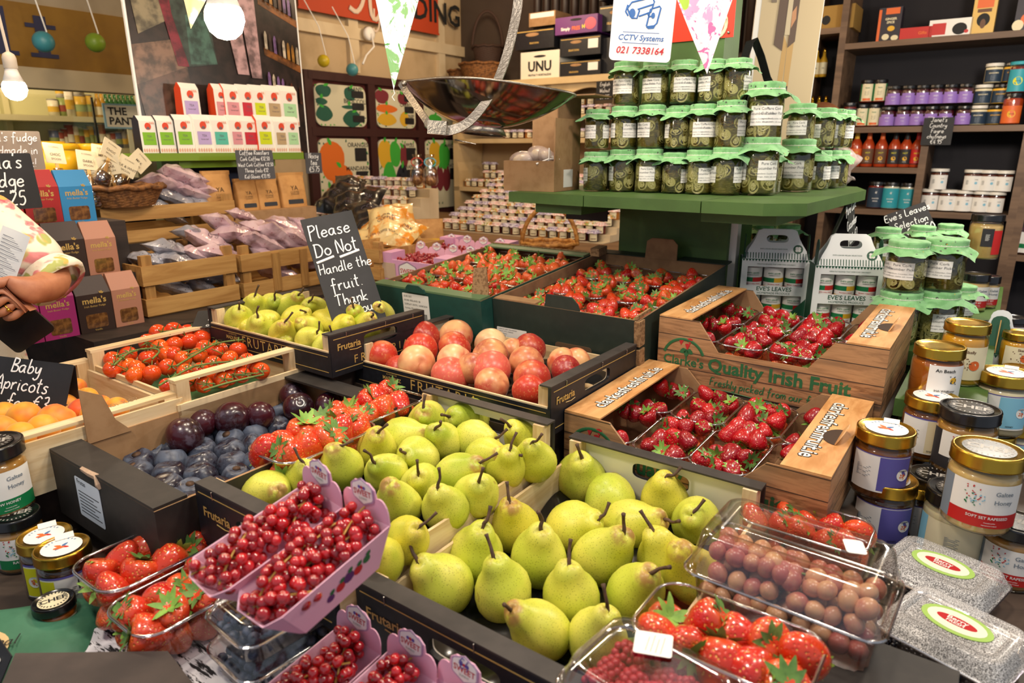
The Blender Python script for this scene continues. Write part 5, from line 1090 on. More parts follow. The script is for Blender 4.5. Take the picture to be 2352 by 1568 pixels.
SLICE = mat('cucumber_flesh', '#a8a266', .35, var=(220, '#9a9458', .4, .7)); RIND = mat('cucumber_rind', '#77743a', .45); SEEDM = mat('mustard_seed', '#6b4a20', .5); CORE = mat('cucumber_core', '#938d4c', .4, var=(300, '#bdb684', .4, .6))
BAND = mat('rubber_band', '#d8e0c8', .5)
def cover_mb(r, z, seed):
    g = random.Random(seed); ph = [g.uniform(0, 6) for _ in range(5)]
    def f(a, b):
        th = 2*math.pi*a
        if b < .35: k = b/.35; return Vector((r*k*.97*math.cos(th), r*k*.97*math.sin(th), z+.0015-.0015*k**4+.0006*math.sin(5*th+ph[0])*k))
        if b < .6: k = (b-.35)/.25; return Vector((r*(1-.02*k)*math.cos(th), r*(1-.02*k)*math.sin(th), z-.015*k))
        k = (b-.6)/.4; sq = 1/max(abs(math.cos(th+ph[3])), abs(math.sin(th+ph[3]))); fl = .012+.022*(sq-1)/.414
        rr = r*.98+fl*k*1.05+.0035*k*math.sin(9*th+ph[1]); dz = -.015-k*(.011+.010*(sq-1)/.414*(1+.6*math.sin(2*th+ph[2])))+.003*k*math.sin(7*th+ph[4])
        return Vector((rr*math.cos(th), rr*math.sin(th), z+dz))
    return MB().sm_().grid(f, 56, 16)
def pickle_proto(k):
    r, h = .0365, .112; t = thing('pickle_jar', 'pickle jar', 'pickle jar'); b = h-.016; gr = random.Random(k)
    for nm, me in zip(('glass', 'contents', 'lid'), jar_meshes(r, h, .016, .9, BRINE, WHLID)): obj(nm, me, t)
    c = part('cloth_cover', cover_mb(r*.985, h+.001, k), CLOTH, t)
    part('rubber_band', MB().sm_().lathe([(r*.985, h-.0135), (r*.995, h-.0125), (r*.985, h-.0115)], 32, cap0=False, cap1=False), BAND, c)
    for q in range(10):
        a = gr.uniform(-80, 80); z = gr.uniform(.016, .066); s = gr.uniform(.013, .019); sx = gr.uniform(.55, 1)
        rr = r*.9845; Q = Matrix.Rotation(gr.uniform(0, 3), 4, 'Z') @ Matrix.Diagonal((1, sx, 1, 1)); M = TR(R(a)*r, -.00007*(q % 5), z) @ FRONT @ Q
        m = MB().mat(1).poly([(x, y, 0) for x, y in ell(0, 0, s, s, 20)], M).mat(0).poly([(x, y, .00006) for x, y in ell(0, 0, s*.92, s*.92, 20)], M).mat(2).poly([(x, y, .00012) for x, y in ell(0, 0, s*.52, s*.52, 14, .12)], M)
        part('cucumber_slice', wrap(m, r*.972+.0002), [SLICE, RIND, CORE], t)
    if k % 2:
        m = MB()
        for q in range(60): a = gr.gauss(gr.choice((-20, 30)), 16); z = gr.uniform(.05, .088); m.ball((r*.978*math.sin(R(a)), -r*.978*math.cos(R(a)), z), .0011, 5, 4)
        part('mustard_seeds', m, SEEDM, t)['kind'] = 'stuff'
    return t
PK = [Proto(pickle_proto(k)) for k in range(5)]; npk = [0]
def label_mesh(a):
    m = MB().sm_().mat(0); patch(m, .0369, a-34, a+34, .030, .068); m2 = MB().mat(1)
    for s, size, z in (('Pure Cork', .0075, .062), ('Cucumber Pickle', .0075, .053), ('Ingredients: Cucumber, Onion,', .0038, .043), ('Vinegar, shallot, salt, mustard', .0038, .037)): put_text(m2, s, size, TR(R(a)*.0369, -.0006, z) @ FRONT)
    wrap(m2, .0369); m.add(m2.v, m2.f)
    m.mi[-len(m2.f):] = [1]*len(m2.f); return m.mesh('label', [WHITEP, mat('typed_grey', '#77777a', .6)])
LBM = {a: label_mesh(a) for a in (-75, -40, -10, 30, 62)}
def pk(P, label, w=None, rot=0, la=None, group='cucumber pickle jars'):
    k = npk[0]; npk[0] += 1; s = sz(w, P)/.073 if w else 1.
    t = PK[k % 5].put(P, (0, 0, face(P, R(rot))), label, group, s)
    if la is not None: obj('label', LBM[la], t)
    return t
PZ = 1.3805; BR = [(1367, 440, 54, -75), (1427, 441, 58, -75), (1488, 443, 60, -10), (1547, 445, 56, 62), (1603, 447, 61, 30), (1664, 449, 66, 62), (1738, 449, 80, 30), (1823, 441, 72, -10), (1872, 436, 42, -40), (1896, 433, 40, -75), (1915, 431, 36, -40)]
LA2 = [-40, -75, -40, -75, 30, 62, -10]; BP_ = []
for i, (x, y, w, la) in enumerate(BR):
    P = atz(x, y, PZ); d = Vector((P.x, P.y, 0)).normalized(); P = P+d*.036; BP_.append(P); pk(P, 'green covered cucumber pickle jar on the bottom tier, %s from the shelf end' % nth(i), w*1.03 if w > 50 else None, 0, la)
BACK = []
for i in range(7):                                    # a second bottom rank that carries the upper tiers
    P = BP_[i]+Vector((cu, su, 0))*.085; BACK.append(P); pk(P, 'green covered pickle jar in the hidden second rank of the bottom tier, %s along' % nth(i), None)
for i in range(7):
    P = BP_[i].copy(); P.z = PZ+.118*(1.0 if i < 6 else 1.16); pk(P, 'green covered cucumber pickle jar on the middle tier, %s from the cardboard box' % nth(i), BR[i][2]*1.02, 0, LA2[i])
for i, (x, la) in enumerate(((1790, -10), (1822, -40), (1852, -75), (1868, 30))):
    P = BP_[7+i].copy() if i < 4 else None; P.z = PZ+.119+(.006 if i == 0 else 0); pk(P, 'green covered pickle jar on the middle tier receding along the post, %s of four' % nth(i), None, 0, la)
TOPB = []
for i, (x, y, la) in enumerate(((1437, 242, -10), (1503, 239, -40), (1567, 236, -10), (1632, 232, -40), (1690, 230, 62))):
    Pb = BACK[min(i+1, 6)]; P = aty(x, y, BACK[min(i+1, 5)].y-.02); P.z = PZ+.118*2; q = P.copy(); q.z = PZ+.118; pk(q, 'green covered pickle jar standing behind the middle tier, %s along' % nth(i), None)
    pk(P, 'green covered cucumber pickle jar on the top tier, %s from the camera notice' % nth(i), 60, 0, la)
# beside and behind the relish cartons
RGT = [(2135, 792, 90, None, 0), (2052, 792, 88, None, 0), (2190, 748, 66, None, 0)]
for i, (x, y, w, la, k) in enumerate(RGT):
    P = atz(x, y, 1.0355); P = P+Vector((P.x, P.y, 0)).normalized()*.045; s = sz(w, P)/.073; t = pk(P, 'large green covered pickle jar at the foot of the stack by the relish cartons, %s' % ('outer', 'inner', 'rear')[i], w); t.scale.z *= .86
    if i < 2: P2 = P.copy(); P2.z = 1.0355+.114*s*.86; t = pk(P2, 'large green covered pickle jar on top of the stack by the relish cartons, %s' % ('outer', 'inner')[i], w*.97, 0, -10 if i == 0 else -75); t.scale.z *= .86
for i, (x, y, Y) in enumerate([(1748, 548, 2.2), (1808, 552, 2.2), (1868, 566, 2.15), (1925, 545, 2.35), (1978, 545, 2.3), (2037, 552, 2.1), (2115, 556, 2.15), (2178, 552, 2.2), (1990, 575, 2.1), (1768, 535, 2.35)]):
    P = aty(x, y, Y); n_ = max(1, round((P.z-1.0355)/.118)); zb = 1.0355
    for k in range(n_):
        Q = P.copy(); Q.z = zb+k*.118*1.0; pk(Q, 'covered pickle jar behind the relish cartons, %s stack from the post, %s up' % (nth(i), nth(k)), None)
# yellow mustard like jars behind
for i, (x, y, z, w) in enumerate([(2228, 715, 1.0355, 56), (2258, 708, 1.0355, 48), (2247, 622, 1.155, 66)]):
    P = atz(x, y, z) if i < 2 else aty(x, y, 2.2); P.z = z if i < 2 else 1.155
    P = P+Vector((P.x, P.y, 0)).normalized()*.03; r = sz(w, P)/2
    jar('pale mustard coloured honey jar with black lid behind the pickle stack, %s' % ('nearer below', 'farther below', 'on top')[i], 'honey jar', P, r, r*3.0, .02, .92, H_CRM, BLKLID, GAL('r', 'SOFT SET') if i < 2 else ([(-10, 30, .3, .7, 'd'), (30, 70, .12, .66, 'r')], [('=', .012, 10, .5, 'w')]), 0, 'pale honey jars', None, 'honey_jar')
# --- shelving unit against the back wall
su_ = thing('shelving_unit', 'tall brown timber shelving unit with dark back, full of sauces and chutneys', 'shelf unit', S(0, 0, 0), (0, 0, RZ)); U0, U1 = 3.95, 4.25
part('back_panel', MB().box(-1.25, U1, 0, .9, U1+.02, 2.6), DKPURP, su_)
for x in (-.835, -.01, .022): part('upright', MB().box(x, U0, 0, x+.032, U1, 2.6), BROWNSH, su_)
part('upright', MB().box(-.405, U0, .8, -.373, U1, 1.59), BROWNSH, su_)
part('upright', MB().box(-1.25, U0+.02, 0, -1.22, U1, 2.6), BROWNSH, su_)
part('upright', MB().box(-.99, U0+.02, 1.0, -.965, U1, 2.3), BROWNSH, su_)
for x0, x1, z in ((-.803, -.01, 2.0), (-.803, -.01, 1.602), (-.803, -.405, 1.407), (-.803, -.405, 1.2), (-.373, -.01, 1.2), (-.803, -.01, .85), (.054, .9, 1.62), (.054, .9, 1.27), (.054, .9, 1.02), (-1.22, -.835, 2.08), (-1.22, -.99, 1.86), (-1.22, -.99, 1.62), (-1.22, -.835, 1.42)):
    part('shelf', MB().box(x0, U0, z-.027, x1, U1, z), BROWNSH, su_)
JC = {k: mat('jar_'+k, c, .25, coat=.5) for k, c in (('red', '#7a1d10'), ('chutney', '#5a2412'), ('mustard', '#c79a2c'), ('cream', '#e0d3b2'), ('sauce', '#b3401a'), ('beet', '#4a1020'), ('white', '#e9e3d2'))}
def shelf_jar(label, x, y, w, h_px, cm, lidm, spec, group, rot=0, u=4.02, name='jar', cat='jar', z=None):
    P = atu(x, y, u); P.z = z if z else P.z; r = sz(w, P)/2; h = sz(h_px, P)*1.03
    return jar(label, cat, P, r, h, .013, .93, cm, lidm, spec, rot, group, None, name)
VIO = ([(-65, 65, .06, .5, 'v'), (-45, 45, .5, .62, 'v')], [("Jenny's", .007, 0, .45, 'w'), ('Chutney', .004, 0, .28, 'w')])
for r_, (yb, xs) in enumerate(((279, [2036, 2072, 2104, 2136, 2169, 2210]), (236, [2050, 2084, 2116, 2147, 2180, 2214]))):
    for i, x in enumerate(xs):
        shelf_jar('dark chutney jar with violet label, %s row, %s along the shelf' % (('lower', 'upper')[r_], nth(i)), x, yb, 34, 42, JC['beet'], BLKLID, VIO, 'violet label chutneys', 0, 4.02, z=1.603 if not r_ else 1.603+.098)
GRL = ([(-62, 62, .08, .82, 'c'), (-62, -45, .08, .82, 'g'), (45, 62, .08, .82, 'g'), (-30, 30, .1, .2, 'o')], [('Relish', .008, 0, .65, 'g'), ('=', .02, 0, .42, 'k')])
for i, (x, y, z) in enumerate(((1978, 278, 1.603), (2005, 278, 1.603), (1989, 232, 1.72), (2018, 232, 1.72))): shelf_jar('red relish jar with cream label, %s' % ('lower one nearer the upright', 'lower one by the violet jars', 'upper one nearer the upright', 'upper one by the violet jars')[i], x, y, 30, 48, JC['red'], BLKLID, GRL, 'cream label relishes', 0, 4.03, z=z)
shelf_jar('tomato relish jar with navy label at the shelf end by the upright', 1948, 282, 30, 52, JC['red'], BLKLID, ([(-62, 62, .05, .75, 'n')], [('RELISH', .008, 0, .3, 'w'), ('*', .008, 0, .6, 'w')]), 'navy label jars', 0, 4.0, z=1.603)
MUS = lambda c: ([(-62, 62, .08, .78, 'n'), (-62, 62, .68, .78, c)], [("GRAHAM'S", .008, 0, .5, c), ('=', .02, 0, .28, 's')])
for i, (x, z, c, lid) in enumerate(((2244, 1.603, 'cream', 0), (2283, 1.603, 'mustard', 1), (2247, 1.695, 'cream', 0), (2287, 1.695, 'mustard', 1), (2263, 1.787, 'cream', 0), (2304, 1.787, 'mustard', 1))):
    shelf_jar('%s coloured mustard jar with navy label, %s tier' % (c, ('bottom', 'middle', 'top')[i//2]), x, 278, 36, 42, JC[c], WHLID if not lid else BLKLID, MUS('c' if not lid else 'm'), 'navy label mustards', 0, 4.03, z=z)
shelf_jar('chilli sauce jar with orange roundel label', 2320, 275, 40, 66, JC['sauce'], BLKLID, ([(-62, 62, .05, .6, 'o')], [('@', .016, 0, .34, 'm'), ('SAUCE', .006, 0, .34, 'k')]), 'roundel sauces', 0, 3.99, z=1.603)
shelf_jar('chilli sauce jar with turquoise roundel label on the orange one', 2332, 215, 40, 66, JC['red'], LM['t'], ([(-62, 62, .05, .75, 't')], [('@', .018, 0, .38, 'y'), ('SAUCE', .006, 0, .38, 'k')]), 'roundel sauces', 0, 3.99, z=1.603+.135)
WJ = ([(-62, 62, .06, .72, 'w')], [('=', .012, -30, .42, 'k'), ('@', .006, 22, .4, 'b'), ('TASTE', .005, 22, .55, 'k')])
for r_, (z, xs) in enumerate(((1.201, [2132, 2172, 2210, 2250, 2283]), (1.30, [2145, 2222, 2258, 2293]))):
    for i, x in enumerate(xs): shelf_jar('chutney jar with plain white label and pale lid, %s row, %s' % (('lower', 'upper')[r_], nth(i)), x, 480, 37, 47, JC['chutney'], WHLID, WJ, 'white label chutneys', 0, 4.02, z=z)
TL = lambda c: ([(-64, 64, .05, .78, c)], [('ROASTED', .007, 0, .38, 'w'), ('PEPPER', .007, 0, .28, 'w'), ('*', .008, 0, .6, 'w')])
for i, (x, cm, c, lab) in enumerate(((2007, JC['red'], 'n', 'red relish jar with navy label beside the teal jars'), (2041, JC['white'], 't', 'white mayonnaise jar with teal label, by the navy jar'), (2080, JC['white'], 't', 'white mayonnaise jar with teal label, by the upright'))):
    shelf_jar(lab, x, 478, 36, 58, cm, BLKLID, TL(c), 'lower shelf dressings', 0, 4.02, z=1.201)
def bottle(label, x, y, w, h_px, cm, lid, spec, group, u=4.02, z=None, neck_label=None):
    P = atu(x, y, u); P.z = z or P.z; r = sz(w, P)/2; h = sz(h_px, P)
    t = thing('sauce_bottle', label, 'bottle', P, (0, 0, face(P)), group)
    part('glass', MB().sm_().lathe([(r*.9, 0), (r, .004), (r, h*.52), (r*.85, h*.6), (r*.42, h*.72), (r*.36, h*.86)], 18), cm, t)
    part('cap', MB().sm_().lathe([(r*.42, h*.86), (r*.44, h*.865), (r*.40, h), (r*.3, h*1.003)], 14), lid, t)
    label_parts(t, r, h, spec, LM)
    if neck_label: part('neck_label', patch(MB().sm_(), r*.46, -50, 50, h*.7, h*.93), neck_label, t)
HOT = lambda c: ([(-62, 62, .10, .46, c), (-62, 62, .08, .10, 'k')], [('HOT', .010, 0, .36, 'y' if c != 'c' else 'r'), ('@', .010, 0, .22, 'm'), ('SAUCE', .005, 0, .14, 'w')])
for i, (x, c, nl) in enumerate(((1938, 'k', BLACKP), (1961, 'o', LM['m']), (1989, 'B', LM['o']), (2019, 'B', LM['o']), (2049, 'd', BLACKP), (2075, 'd', BLACKP), (2101, 'r', LM['r']))):
    bottle('hot sauce bottle, %s along the short middle shelf' % nth(i), x, 380, 26, 86, JC['sauce'], BLKLID, HOT(c), 'hot sauce bottles', 4.03, 1.408, nl)
# boxes on the top shelf
def carton3(name, label, cat, P, w, d, h, rot, mt, arts, group=None, tilt=0):
    t = thing(name, label, cat, P, (tilt, 0, rot), group); part('box_body', MB().box(-w/2, 0, 0, w/2, d, h), mt, t)
    ms = sorted({a[0] for a in arts}, key=str); m = MB()
    for k, (mk, kind, *a) in enumerate(arts):
        m.mat(ms.index(mk)); y = -.0006-.0003*k
        if kind == 'r': m.add([(a[0]*w, y, a[1]*h), (a[2]*w, y, a[1]*h), (a[2]*w, y, a[3]*h), (a[0]*w, y, a[3]*h)], [(0, 1, 2, 3)])
        elif kind == 'e': m.add([(p*w, y, q*h) for p, q in ell(*a, 16)], [tuple(range(16))])
        elif kind == 't': put_text(m, a[0], a[1]*h, TR(a[2]*w, y, a[3]*h) @ FRONT, bold=.035)
        elif kind == 'h': hand(m, a[0], a[1]*h, TR(a[2]*w, y, a[3]*h) @ FRONT, .06)
    if arts: part('printing', m, list(ms), t)
    return t
NAVB = mat('biscuit_box_navy', '#2a2430', .5); YELB = mat('biscuit_box_yellow', '#e0b862', .5); REDB = mat('red_gift_box', '#c42a24', .5); CRB = LM['c']
def shelf_box(label, x0, x1, yb, yt, mt, arts, u=4.0, z=2.001, rot=0):
    a, b = atu(x0, yb, u), atu(x1, yb, u); t = atu((x0+x1)/2, yt, u); P = (a+b)/2; w = (b-a).length; h = t.z-P.z; P.z = z
    return carton3('biscuit_box', label, 'box', P, w, .07, h, RZ+rot, mt, arts, 'boxes on the top shelf')
shelf_box('navy biscuit box with orange side and ginger biscuits printed on it', 2012, 2064, 90, 12, NAVB, [(LM['o'], 'r', -.5, 0, -.38, .95), (LM['o'], 'r', -.2, .8, .4, .98), (CRB, 't', 'GINGER', .09, .05, .66), (CRB, 't', 'SPICE', .09, .05, .56), (LM['m'], 'e', .1, .38, .16, .08), (CRB, 'e', -.1, .14, .16, .09), (CRB, 'e', .3, .1, .16, .08)])
shelf_box('small red gift box lying beside the white one', 2066, 2140, 82, 54, REDB, [(LM['o'], 't', 'Gifts', .35, .2, .5)])
shelf_box('white and red pudding box with a dark pudding printed on it', 2132, 2230, 77, 36, WHITEP, [(REDB, 'r', -.42, .15, -.1, .8), (INK, 'e', .22, .42, .17, .33), (REDB, 'e', .38, .25, .05, .1)])
shelf_box('tall yellow biscuit box with a chocolate biscuit printed on it', 2228, 2281, 70, -40, YELB, [(LM['o'], 'r', -.35, .55, .35, .9), (INK, 'e', 0, .3, .28, .14), (LM['B'], 'e', 0, .22, .12, .1), (LM['B'], 'r', -.3, .46, .3, .53)])
shelf_box('tall navy biscuit box with orange slices at the shelf end', 2328, 2372, 62, -30, NAVB, [(LM['o'], 'e', .1, .3, .3, .14), (CRB, 'e', -.3, .15, .3, .14), (CRB, 't', 'CRISP', .08, .1, .6)])
# dim side bay: bottles, straw box
for i, (x, y) in enumerate(((1868, 212), (1884, 210), (1900, 206), (1878, 118), (1895, 114))):
    bottle('small amber bottle with pale label in the dim side bay, %s' % nth(i), x, y, 18, 62, JC['mustard'], GOLDM, ([(-60, 60, .1, .5, 'c')], [('OIL', .008, 0, .3, 'k')]), 'bottles in the side bay', 4.08, 1.621 if y > 150 else 1.861)
P = atu(1900, 25, 4.0); carton3('straw_tray', 'straw coloured tray with a black mark on top of the dim side bay', 'tray', Vector((P.x, P.y, 2.081)), .26, .2, .11, RZ, mat('straw', '#a8823f', .8, bump=(80, .6)), [(INK, 'e', .0, .4, .08, .2)])
P = atu(2345, 470, 4.0)
for i, (z, c) in enumerate(((1.271, 'r'), (1.021, 'g'), (1.021, 'g'))):
    shelf_jar('jar with red and white label on the far shelf edge' if i == 0 else 'dark jar with green band on the far low shelf, %s' % nth(i), 2350 if i != 2 else 2375, 470, 40, 70, JC['cream'] if i == 0 else JC['beet'], BLKLID, ([(-62, 62, .06, .7, 'w'), (-62, 62, .2, .34, c)], [('JAM', .008, 0, .5, 'k')]), 'far edge jars', 0, 4.02, z=z)
# chalk tickets
def ticket(label, P, w, h, rot, lines, tilt=0., col=None, fold=True, stick=False, size=.2, roll=0., back=.6):
    t = thing('chalk_ticket', label, 'sign', P); t.rotation_euler = (Matrix.Rotation(rot, 3, 'Z') @ Matrix.Rotation(tilt, 3, 'X') @ Matrix.Rotation(roll, 3, 'Y')).to_euler()
    c = part('card', MB().prism(rrect(w, h, .004), .0015, TR(0, 0, h/2) @ FRONT), col or CHALK, t)
    if fold: part('back_leaf', MB().prism(rrect(w, h*.95, .004), .0012, TR(0, .0022, h-.001, rx=R(-64)) @ TR(0, h*.475, 0)), col or CHALK, t)
    m = MB(); n = len(lines)
    for i, l in enumerate(lines):
        s = l[1] if isinstance(l, tuple) else size; x = l[2] if isinstance(l, tuple) and len(l) > 2 else 0; tx = l[0] if isinstance(l, tuple) else l
        hand(m, tx, s*h, TR(x*w, -.0018, h*(1-(i+.78)/n)) @ FRONT, .055, 'C')
    part('handwriting', m, PEN, t); return t
P = atu(2148, 333, 3.93); ticket('small black chalk ticket pinned on the shelf front below the violet label jars', P, .125, .125, RZ, ["Janet's", 'Country', 'Fayre', 'chutneys', '\u20ac4.95'], fold=False, size=.155)
# --- cream dresser in the corner with jams
dr = thing('dresser', 'cream painted open dresser in the corner loaded with small jam jars', 'dresser', S(0, 0, 0), (0, 0, RZ)); D0, D1 = 4.0, 4.32; DC = mat('dresser_cream', '#d8bd8e', .6, var=(5, '#c9ac7c', .4, .7))
part('back_panel', MB().box(-3.45, D1-.02, 1.04, -1.75, D1, 1.93), mat('dresser_back', '#b89a72', .8), dr)
for x in (-3.42, -2.62, -1.80): part('upright', MB().prism([(0, 0), (.05, 0), (.05, .3), (.035, .36), (.05, .45), (.04, .6), (.05, .9), (0, .9)], D1-D0-.03, TR(x, D1-.03, 1.04) @ FRONT), DC, dr)
for z in (1.225, 1.565, 1.71): part('shelf', MB().box(-3.42, D0, z-.03, -1.77, D1-.02, z), DC, dr)
part('top', MB().box(-3.46, D0-.03, 1.90, -1.72, D1+.0, 1.94), DC, dr)
m = MB(); arch = [(-3.37+1.55*i/60, 1.90) for i in range(61)]; low = [(-3.37+1.55*i/60, 1.835+.035*abs(math.sin(i/60*math.pi*5))) for i in range(60, -1, -1)]
part('scalloped_apron', MB().prism(arch+low, .02, TR(0, D0+.02, 0) @ FRONT), DC, dr)
# small jam jars: one of each cloth, then copies
JAMC = [mat('jam_'+k, c, .3, coat=.4) for k, c in (('red', '#5a1512'), ('amber', '#b06a1c'), ('dark', '#2c1214'))]
@special('pink_sprig_cloth')
def PCL(t): v = t.off(t.co(), 3); t.color(t.mix(t.step(t.noise(v, 120, 2), .48, .56), '#e6b6b0', '#efe6dc')).p(Roughness=.9)
@special('lilac_sprig_cloth')
def LCL(t): v = t.off(t.co(), 3); t.color(t.mix(t.step(t.noise(v, 120, 2), .48, .56), '#a595b4', '#e2dbe0')).p(Roughness=.9)
@special('green_orange_cloth')
def OCL(t): v = t.off(t.co(), 3); c = t.mix(t.step(t.noise(v, 110, 2), .46, .54), '#9fb26a', '#e08a4a'); t.color(t.mix(t.step(t.noise(v, 60, 1), .5, .55), c, '#e9e2cf')).p(Roughness=.9)
JAML = MB().sm_(); patch(JAML.mat(0), .0272, -40, 40, .006, .040); patch(JAML.mat(1), .0274, -28, 28, .0135, .0175); JAMLM = JAML.mesh('label', [LM['c'], LM['B']])
def small_cover(r, z, s): 
    g = random.Random(s); p = g.uniform(0, 6)
    def f(a, b):
        th = 2*math.pi*a
        if b < .5: k = b*2; return Vector((r*k*math.cos(th), r*k*math.sin(th), z-.002*k**4))
        k = (b-.5)*2; rr = r*(1-.1*math.sin(k*3))+.010*k*k+.003*k*math.sin(8*th+p); return Vector((rr*math.cos(th), rr*math.sin(th), z-.002-.014*k+.002*k*math.sin(6*th)))
    return MB().sm_().grid(f, 24, 8)
JAMP = []
for k in range(6):
    t = thing('jam_jar', 'small jam jar', 'jam jar'); r = .027
    part('glass', MB().sm_().lathe([(r*.9, 0), (r, .003), (r, .040), (r*.9, .047)], 16), JAMC[k % 3], t); obj('label', JAMLM, t)
    part('cloth_cover', small_cover(r*1.03, .058, k), (PCL, LCL, OCL)[(k*2+k//3) % 3], t); JAMP.append(Proto(t))
nj = [0]
CN = ('pink', 'lilac', 'green and orange')
def jam(P, where):
    k = nj[0]*7 % 6 if True else 0; nj[0] += 1; k = (nj[0]//3+nj[0]) % 6
    JAMP[k].put(P, (0, 0, face(P, rnd.uniform(-.3, .3))), 'jam jar with %s cloth cover, %s' % (CN[(k*2+k//3) % 3], where), 'small jams '+where, rnd.uniform(.97, 1.05))
def jam_row(v0, v1, u, z, where, gap=.061):
    n = int((v1-v0)/gap)
    for i in range(n): jam(S(v0+(i+.5)*gap, u+rnd.uniform(-.004, .004), 0)*0+S(u+rnd.uniform(-.004, .004), v0+(i+.5)*gap, z), where)
for z, where, v0 in ((1.226, 'on the lowest dresser shelf', -3.36), (1.711, 'on the upper dresser shelf', -3.0), (1.566, 'on the middle dresser shelf', -3.0)):
    jam_row(v0, -2.0, 4.06, z, where)
    if z > 1.6 or z < 1.3: jam_row(v0+.03, -2.25, 4.10, z+.0595, where+', second tier') if z > 1.6 else None
for i in range(5): jam(S(4.12, -3.2+.062*(i % 3), 1.2265+.0595*(1+i//3)), 'stacked at the corner end of the dresser')
st = thing('jam_steps', 'stepped timber stand of small jam jars in front of the dresser', 'stand', S(0, 0, 0), (0, 0, RZ))
for k in range(9):
    part('step', MB().box(-2.72, 3.02+.072*k, 1.0405, -1.62, 3.02+.072*(k+1)-.0005, 1.045+.031*k), CREAM, st); jam_row(-2.70, -1.63, 3.056+.072*k, 1.0453+.031*k, 'on the %s step under the dresser' % nth(k))
s2 = thing('jam_steps', 'stepped stand of jam jars before the painted boards', 'stand', S(0, 0, 0), (0, 0, RZ))
for k in range(5):
    part('step', MB().box(-3.38, 2.62+.075*k, 1.0405, -2.68, 2.62+.075*(k+1)-.0005, 1.09+.047*k), CREAM, s2); jam_row(-3.36, -2.7, 2.655+.075*k, 1.0903+.047*k, 'on the %s step before the painted boards' % nth(k))
# sweets in cellophane with ribbons, in the middle of the jams
for i, (x, y, c) in enumerate(((960, 440, '#c23a2a'), (990, 440, '#5fb8d0'))):
    P = atu(x, y, 2.72); t = thing('sweet_bag', 'clear cellophane bag of sweets tied with a %s ribbon among the jams' % ('red', 'blue')[i], 'bag', Vector((P.x, P.y, 1.31)), (0, 0, face(P)))
    part('film', MB().sm_().lathe([(.03, 0), (.04, .02), (.036, .08), (.012, .12), (.025, .16)], 14, sx=1, sy=.7), clear('cellophane', '#efe6da', .16, .7, .1), t)
    part('sweets', MB().sm_().ball((0, 0, .03), .03, 10, 8).ball((.01, 0, .07), .02, 8, 6), mat('fudge_pieces', '#c79a6a', .6, var=(60, '#7a4a2a', .4, .6)), t)
    part('ribbon', MB().tube([(.03*math.cos(a)*(1 if j else .4), -.01, .12+.022*math.sin(a)) for j in (1,) for a in [q*.5 for q in range(13)]], .003, 5), mat('ribbon_%d' % i, c, .4), t)
# --- boxes and baskets on top of the dresser
ZD = 1.9405
def box_on(label, x0, x1, yb, yt, mt, arts, z=None, u=4.02, d=.255, rot=0., name='fruit_box', group='fruit boxes on the dresser', dz=0):
    a, b, c = atu(x0, yb, u), atu(x1, yb, u), atu((x0+x1)/2, yt, u); P = (a+b)/2; h = c.z-P.z; P.z = z if z else P.z
    return carton3(name, label, 'box', P, (b-a).length, d, h, RZ+rot, mt, arts, group)
WB = mat('white_fruit_box', '#ece4d2', .6)
b1 = box_on('white fruit box with large black lettering on top of the dresser', 1196, 1284, 186, 122, WB, [(INK, 'e', 0, .82, .16, .045), (INK, 't', 'UNU', .5, 0, .45), (INK, 't', 'FRUTAS Y HORTALIZAS', .1, 0, .15)], ZD)
h1 = sz(64, b1.location)
box_on('black fruit box with gold edge standing on the white lettered box', 1183, 1272, 116, 72, BLKPRINT, [(LM['G'], 'r', -.48, .9, .48, .95), (KRAFT, 'e', -.05, .75, .17, .1), (LM['G'], 't', 'SELECCION', .12, 0, .3)], ZD+h1+.002, 4.0)
box_on('open kraft box flap behind the upper black fruit box', 1215, 1275, 78, 46, KRAFT, [(WHITEP, 'r', -.45, .6, .45, .95)], ZD+h1+.15, 4.08, .2)
for i, (yb, yt) in enumerate(((178, 142), (140, 98))):
    box_on('flat black fruit box with white slip, %s of two beside the white box' % ('lower', 'upper')[i], 1286, 1378, yb, yt, BLKPRINT, [(LM['G'], 'r', -.48, .9, .48, .94), (WHITEP, 'r', .2, .35, .44, .85), (KRAFT, 'e', -.1, .75, .14, .09), (LM['G'], 't', 'SELECCION', .14, -.15, .3)], ZD+.125*i, 4.02)
box_on('purple fruit box with heart emblem lying on the flat black boxes', 1275, 1371, 92, 52, mat('purple_box', '#6a3076', .5), [(WHITEP, 't', 'Simply', .25, -.25, .3), (LM['o'], 't', 'FRES', .3, .0, .3), (mat('heart_pink', '#e0526a', .5), 'e', .34, .5, .13, .34), (LM['y'], 't', 'H', .3, .18, .35), (INK, 'e', 0, .8, .14, .07)], ZD+.252, 4.0)
for i, (yb, yt) in enumerate(((98, 40), (38, -20))): box_on('black fruit box in the tall stack behind the camera notice, %s' % ('lower', 'upper')[i], 1375, 1440, yb, yt, BLKPRINT, [(LM['G'], 'r', -.48, .9, .48, .94), (LM['G'], 't', 'SELECCION', .12, 0, .3), (KRAFT, 'e', 0, .72, .14, .07)], ZD+.255+.18*i, 4.06)
box_on('plain black fruit box carrying the tall stack', 1380, 1440, 186, 100, BLKPRINT, [], ZD, 4.06)
WICK = mat('wicker_brown', '#8a5a2c', .7, var=(60, '#5c3818', .4, .65), bump=(140, .9, .004)); WICKD = mat('wicker_dark', '#3f2a20', .75, bump=(140, .9, .004)); WICKL = mat('wicker_honey', '#c98f45', .6, var=(60, '#a06a2c', .4, .6))
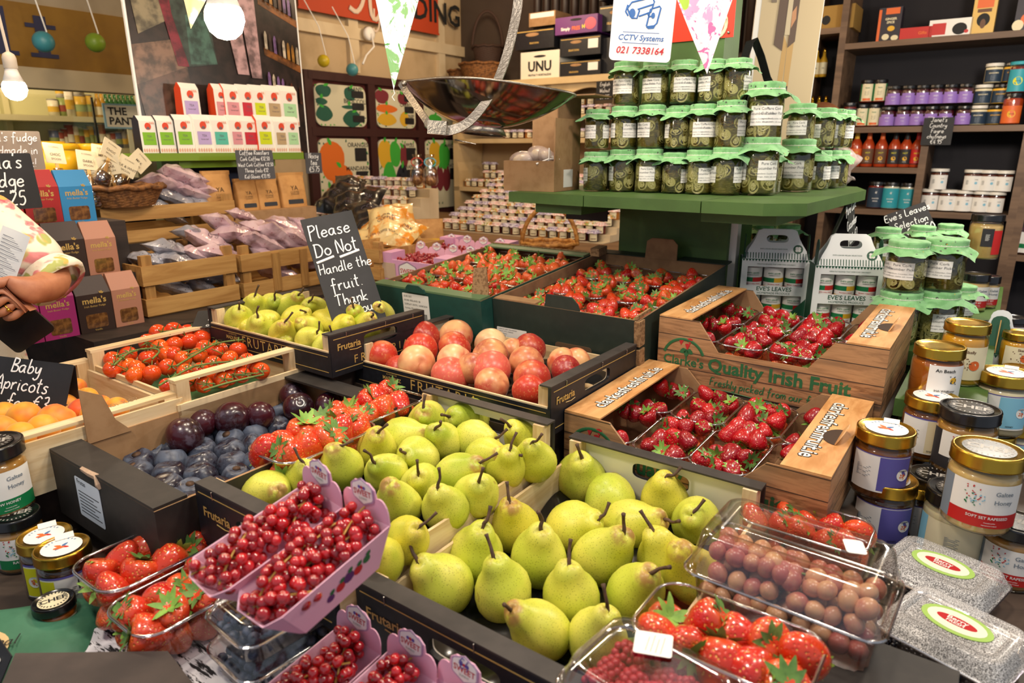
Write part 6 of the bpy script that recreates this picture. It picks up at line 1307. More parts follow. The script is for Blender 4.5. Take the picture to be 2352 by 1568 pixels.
def basket(label, P, rx, ry, h, mt, handle=None, name='wicker_basket', rows=9, flare=.75, rot=0.):
    t = thing(name, label, 'basket', P, (0, 0, rot), 'wicker baskets')
    m = MB().sm_()
    def f(a, b):
        th = 2*math.pi*a; k = flare+(1-flare)*b; w = 1+.02*math.sin(rows*2*math.pi*b+(0 if int(a*28) % 2 else math.pi)); return Vector((rx*k*w*math.cos(th), ry*k*w*math.sin(th), h*b))
    m.grid(f, 56, rows*4); m.add([(rx*flare*math.cos(2*math.pi*i/20), ry*flare*math.sin(2*math.pi*i/20), .003) for i in range(20)], [tuple(range(20))]); part('woven_body', m, mt, t)
    rp = [(rx*1.01*math.cos(2*math.pi*i/32), ry*1.01*math.sin(2*math.pi*i/32), h+.004*math.sin(i*2)) for i in range(33)]; part('rim', MB().sm_().tube(rp, .009, 6), mt, t)
    if handle: part('handle', MB().sm_().tube([(rx*math.cos(R(a)), 0, h*.8+handle*math.sin(R(a))) for a in range(0, 181, 12)], .010, 7), mt, t)
    return t
P = atu(1110, 168, 4.1); basket('wide brown wicker basket on the dresser top, tilted behind the white box', Vector((P.x, P.y, ZD)), .17, .14, .13, WICK)
P = atu(1060, 160, 4.12); basket('shallow brown wicker basket at the corner end of the dresser top', Vector((P.x, P.y, ZD)), .10, .10, .10, WICK, None)
P = atu(1120, 110, 4.2); basket('dark wicker basket with tall hoop handle behind the others', Vector((P.x, P.y, ZD+.14)), .11, .09, .12, WICKD, .26)
# wicker basket with hoop handle behind the strawberry cartons
P = atu(1262, 560, 2.6); basket('honey coloured wicker basket with hoop handle behind the strawberry cartons', Vector((P.x, P.y, 1.0405)), .125, .10, .05, WICKL, .17, rot=RZ*.2)
# corrugated dark sheeting above the dresser
m = MB()
for i in range(26): m.sm_().tube([S(4.325, -2.9+.075*i, 2.05), S(4.325, -2.9+.075*i, 3.04)], .03, 8)
struct('trim_4', m, mat('dark_corrugated', '#2e211b', .5))
P = atu(1390, 190, 3.96); ticket('small chalk ticket hanging from the dresser top for walnut oil', P-Vector((0, 0, .1)), .12, .11, RZ, ['English', 'Walnut', 'oil \u20ac15'], fold=False, size=.2)
# --- tea shelf, its post and the large photo poster
VS = -2.42
def AV(x, y, v=VS): return atv(x, y, v)
u0, u1 = uv(AV(285, 350))[0], uv(AV(697, 350))[0]; zs = AV(500, 350).z-.002
ts = thing('tea_shelf', 'green painted shelf in front of the photo poster holding packets of tea', 'shelf', S(0, 0, 0), (0, 0, RV))
part('plank', MB().box(u0-.06, .02-VS-.02, zs-.026, u1, -VS+.17, zs), OLIVE, ts); part('batten', MB().box(u0+.2, -VS+.03, zs-.052, u1-.12, -VS+.15, zs-.0265), OLIVE, ts)
part('step', MB().box(u0+.12, -VS+.095, zs+.0005, u1-.01, -VS+.165, zs+.105), mat('step_brown', '#5a4030', .7), ts)
tp = thing('tea_post', 'green timber post behind the photo poster', 'post', S(0, 0, 0), (0, 0, RV)); part('post_board', MB().box(u0+.28, -VS+.215, 0, u1-.1, -VS+.34, 2.7), GREENP, tp); part('side_panel', MB().box(u0+.3, -VS+.2, 1.0, u1-.12, -VS+.2145, zs-.03), mat('navy_panel', '#1b2a50', .6), tp)
pz0 = zs-.03; PH_ = .95; pu0, pu1 = uv(atv(330, 340, VS-.185))[0], uv(atv(708, 345, VS-.185))[0]; pw = pu1-pu0
ps = thing('photo_poster', 'large photo poster of two people standing in the market, white edged, behind the tea packets', 'poster', S((pu0+pu1)/2, VS-.178, pz0), (R(-1), 0, RV))
part('board', MB().box(-pw/2, .001, 0, pw/2, .012, PH_), WHITEP, ps)
A_ = [('bg', '#2e211d', [(-.49, 0), (.49, 0), (.49, 1), (-.49, 1)]), ('shelf tan', '#8a5428', [(.22, .86), (.49, .79), (.49, .82), (.22, .89)]), ('shelf tan', '#8a5428', [(.24, .64), (.49, .57), (.49, .60), (.24, .67)]), ('shelf tan', '#8a5428', [(.25, .44), (.49, .38), (.49, .41), (.25, .47)]),
 ('crate', '#5c4236', [(-.49, .28), (-.22, .36), (-.2, .1), (-.45, .05)]), ('box side', '#7d5f4d', [(-.49, .42), (-.25, .46), (-.22, .36), (-.49, .28)]), ('papers', '#85795f', [(-.47, .62), (-.33, .66), (-.3, .52), (-.45, .46)]), ('green box', '#565c34', [(-.48, .72), (-.36, .78), (-.33, .68), (-.46, .64)]), ('tan strip', '#b58a50', [(-.48, .02), (.45, -.0), (.45, .035), (-.48, .055)]),
 ('red apron', '#7a2030', [(-.34, .76), (-.28, .76), (-.21, .36), (-.27, .36), (-.33, .6)]), ('skirt', '#38453d', [(-.28, .78), (-.10, .78), (-.05, .38), (-.21, .36), (-.27, .55)]), ('skirt shade', '#46665a', [(-.2, .55), (-.1, .57), (-.05, .38), (-.20, .37)]), ('arm', '#a0654c', [(-.32, .9), (-.1, .84), (-.04, .80), (-.06, .77), (-.2, .78), (-.33, .83)]), ('top green', '#5a7448', [(-.26, 1), (-.02, 1), (-.02, .86), (-.16, .84), (-.28, .9)]),
 ('shirt', '#7f7a7d', [(.0, 1), (.26, 1), (.27, .8), (.22, .66), (.0, .66), (-.02, .8)]), ('leg pink', '#b89494', [(.0, .68), (.10, .66), (.135, .35), (.065, .35)]), ('leg pink', '#b89494', [(.11, .66), (.21, .66), (.215, .34), (.15, .34)]), ('cloth', '#b8b4c0', [(.24, .84), (.29, .82), (.31, .74), (.25, .76)]), ('crate 2', '#1c1614', [(-.02, .14), (.2, .2), (.22, .1), (.0, .05)]), ('white box', '#c8c0b4', [(.02, .24), (.1, .26), (.1, .2), (.03, .17)])]
m = MB(); cols = []
for k, (n, c, pl) in enumerate(A_):
    if c not in cols: cols.append(c)
    m.mat(cols.index(c)).add([(x*pw, -.0004*k, y*PH_) for x, y in pl], [tuple(range(len(pl)))])
g = random.Random(2)
for sh_, y0, y1 in ((0, .885, .82), (1, .665, .60), (2, .465, .41), (3, .30, .24)):
    for i in range(8):
        f = i/8; x = .25+.235*f; yb = y0+(y1-y0)*f; c = g.choice(('#a8742c', '#5a3020', '#c8b8a0', '#7a5a8a', '#3a2a24')); 
        if c not in cols: cols.append(c)
        m.mat(cols.index(c)).add([(p*pw, -.009, q*PH_) for p, q in ((x, yb), (x+.018, yb-.004), (x+.018, yb+.055), (x+.012, yb+.07), (x+.006, yb+.07), (x, yb+.055))], [tuple(range(6))])
part('photograph', m, [mat('poster_'+c[1:], c, .3, var=(22, '#'+''.join('%02x' % int(int(c[i:i+2], 16)*.55) for i in (1, 3, 5)), .38, .66)) for c in cols], ps)
# tea packets
TCOL = {'purple': '#b7a0cf', 'rose': '#d58f96', 'red': '#c2283a', 'lime': '#c9d413', 'kraft': '#b49a74', 'mint': '#a9d5a2', 'green': '#7fb52c', 'teal': '#56b5a0'}
SUN = mat('packet_sun_orange', '#d9482c', .5); PKW = mat('packet_white', '#efe8dd', .55); PKS = mat('packet_side_orange', '#d4451f', .5); PKD = mat('packet_side_black', '#221c1e', .4); PAT = mat('packet_pattern', '#e0a58e', .55)
def tea(label, x, y, w, h_px, v, col, side=PKW, name='tea_packet', z=None):
    a = atv(x-w/2, y, v); b = atv(x+w/2, y, v); P = (a+b)/2; P.z = z if z else P.z; W = (b-a).length*.94; H = sz(h_px, P)*1.0; D = .045
    t = thing(name, label, 'tea', P, (0, 0, RV+.12), 'tea packets')
    vs = [(-W/2, 0, 0), (W/2, 0, 0), (W/2, D, 0), (-W/2, D, 0), (-W/2, .004, H*.86), (W/2, .004, H*.86), (W/2, D-.004, H*.86), (-W/2, D-.004, H*.86), (-W/2, D*.42, H), (W/2, D*.42, H), (W/2, D*.58, H), (-W/2, D*.58, H)]
    m = MB().mat(0).add(vs, [(0, 3, 2, 1), (0, 1, 5, 4), (2, 3, 7, 6), (4, 5, 9, 8), (6, 7, 11, 10), (8, 9, 10, 11)]).mat(1).add(vs, [(1, 2, 6, 5), (3, 0, 4, 7), (5, 6, 10, 9), (7, 4, 8, 11)])
    part('packet', m, [PKW, side], t)
    tl = math.atan2(.004, H*.86); M = TR(0, -.0006, 0, rx=-tl) @ FRONT; c = mat('packet_'+col, TCOL[col], .55)
    m = MB().mat(0).add([(q*W, s*H, .0003) for q, s in ((-.38, .22), (.38, .22), (.38, .56), (-.38, .56))], [(0, 1, 2, 3)], M).mat(1).poly([(q*W, s*W+H*.72, .0004) for q, s in ell(0, 0, .19, .19, 16)], M)
    for q in range(7): m.mat(2).poly([(s*W, r_*H, .0003) for s, r_ in leaf(-.42+.14*q, .02, .12, .05, 1.2)], M)
    for q in range(3): m.mat(2).poly([(s*W, r_*H, .0004) for s, r_ in leaf(.1+.1*q, .83, .1, .03, -.5)], M)
    m.mat(3); m.poly([(q*W, s*W+H*.72, .0007) for q, s in ((-.12, -.16), (-.05, -.02), (0, -.06), (.05, -.02), (.12, -.16))], M); put_text(m, 'TEA', W*.16, M @ TR(0, H*.45, .0008)); put_text(m, 'loose leaf', W*.11, M @ TR(0, H*.36, .0008))
    part('printing', m, [c, SUN, PAT, mat('print_grey', '#6a5f66', .6)], t)
LOW = [(348, 347, 44, 82, 'green', PKD), (388, 347, 44, 82, 'green', PKD), (430, 347, 46, 84, 'green', PKD), (474, 347, 46, 84, 'purple', PKW), (513, 347, 44, 82, 'teal', PKW), (553, 347, 44, 82, 'rose', PKW), (580, 347, 40, 80, 'red', PKW), (614, 347, 42, 82, 'lime', PKS), (652, 346, 40, 78, 'kraft', PKW), (677, 346, 34, 78, 'mint', PKW)]
for i, (x, y, w, h, c, s) in enumerate(LOW): tea('white tea packet with %s label, %s along the lower row' % (c, nth(i)), x, y, w, h, VS-.035, c, s, z=zs+.0005)
for i, (x, w, c, s, n) in enumerate([(443, 46, 'purple', PKS, 'standing alone'), (513, 36, 'rose', PKS, 'turned sideways'), (540, 46, 'rose', PKS, 'second'), (574, 44, 'red', PKW, 'third'), (602, 42, 'lime', PKW, 'fourth'), (634, 44, 'kraft', PKW, 'fifth'), (668, 44, 'mint', PKW, 'last')]):
    tea('white tea packet with %s label on the upper row, %s' % (c, n), x, 262, w, 88, VS-.115, c, s, z=zs+.1058)
# --- fudge boxes on the ledge
WIN = mat('window_film', '#5a3a22', .15, coat=.8, var=(70, '#8a5f34', .4, .65))
FSTEP = thing('fudge_steps', 'dark stepped stand under the fudge boxes', 'stand', S(0, 0, 0), (0, 0, RV)); VF = -1.965
zf = [1.0205, atv(250, 632, VF-.075).z, atv(200, 512, VF-.15).z]
for k in (1, 2): part('step', MB().box(.745, -VF+.075*k-.005, 1.0205, .98, -VF+.075*(k+1)-.006 if k == 1 else -VF+.3, zf[k]-.0006), DARKW, FSTEP)
def fudge(label, x0, x1, y0, ytop, k, col, ink=True):
    v = VF-.075*k-.002*0; a, b = atv(x0, y0, v), atv(x1, y0-(x1-x0)*.15, v); P = (a+b)/2; P.z = zf[k]; W = (b-a).length*.985; H = (atv((x0+x1)/2, ytop, v).z-zf[k]); D = .062
    t = thing('fudge_box', label, 'fudge box', P, (0, 0, RV), 'fudge boxes')
    vs = [(-W/2, 0, 0), (W/2, 0, 0), (W/2, D, 0), (-W/2, D, 0), (-W/2, .0, H*.70), (W/2, .0, H*.70), (W/2, D, H*.70), (-W/2, D, H*.70), (-W*.47, D*.45, H), (W*.47, D*.45, H), (W*.47, D*.55, H), (-W*.47, D*.55, H)]
    part('box', MB().add(vs, [(0, 3, 2, 1), (0, 1, 5, 4), (2, 3, 7, 6), (4, 5, 9, 8), (6, 7, 11, 10), (8, 9, 10, 11), (1, 2, 6, 5), (3, 0, 4, 7), (5, 6, 10, 9), (7, 4, 8, 11)]), col, t)
    part('window', MB().prism(rrect(W*.62, H*.26, .006), .0006, TR(0, -.0001, H*.20) @ FRONT), WIN, t)
    m = MB(); M = TR(0, -.0006, H*.58) @ FRONT; put_text(m, "mella's", W*.26, M, bold=.02); put_text(m, 'Irish Butter Fudge', W*.085, M @ TR(0, -W*.17, 0)); put_text(m, 'Vanilla', W*.08, TR(0, -.0006, H*.035) @ FRONT)
    for q in (.4, 1.3, 2.2): m.poly([(p_, q_, .0003) for p_, q_ in leaf(W*.22, W*.2, W*.09, W*.025, q)], M)
    part('lettering', m, GOLDINK, t)
FB = {k: mat('fudge_'+k, c, .5) for k, c in (('red', '#a81f22'), ('blue', '#2f86bd'), ('brown', '#33221c'), ('tan', '#b07a62'), ('magenta', '#a52a72'))}
for lb, x0, x1, y0, yt, k, c in (("red fudge box on the top tier beside the blue one", 64, 146, 512, 390, 2, 'red'), ('blue fudge box at the end of the top tier', 147, 222, 505, 390, 2, 'blue'), ('red fudge box on the top tier behind the chalk price card', 0, 60, 520, 400, 2, 'red'),
        ('dark brown fudge box in the middle tier', 120, 205, 635, 510, 1, 'brown'), ('dusty pink fudge box at the end of the middle tier', 206, 276, 624, 508, 1, 'tan'), ('magenta fudge box in the middle tier behind the floral sleeve', 40, 118, 645, 515, 1, 'magenta'),
        ('dark brown fudge box in the bottom tier', 186, 266, 758, 635, 0, 'brown'), ('dusty pink fudge box at the end of the bottom tier, by the coffee crate', 267, 332, 745, 624, 0, 'tan'), ('magenta fudge box in the bottom tier beside the brown one', 104, 184, 776, 640, 0, 'magenta'), ('magenta fudge box in the bottom tier behind the elbow', 30, 102, 785, 650, 0, 'magenta')):
    fudge(lb, x0, x1, y0, yt, k, FB[c])
# --- slatted coffee crates with pouches
SLAT = wood('amber_crate_slat', '#c79a5a', '#a5763c', 0, .9, .6); SLATV = wood('amber_crate_post', '#b88a4c', '#946a36', 2, .9, .6)
def slat_crate(label, x0, x1, yb, ytop, v, z, D=.30, posts=True, vert=False):
    a, b = atv(x0, yb, v), atv(x1, yb-(x1-x0)*.2, v); u_0, u_1 = uv(a)[0], uv(b)[0]; W = u_1-u_0; H = atv(x0, ytop, v).z-z
    t = thing('slat_crate', label, 'crate', S(u_0, v, z), (0, 0, RV), 'slatted coffee crates')
    part('bottom', MB().box(.005, .005, 0, W-.005, D-.005, .006), SLAT, t)
    for y in (0, D-.006):
        for z0, z1 in ((.004, H*.30), (H*.52, H*.84)): part('slat', MB().box(0, y, z0, W, y+.006, z1), SLAT, t)
    for x in (0, W-.006):
        for z0, z1 in ((.004, H*.30), (H*.52, H*.84)): part('side_slat', MB().box(x, .0065, z0, x+.006, D-.0065, z1), SLAT, t)
    for x in (.0065, W-.03-.0065):
        for y in (.0065, D-.0265-.006): part('corner_post', MB().box(x, y, .0065, x+.03, y+.02, H), SLATV, t)
    if vert:
        for q in (.3, .6): part('upright_slat', MB().box(W*q, -.0055, .01, W*q+.03, -.0005, H*.8), SLATV, t)
    return t, u_0, W, H
cr1 = slat_crate('slatted wooden crate of coffee pouches next to the fudge boxes', 340, 552, 727, 588, -2.0, 1.0205)
cr2 = slat_crate('slatted wooden crate of pink coffee pouches behind the tall chalkboard', 562, 770, 680, 565, -2.0, 1.0205, .28, True, True)
zc3 = atv(290, 560, -2.32).z; cr3 = slat_crate('slatted wooden crate standing higher behind the fudge boxes', 246, 545, 585, 462, -2.31, zc3, .26)
st = thing('crate_stand', 'timber block under the rear coffee crate and the kraft bags', 'stand', S(0, 0, 0), (0, 0, RV)); part('block', MB().box(cr3[1]-.02, 2.305, 1.0205, 1.98, 2.41, zc3-.0005).box(cr3[1]-.02, 2.4105, 1.0205, 1.98, 2.595, zc3-.0005), DARKW, st)
@special('pink_pouch')
def PPK(t):
    v = t.off(t.co(), 3); c = t.mix(t.step(t.noise(v, 14, 2), .4, .6), '#dcc0c6', '#c6a8b1'); d = t.vor(t.scale(v, (1, 1, 1)), 62); t.color(t.mix(t.step(d, .12, .16, 1, 0), c, '#9a3040')).p(Roughness=.22, Metallic=.15, Coat_Weight=.5).bump(t.noise(v, 30, 3), .9, .006)
@special('grey_pouch')
def PGR(t):
    v = t.off(t.co(), 3); c = t.mix(t.step(t.noise(v, 14, 2), .4, .6), '#bebec8', '#9d9da8'); d = t.vor(v, 62); t.color(t.mix(t.step(d, .10, .14, 1, 0), c, '#3a3a44')).p(Roughness=.2, Metallic=.3, Coat_Weight=.5).bump(t.noise(v, 30, 3), .9, .006)
def pouch_me(k, mt):
    g = random.Random(k); w, l, h = .056, .082, .03
    def f(a, b):
        x, y = a*2-1, b*2-1; e = max(0, 1-abs(y)**6)*max(0, 1-abs(x)**2.6)
        return Vector((x*w*(1-.12*(1-abs(y)**3)), y*l, h*e+.004*math.sin(7*x+k)*e+.0035*math.sin(11*y+2*k)*e))
    m = MB().sm_().grid(f, 16, 20); n = len(m.v); m.grid(lambda a, b: Vector((f(a, b).x, f(a, b).y, -f(a, b).z*.75)), 16, 20); t2 = MB(); put_text(t2, 'CORK COFFEE ROASTERS', .0082, TR(0, -.056, .0, rz=0)); put_text(t2, 'CORK', .02, TR(0, .01, 0)); put_text(t2, 'COFFEE', .013, TR(0, -.008, 0))
    def lay(p): q = f((p.x/w+1)/2, (p.y/l+1)/2); return Vector((p.x, p.y, q.z+.0006))
    m.mat(0); nb = len(m.f); t2.warp(lay); m.add(t2.v, t2.f); m.mi[nb:] = [1]*(len(m.f)-nb); return m.mesh('pouch', [mt, mat('pouch_print', '#4a424c', .5)])
PMES = [[pouch_me(k, mt) for k in range(3)] for mt in (PPK, PGR)]; gp = random.Random(3)
def pouch(x, y, v, w, kind, label, roll=None):
    P = atv(x, y, v); s = sz(w, P)/.15; e = Euler((gp.uniform(.15, .75), gp.uniform(-.25, .25), RV+gp.uniform(-.5, .5)+(R(90) if roll is None else roll)))
    t = tag(obj('coffee_pouch', PMES[kind][gp.randrange(3)], None, P, e, s), label, 'coffee pouch', 'coffee pouches'); return t
for i, (x, y, v, w, k) in enumerate([(345, 600, -2.1, 90, 1), (420, 610, -2.07, 110, 1), (390, 575, -2.12, 100, 1), (465, 592, -2.1, 90, 0), (505, 585, -2.08, 100, 0), (480, 560, -2.16, 110, 0), (545, 540, -2.17, 110, 0), (455, 545, -2.2, 95, 1), (520, 525, -2.2, 100, 0), (420, 640, -2.1, 90, 1), (500, 640, -2.1, 90, 1), (390, 660, -2.08, 90, 1), (470, 665, -2.08, 90, 1),
        (600, 560, -2.08, 90, 0), (640, 545, -2.1, 95, 0), (690, 555, -2.08, 95, 0), (660, 525, -2.15, 90, 0), (610, 530, -2.16, 95, 0), (700, 530, -2.15, 80, 0), (720, 540, -2.1, 80, 0), (620, 600, -2.07, 90, 0), (680, 600, -2.07, 90, 0), (640, 630, -2.07, 90, 0), (720, 600, -2.07, 80, 0), (555, 495, -2.22, 60, 0)]):
    pouch(x, y, v, w, k, '%s shiny coffee pouch in the %s slatted crate, %s counting from the near corner' % (('pink', 'grey')[k], 'chalkboard end' if x > 560 else 'fudge end', nth(i if i < 13 else i-13)))
for i, (x, y, w, k) in enumerate([(375, 425, 95, 0), (420, 405, 90, 0), (455, 425, 80, 0), (440, 445, 85, 0), (400, 455, 90, 1), (340, 470, 80, 1), (450, 465, 80, 1), (300, 475, 70, 1), (380, 490, 80, 1), (480, 440, 70, 0)]):
    pouch(x, y, -2.40, w, k, '%s shiny coffee pouch piled in the rear crate, %s from the top' % (('pink', 'grey')[k], nth(i)))
# kraft coffee bags
KB = mat('kraft_bag', '#c79355', .7, var=(20, '#b07c42', .4, .7), bump=(25, .5, .004)); SLATEL = mat('slate_label', '#2a2d34', .6)
def kbag(label, x0, x1, yb, yt, v, z, cols='k', rot=0.):
    a, b = atv(x0, yb, v), atv(x1, yb, v); P = (a+b)/2; W = (b-a).length*.95; H = atv((x0+x1)/2, yt, v).z-z; P.z = z; D = .06
    t = thing('coffee_bag', label, 'coffee bag', P, (0, 0, RV+rot), 'kraft coffee bags')
    def f(p, q):
        th = p*2*math.pi; k = 1-q**2*.85; e = .35; x = W/2*math.copysign(abs(math.cos(th))**e, math.cos(th)); y = D/2*k*math.copysign(abs(math.sin(th))**e, math.sin(th)); return Vector((x*(1-.03*math.sin(q*3)), y+D/2+(.012 if q > .9 else 0)*0, H*q))
    part('bag', MB().sm_().grid(f, 32, 12), KB, t); part('folded_top', MB().box(-W/2, D*.36, H*.9, W/2, D*.62, H*1.0), KB, t)
    tl = math.atan2(D*.34, H); M = TR(0, -.0015, 0, rx=-tl) @ FRONT
    part('label', MB().prism(rrect(W*.6, H*.13, .003), .0008, M @ TR(0, H*.16, .001)), SLATEL, t)
    m = MB(); put_text(m, 'YA', W*.22, M @ TR(0, H*.55, .004)); put_text(m, 'COFFEE', W*.1, M @ TR(0, H*.43, .003)); put_text(m, 'COMPANY', W*.07, M @ TR(0, H*.37, .003)); part('lettering', m, mat('bag_print', '#4c3620', .7), t)
zk = atv(600, 482, -2.35).z
for i, (x0, x1, yt) in enumerate(((480, 545, 392), (552, 602, 410), (598, 650, 408), (652, 712, 396))): kbag('kraft paper coffee bag under the chalk price list, %s along' % nth(i), x0, x1, 484, yt, -2.36, zk)
ks = thing('bag_stand', 'timber block under the kraft coffee bags', 'stand', S(0, 0, 0), (0, 0, RV)); a, b = uv(atv(548, 484, -2.36))[0], uv(atv(716, 484, -2.36))[0]; part('block', MB().box(cr3[1]+cr3[2]+.01, 2.33, zc3+.0005, b, 2.45, zk-.0005), KRAFT, ks)
for i, (x0, x1, yb, yt, v, u) in enumerate(((958, 1022, 565, 502, 0, 2.1), (930, 985, 560, 520, 0, 2.2))):
    P = atu((x0+x1)/2, yb, u); t_ = Vector((P.x, P.y, 1.0405)); W = sz(x1-x0, P); 
    t = thing('coffee_bag', ('kraft coffee bag with yellow label behind the pink carton', 'dark folded coffee bag behind the kraft bag with yellow label')[i], 'coffee bag', t_, (0, 0, face(P, .15)), 'kraft coffee bags'); H = atu(x0, yt, u).z-1.0405
    part('bag', MB().sm_().grid(lambda p, q: Vector((W/2*math.copysign(abs(math.cos(p*6.2832))**.35, math.cos(p*6.2832)), .035*(1-.8*q*q)*math.copysign(abs(math.sin(p*6.2832))**.35, math.sin(p*6.2832))+.035, H*q)), 32, 10), (KB, mat('bronze_foil', '#7a5a30', .35, .4))[i], t)
    if i == 0:
        part('label', MB().prism(rrect(W*.55, H*.22, .003), .0008, TR(.005, .004, H*.45, rx=-.12) @ FRONT), LM['m'], t); m = MB(); put_text(m, 'BREW ROASTED', W*.075, TR(.005, .001, H*.5, rx=-.12) @ FRONT, bold=.02); put_text(m, 'COFFEE', W*.1, TR(.005, .002, H*.41, rx=-.12) @ FRONT, bold=.02); part('lettering', m, INK, t)
# orange and black snack pouches beyond the tall chalkboard
@special('yellow_snack_pouch')
def YSN(t): v = t.off(t.co(), 2); t.color(t.mix(t.step(t.noise(v, 22, 3), .5, .6), '#e6c98a', '#e0902c')).p(Roughness=.3, Coat_Weight=.4).bump(t.noise(v, 30, 3), .8, .006)
BSN = mat('black_snack_pouch', '#1d1b1e', .25, coat=.5, var=(16, '#3a2a18', .6, .7), bump=(30, .8, .006)); YM = [pouch_me(k, YSN) for k in (1, 2)]; BM = [pouch_me(k, BSN) for k in (1, 2)]
for i, (x, y, u, w, k) in enumerate([(890, 520, 1.95, 130, 0), (870, 545, 1.95, 130, 0), (915, 515, 2.05, 120, 0), (850, 500, 2.05, 120, 1), (800, 480, 2.1, 110, 1), (840, 470, 2.2, 110, 1), (770, 455, 2.2, 100, 1), (800, 440, 2.3, 100, 1), (860, 565, 1.9, 120, 0), (930, 540, 1.95, 100, 0)]):
    P = atu(x, y, u); P.z = max(P.z, 1.06); tag(obj('snack_pouch', (YM, BM)[k][i % 2], None, P, Euler((gp.uniform(.3, .7), gp.uniform(-.2, .2), RZ+gp.uniform(-.5, .5)+.6)), sz(w, P)/.15), '%s snack pouch heaped beyond the tall chalkboard, %s in the heap' % (('yellow', 'black')[k], nth(i)), 'snack pouch', 'snack pouches')
cr4 = thing('slat_crate', 'pale slatted crate of snack pouches beside the pink carton', 'crate', S(1.62, -1.98, 1.0405), (0, 0, RZ), 'slatted coffee crates')
for nm, a in (('slat', (0, 0, .02, .25, .006, .06)), ('slat', (0, 0, .08, .25, .006, .125)), ('side_slat', (.244, .007, .02, .25, .34, .06)), ('side_slat', (.244, .007, .08, .25, .34, .125)), ('side_slat', (0, .007, .02, .006, .34, .125)), ('slat', (0, .342, .02, .25, .348, .12)), ('corner_post', (.215, .007, .0, .243, .03, .15)), ('corner_post', (.007, .007, 0, .03, .03, .15)), ('bottom', (.004, .007, .012, .243, .341, .018))): part(nm, MB().box(*a), SLAT, cr4)
# --- basket of chocolate spoons
P = atv(285, 462, -2.33); zb = P.z-.015
bk = basket('oblong brown wicker basket of wrapped chocolate spoons behind the blue fudge box', Vector((P.x, P.y, zb)), .13, .085, .06, WICK, None, rot=RV, rows=7, flare=.72)
kb = thing('basket_block', 'timber block under the basket of chocolate spoons', 'stand', S(0, 0, 0), (0, 0, RV)); uu = uv(P)[0]; part('block', MB().box(uu-.14, 2.30, zf[2]+.02 if False else 1.0205, cr3[1]-.025, 2.44, zb-.0006), DARKW, kb)
CHOC = mat('chocolate', '#3a2014', .35); FILM = clear('spoon_film', '#efe4d2', .2, .75, .1); CARD = mat('cream_card', '#e2d3b0', .6); STK = mat('birch_stick', '#d9b06c', .6)
gs = random.Random(8)
for i, (x, y, rot_, txt) in enumerate([(125, 352, .1, ''), (200, 368, .15, 'DARK'), (235, 355, .2, 'MILK'), (250, 380, -.15, 'DARK'), (292, 382, .55, 'MILK & WHITE'), (320, 370, .9, 'MILK'), (255, 345, .6, ''), (205, 385, .1, 'DARK')]):
    P = atv(x, y, -2.31-.02*(i % 3)); t = thing('chocolate_spoon', 'wrapped chocolate spoon with cream card tag, %s in the basket' % nth(i), 'chocolate', P, (gs.uniform(-.3, .1), rot_, RV+gs.uniform(-.3, .3)), 'chocolate spoons')
    w_ = .062; part('tag_card', MB().prism(rrect(w_, w_*.95, .002), .0012, TR(0, 0, 0) @ FRONT), CARD, t)
    m = MB(); put_text(m, txt or 'CHOC', .011, TR(0, -.002, -.004) @ FRONT, bold=.01); put_text(m, 'SPOON', .009, TR(0, -.002, -.017) @ FRONT); put_text(m, 'O CONAILL', .006, TR(0, -.002, .018) @ FRONT); part('lettering', m, mat('tag_print', '#5a4a38', .7), t)
    part('stick', MB().box(-.005, -.001, -.085, .005, .001, -.02), STK, t); part('chocolate', MB().sm_().box(-.016, -.012, -.125, .016, .012, -.085), CHOC, t); part('wrapper', MB().sm_().lathe([(.01, -.13), (.026, -.12), (.027, -.09), (.01, -.055), (.014, -.045)], 12, sy=.8), FILM, t)
# --- yellow buckets
YB = mat('yellow_bucket', '#e5ae1e', .3)
for i, (x, y, w, v) in enumerate([(88, 340, 110, -2.72), (112, 345, 120, -2.6), (203, 345, 62, -2.6), (50, 330, 60, -2.8)]):
    P = atv(x, y, v); r = sz(w, P)/2; t = thing('bucket', ('yellow lidded bucket behind the chalk card, farther', 'yellow lidded bucket behind the chalk card, nearer', 'yellow lidded bucket standing by the spoon basket', 'pale pink bucket at the neighbouring stall edge')[i], 'bucket', Vector((P.x, P.y, P.z-.10)), (0, 0, 0), 'buckets')
    part('pail', MB().sm_().lathe([(r*.8, 0), (r*.96, .10)], 24), YB if i < 3 else mat('pale_pink_pail', '#d9b3a0', .5), t); part('lid', MB().sm_().lathe([(r*.97, .101), (r*1.0, .102), (r*1.0, .116), (r*.97, .122), (r*.9, .12)], 24), YB if i < 3 else mat('pale_pink_pail', '#d9b3a0', .5), t)
bs = thing('bucket_bench', 'dark bench carrying the yellow buckets', 'bench', S(0, 0, 0), (0, 0, RV)); P = atv(112, 345, -2.6); part('bench_top', MB().box(.2, 2.61, P.z-.125, 1.35, 2.95, P.z-.102), DARKW, bs); part('panel', MB().box(.22, 2.62, 0, 1.33, 2.93, P.z-.1255), DARKW, bs)
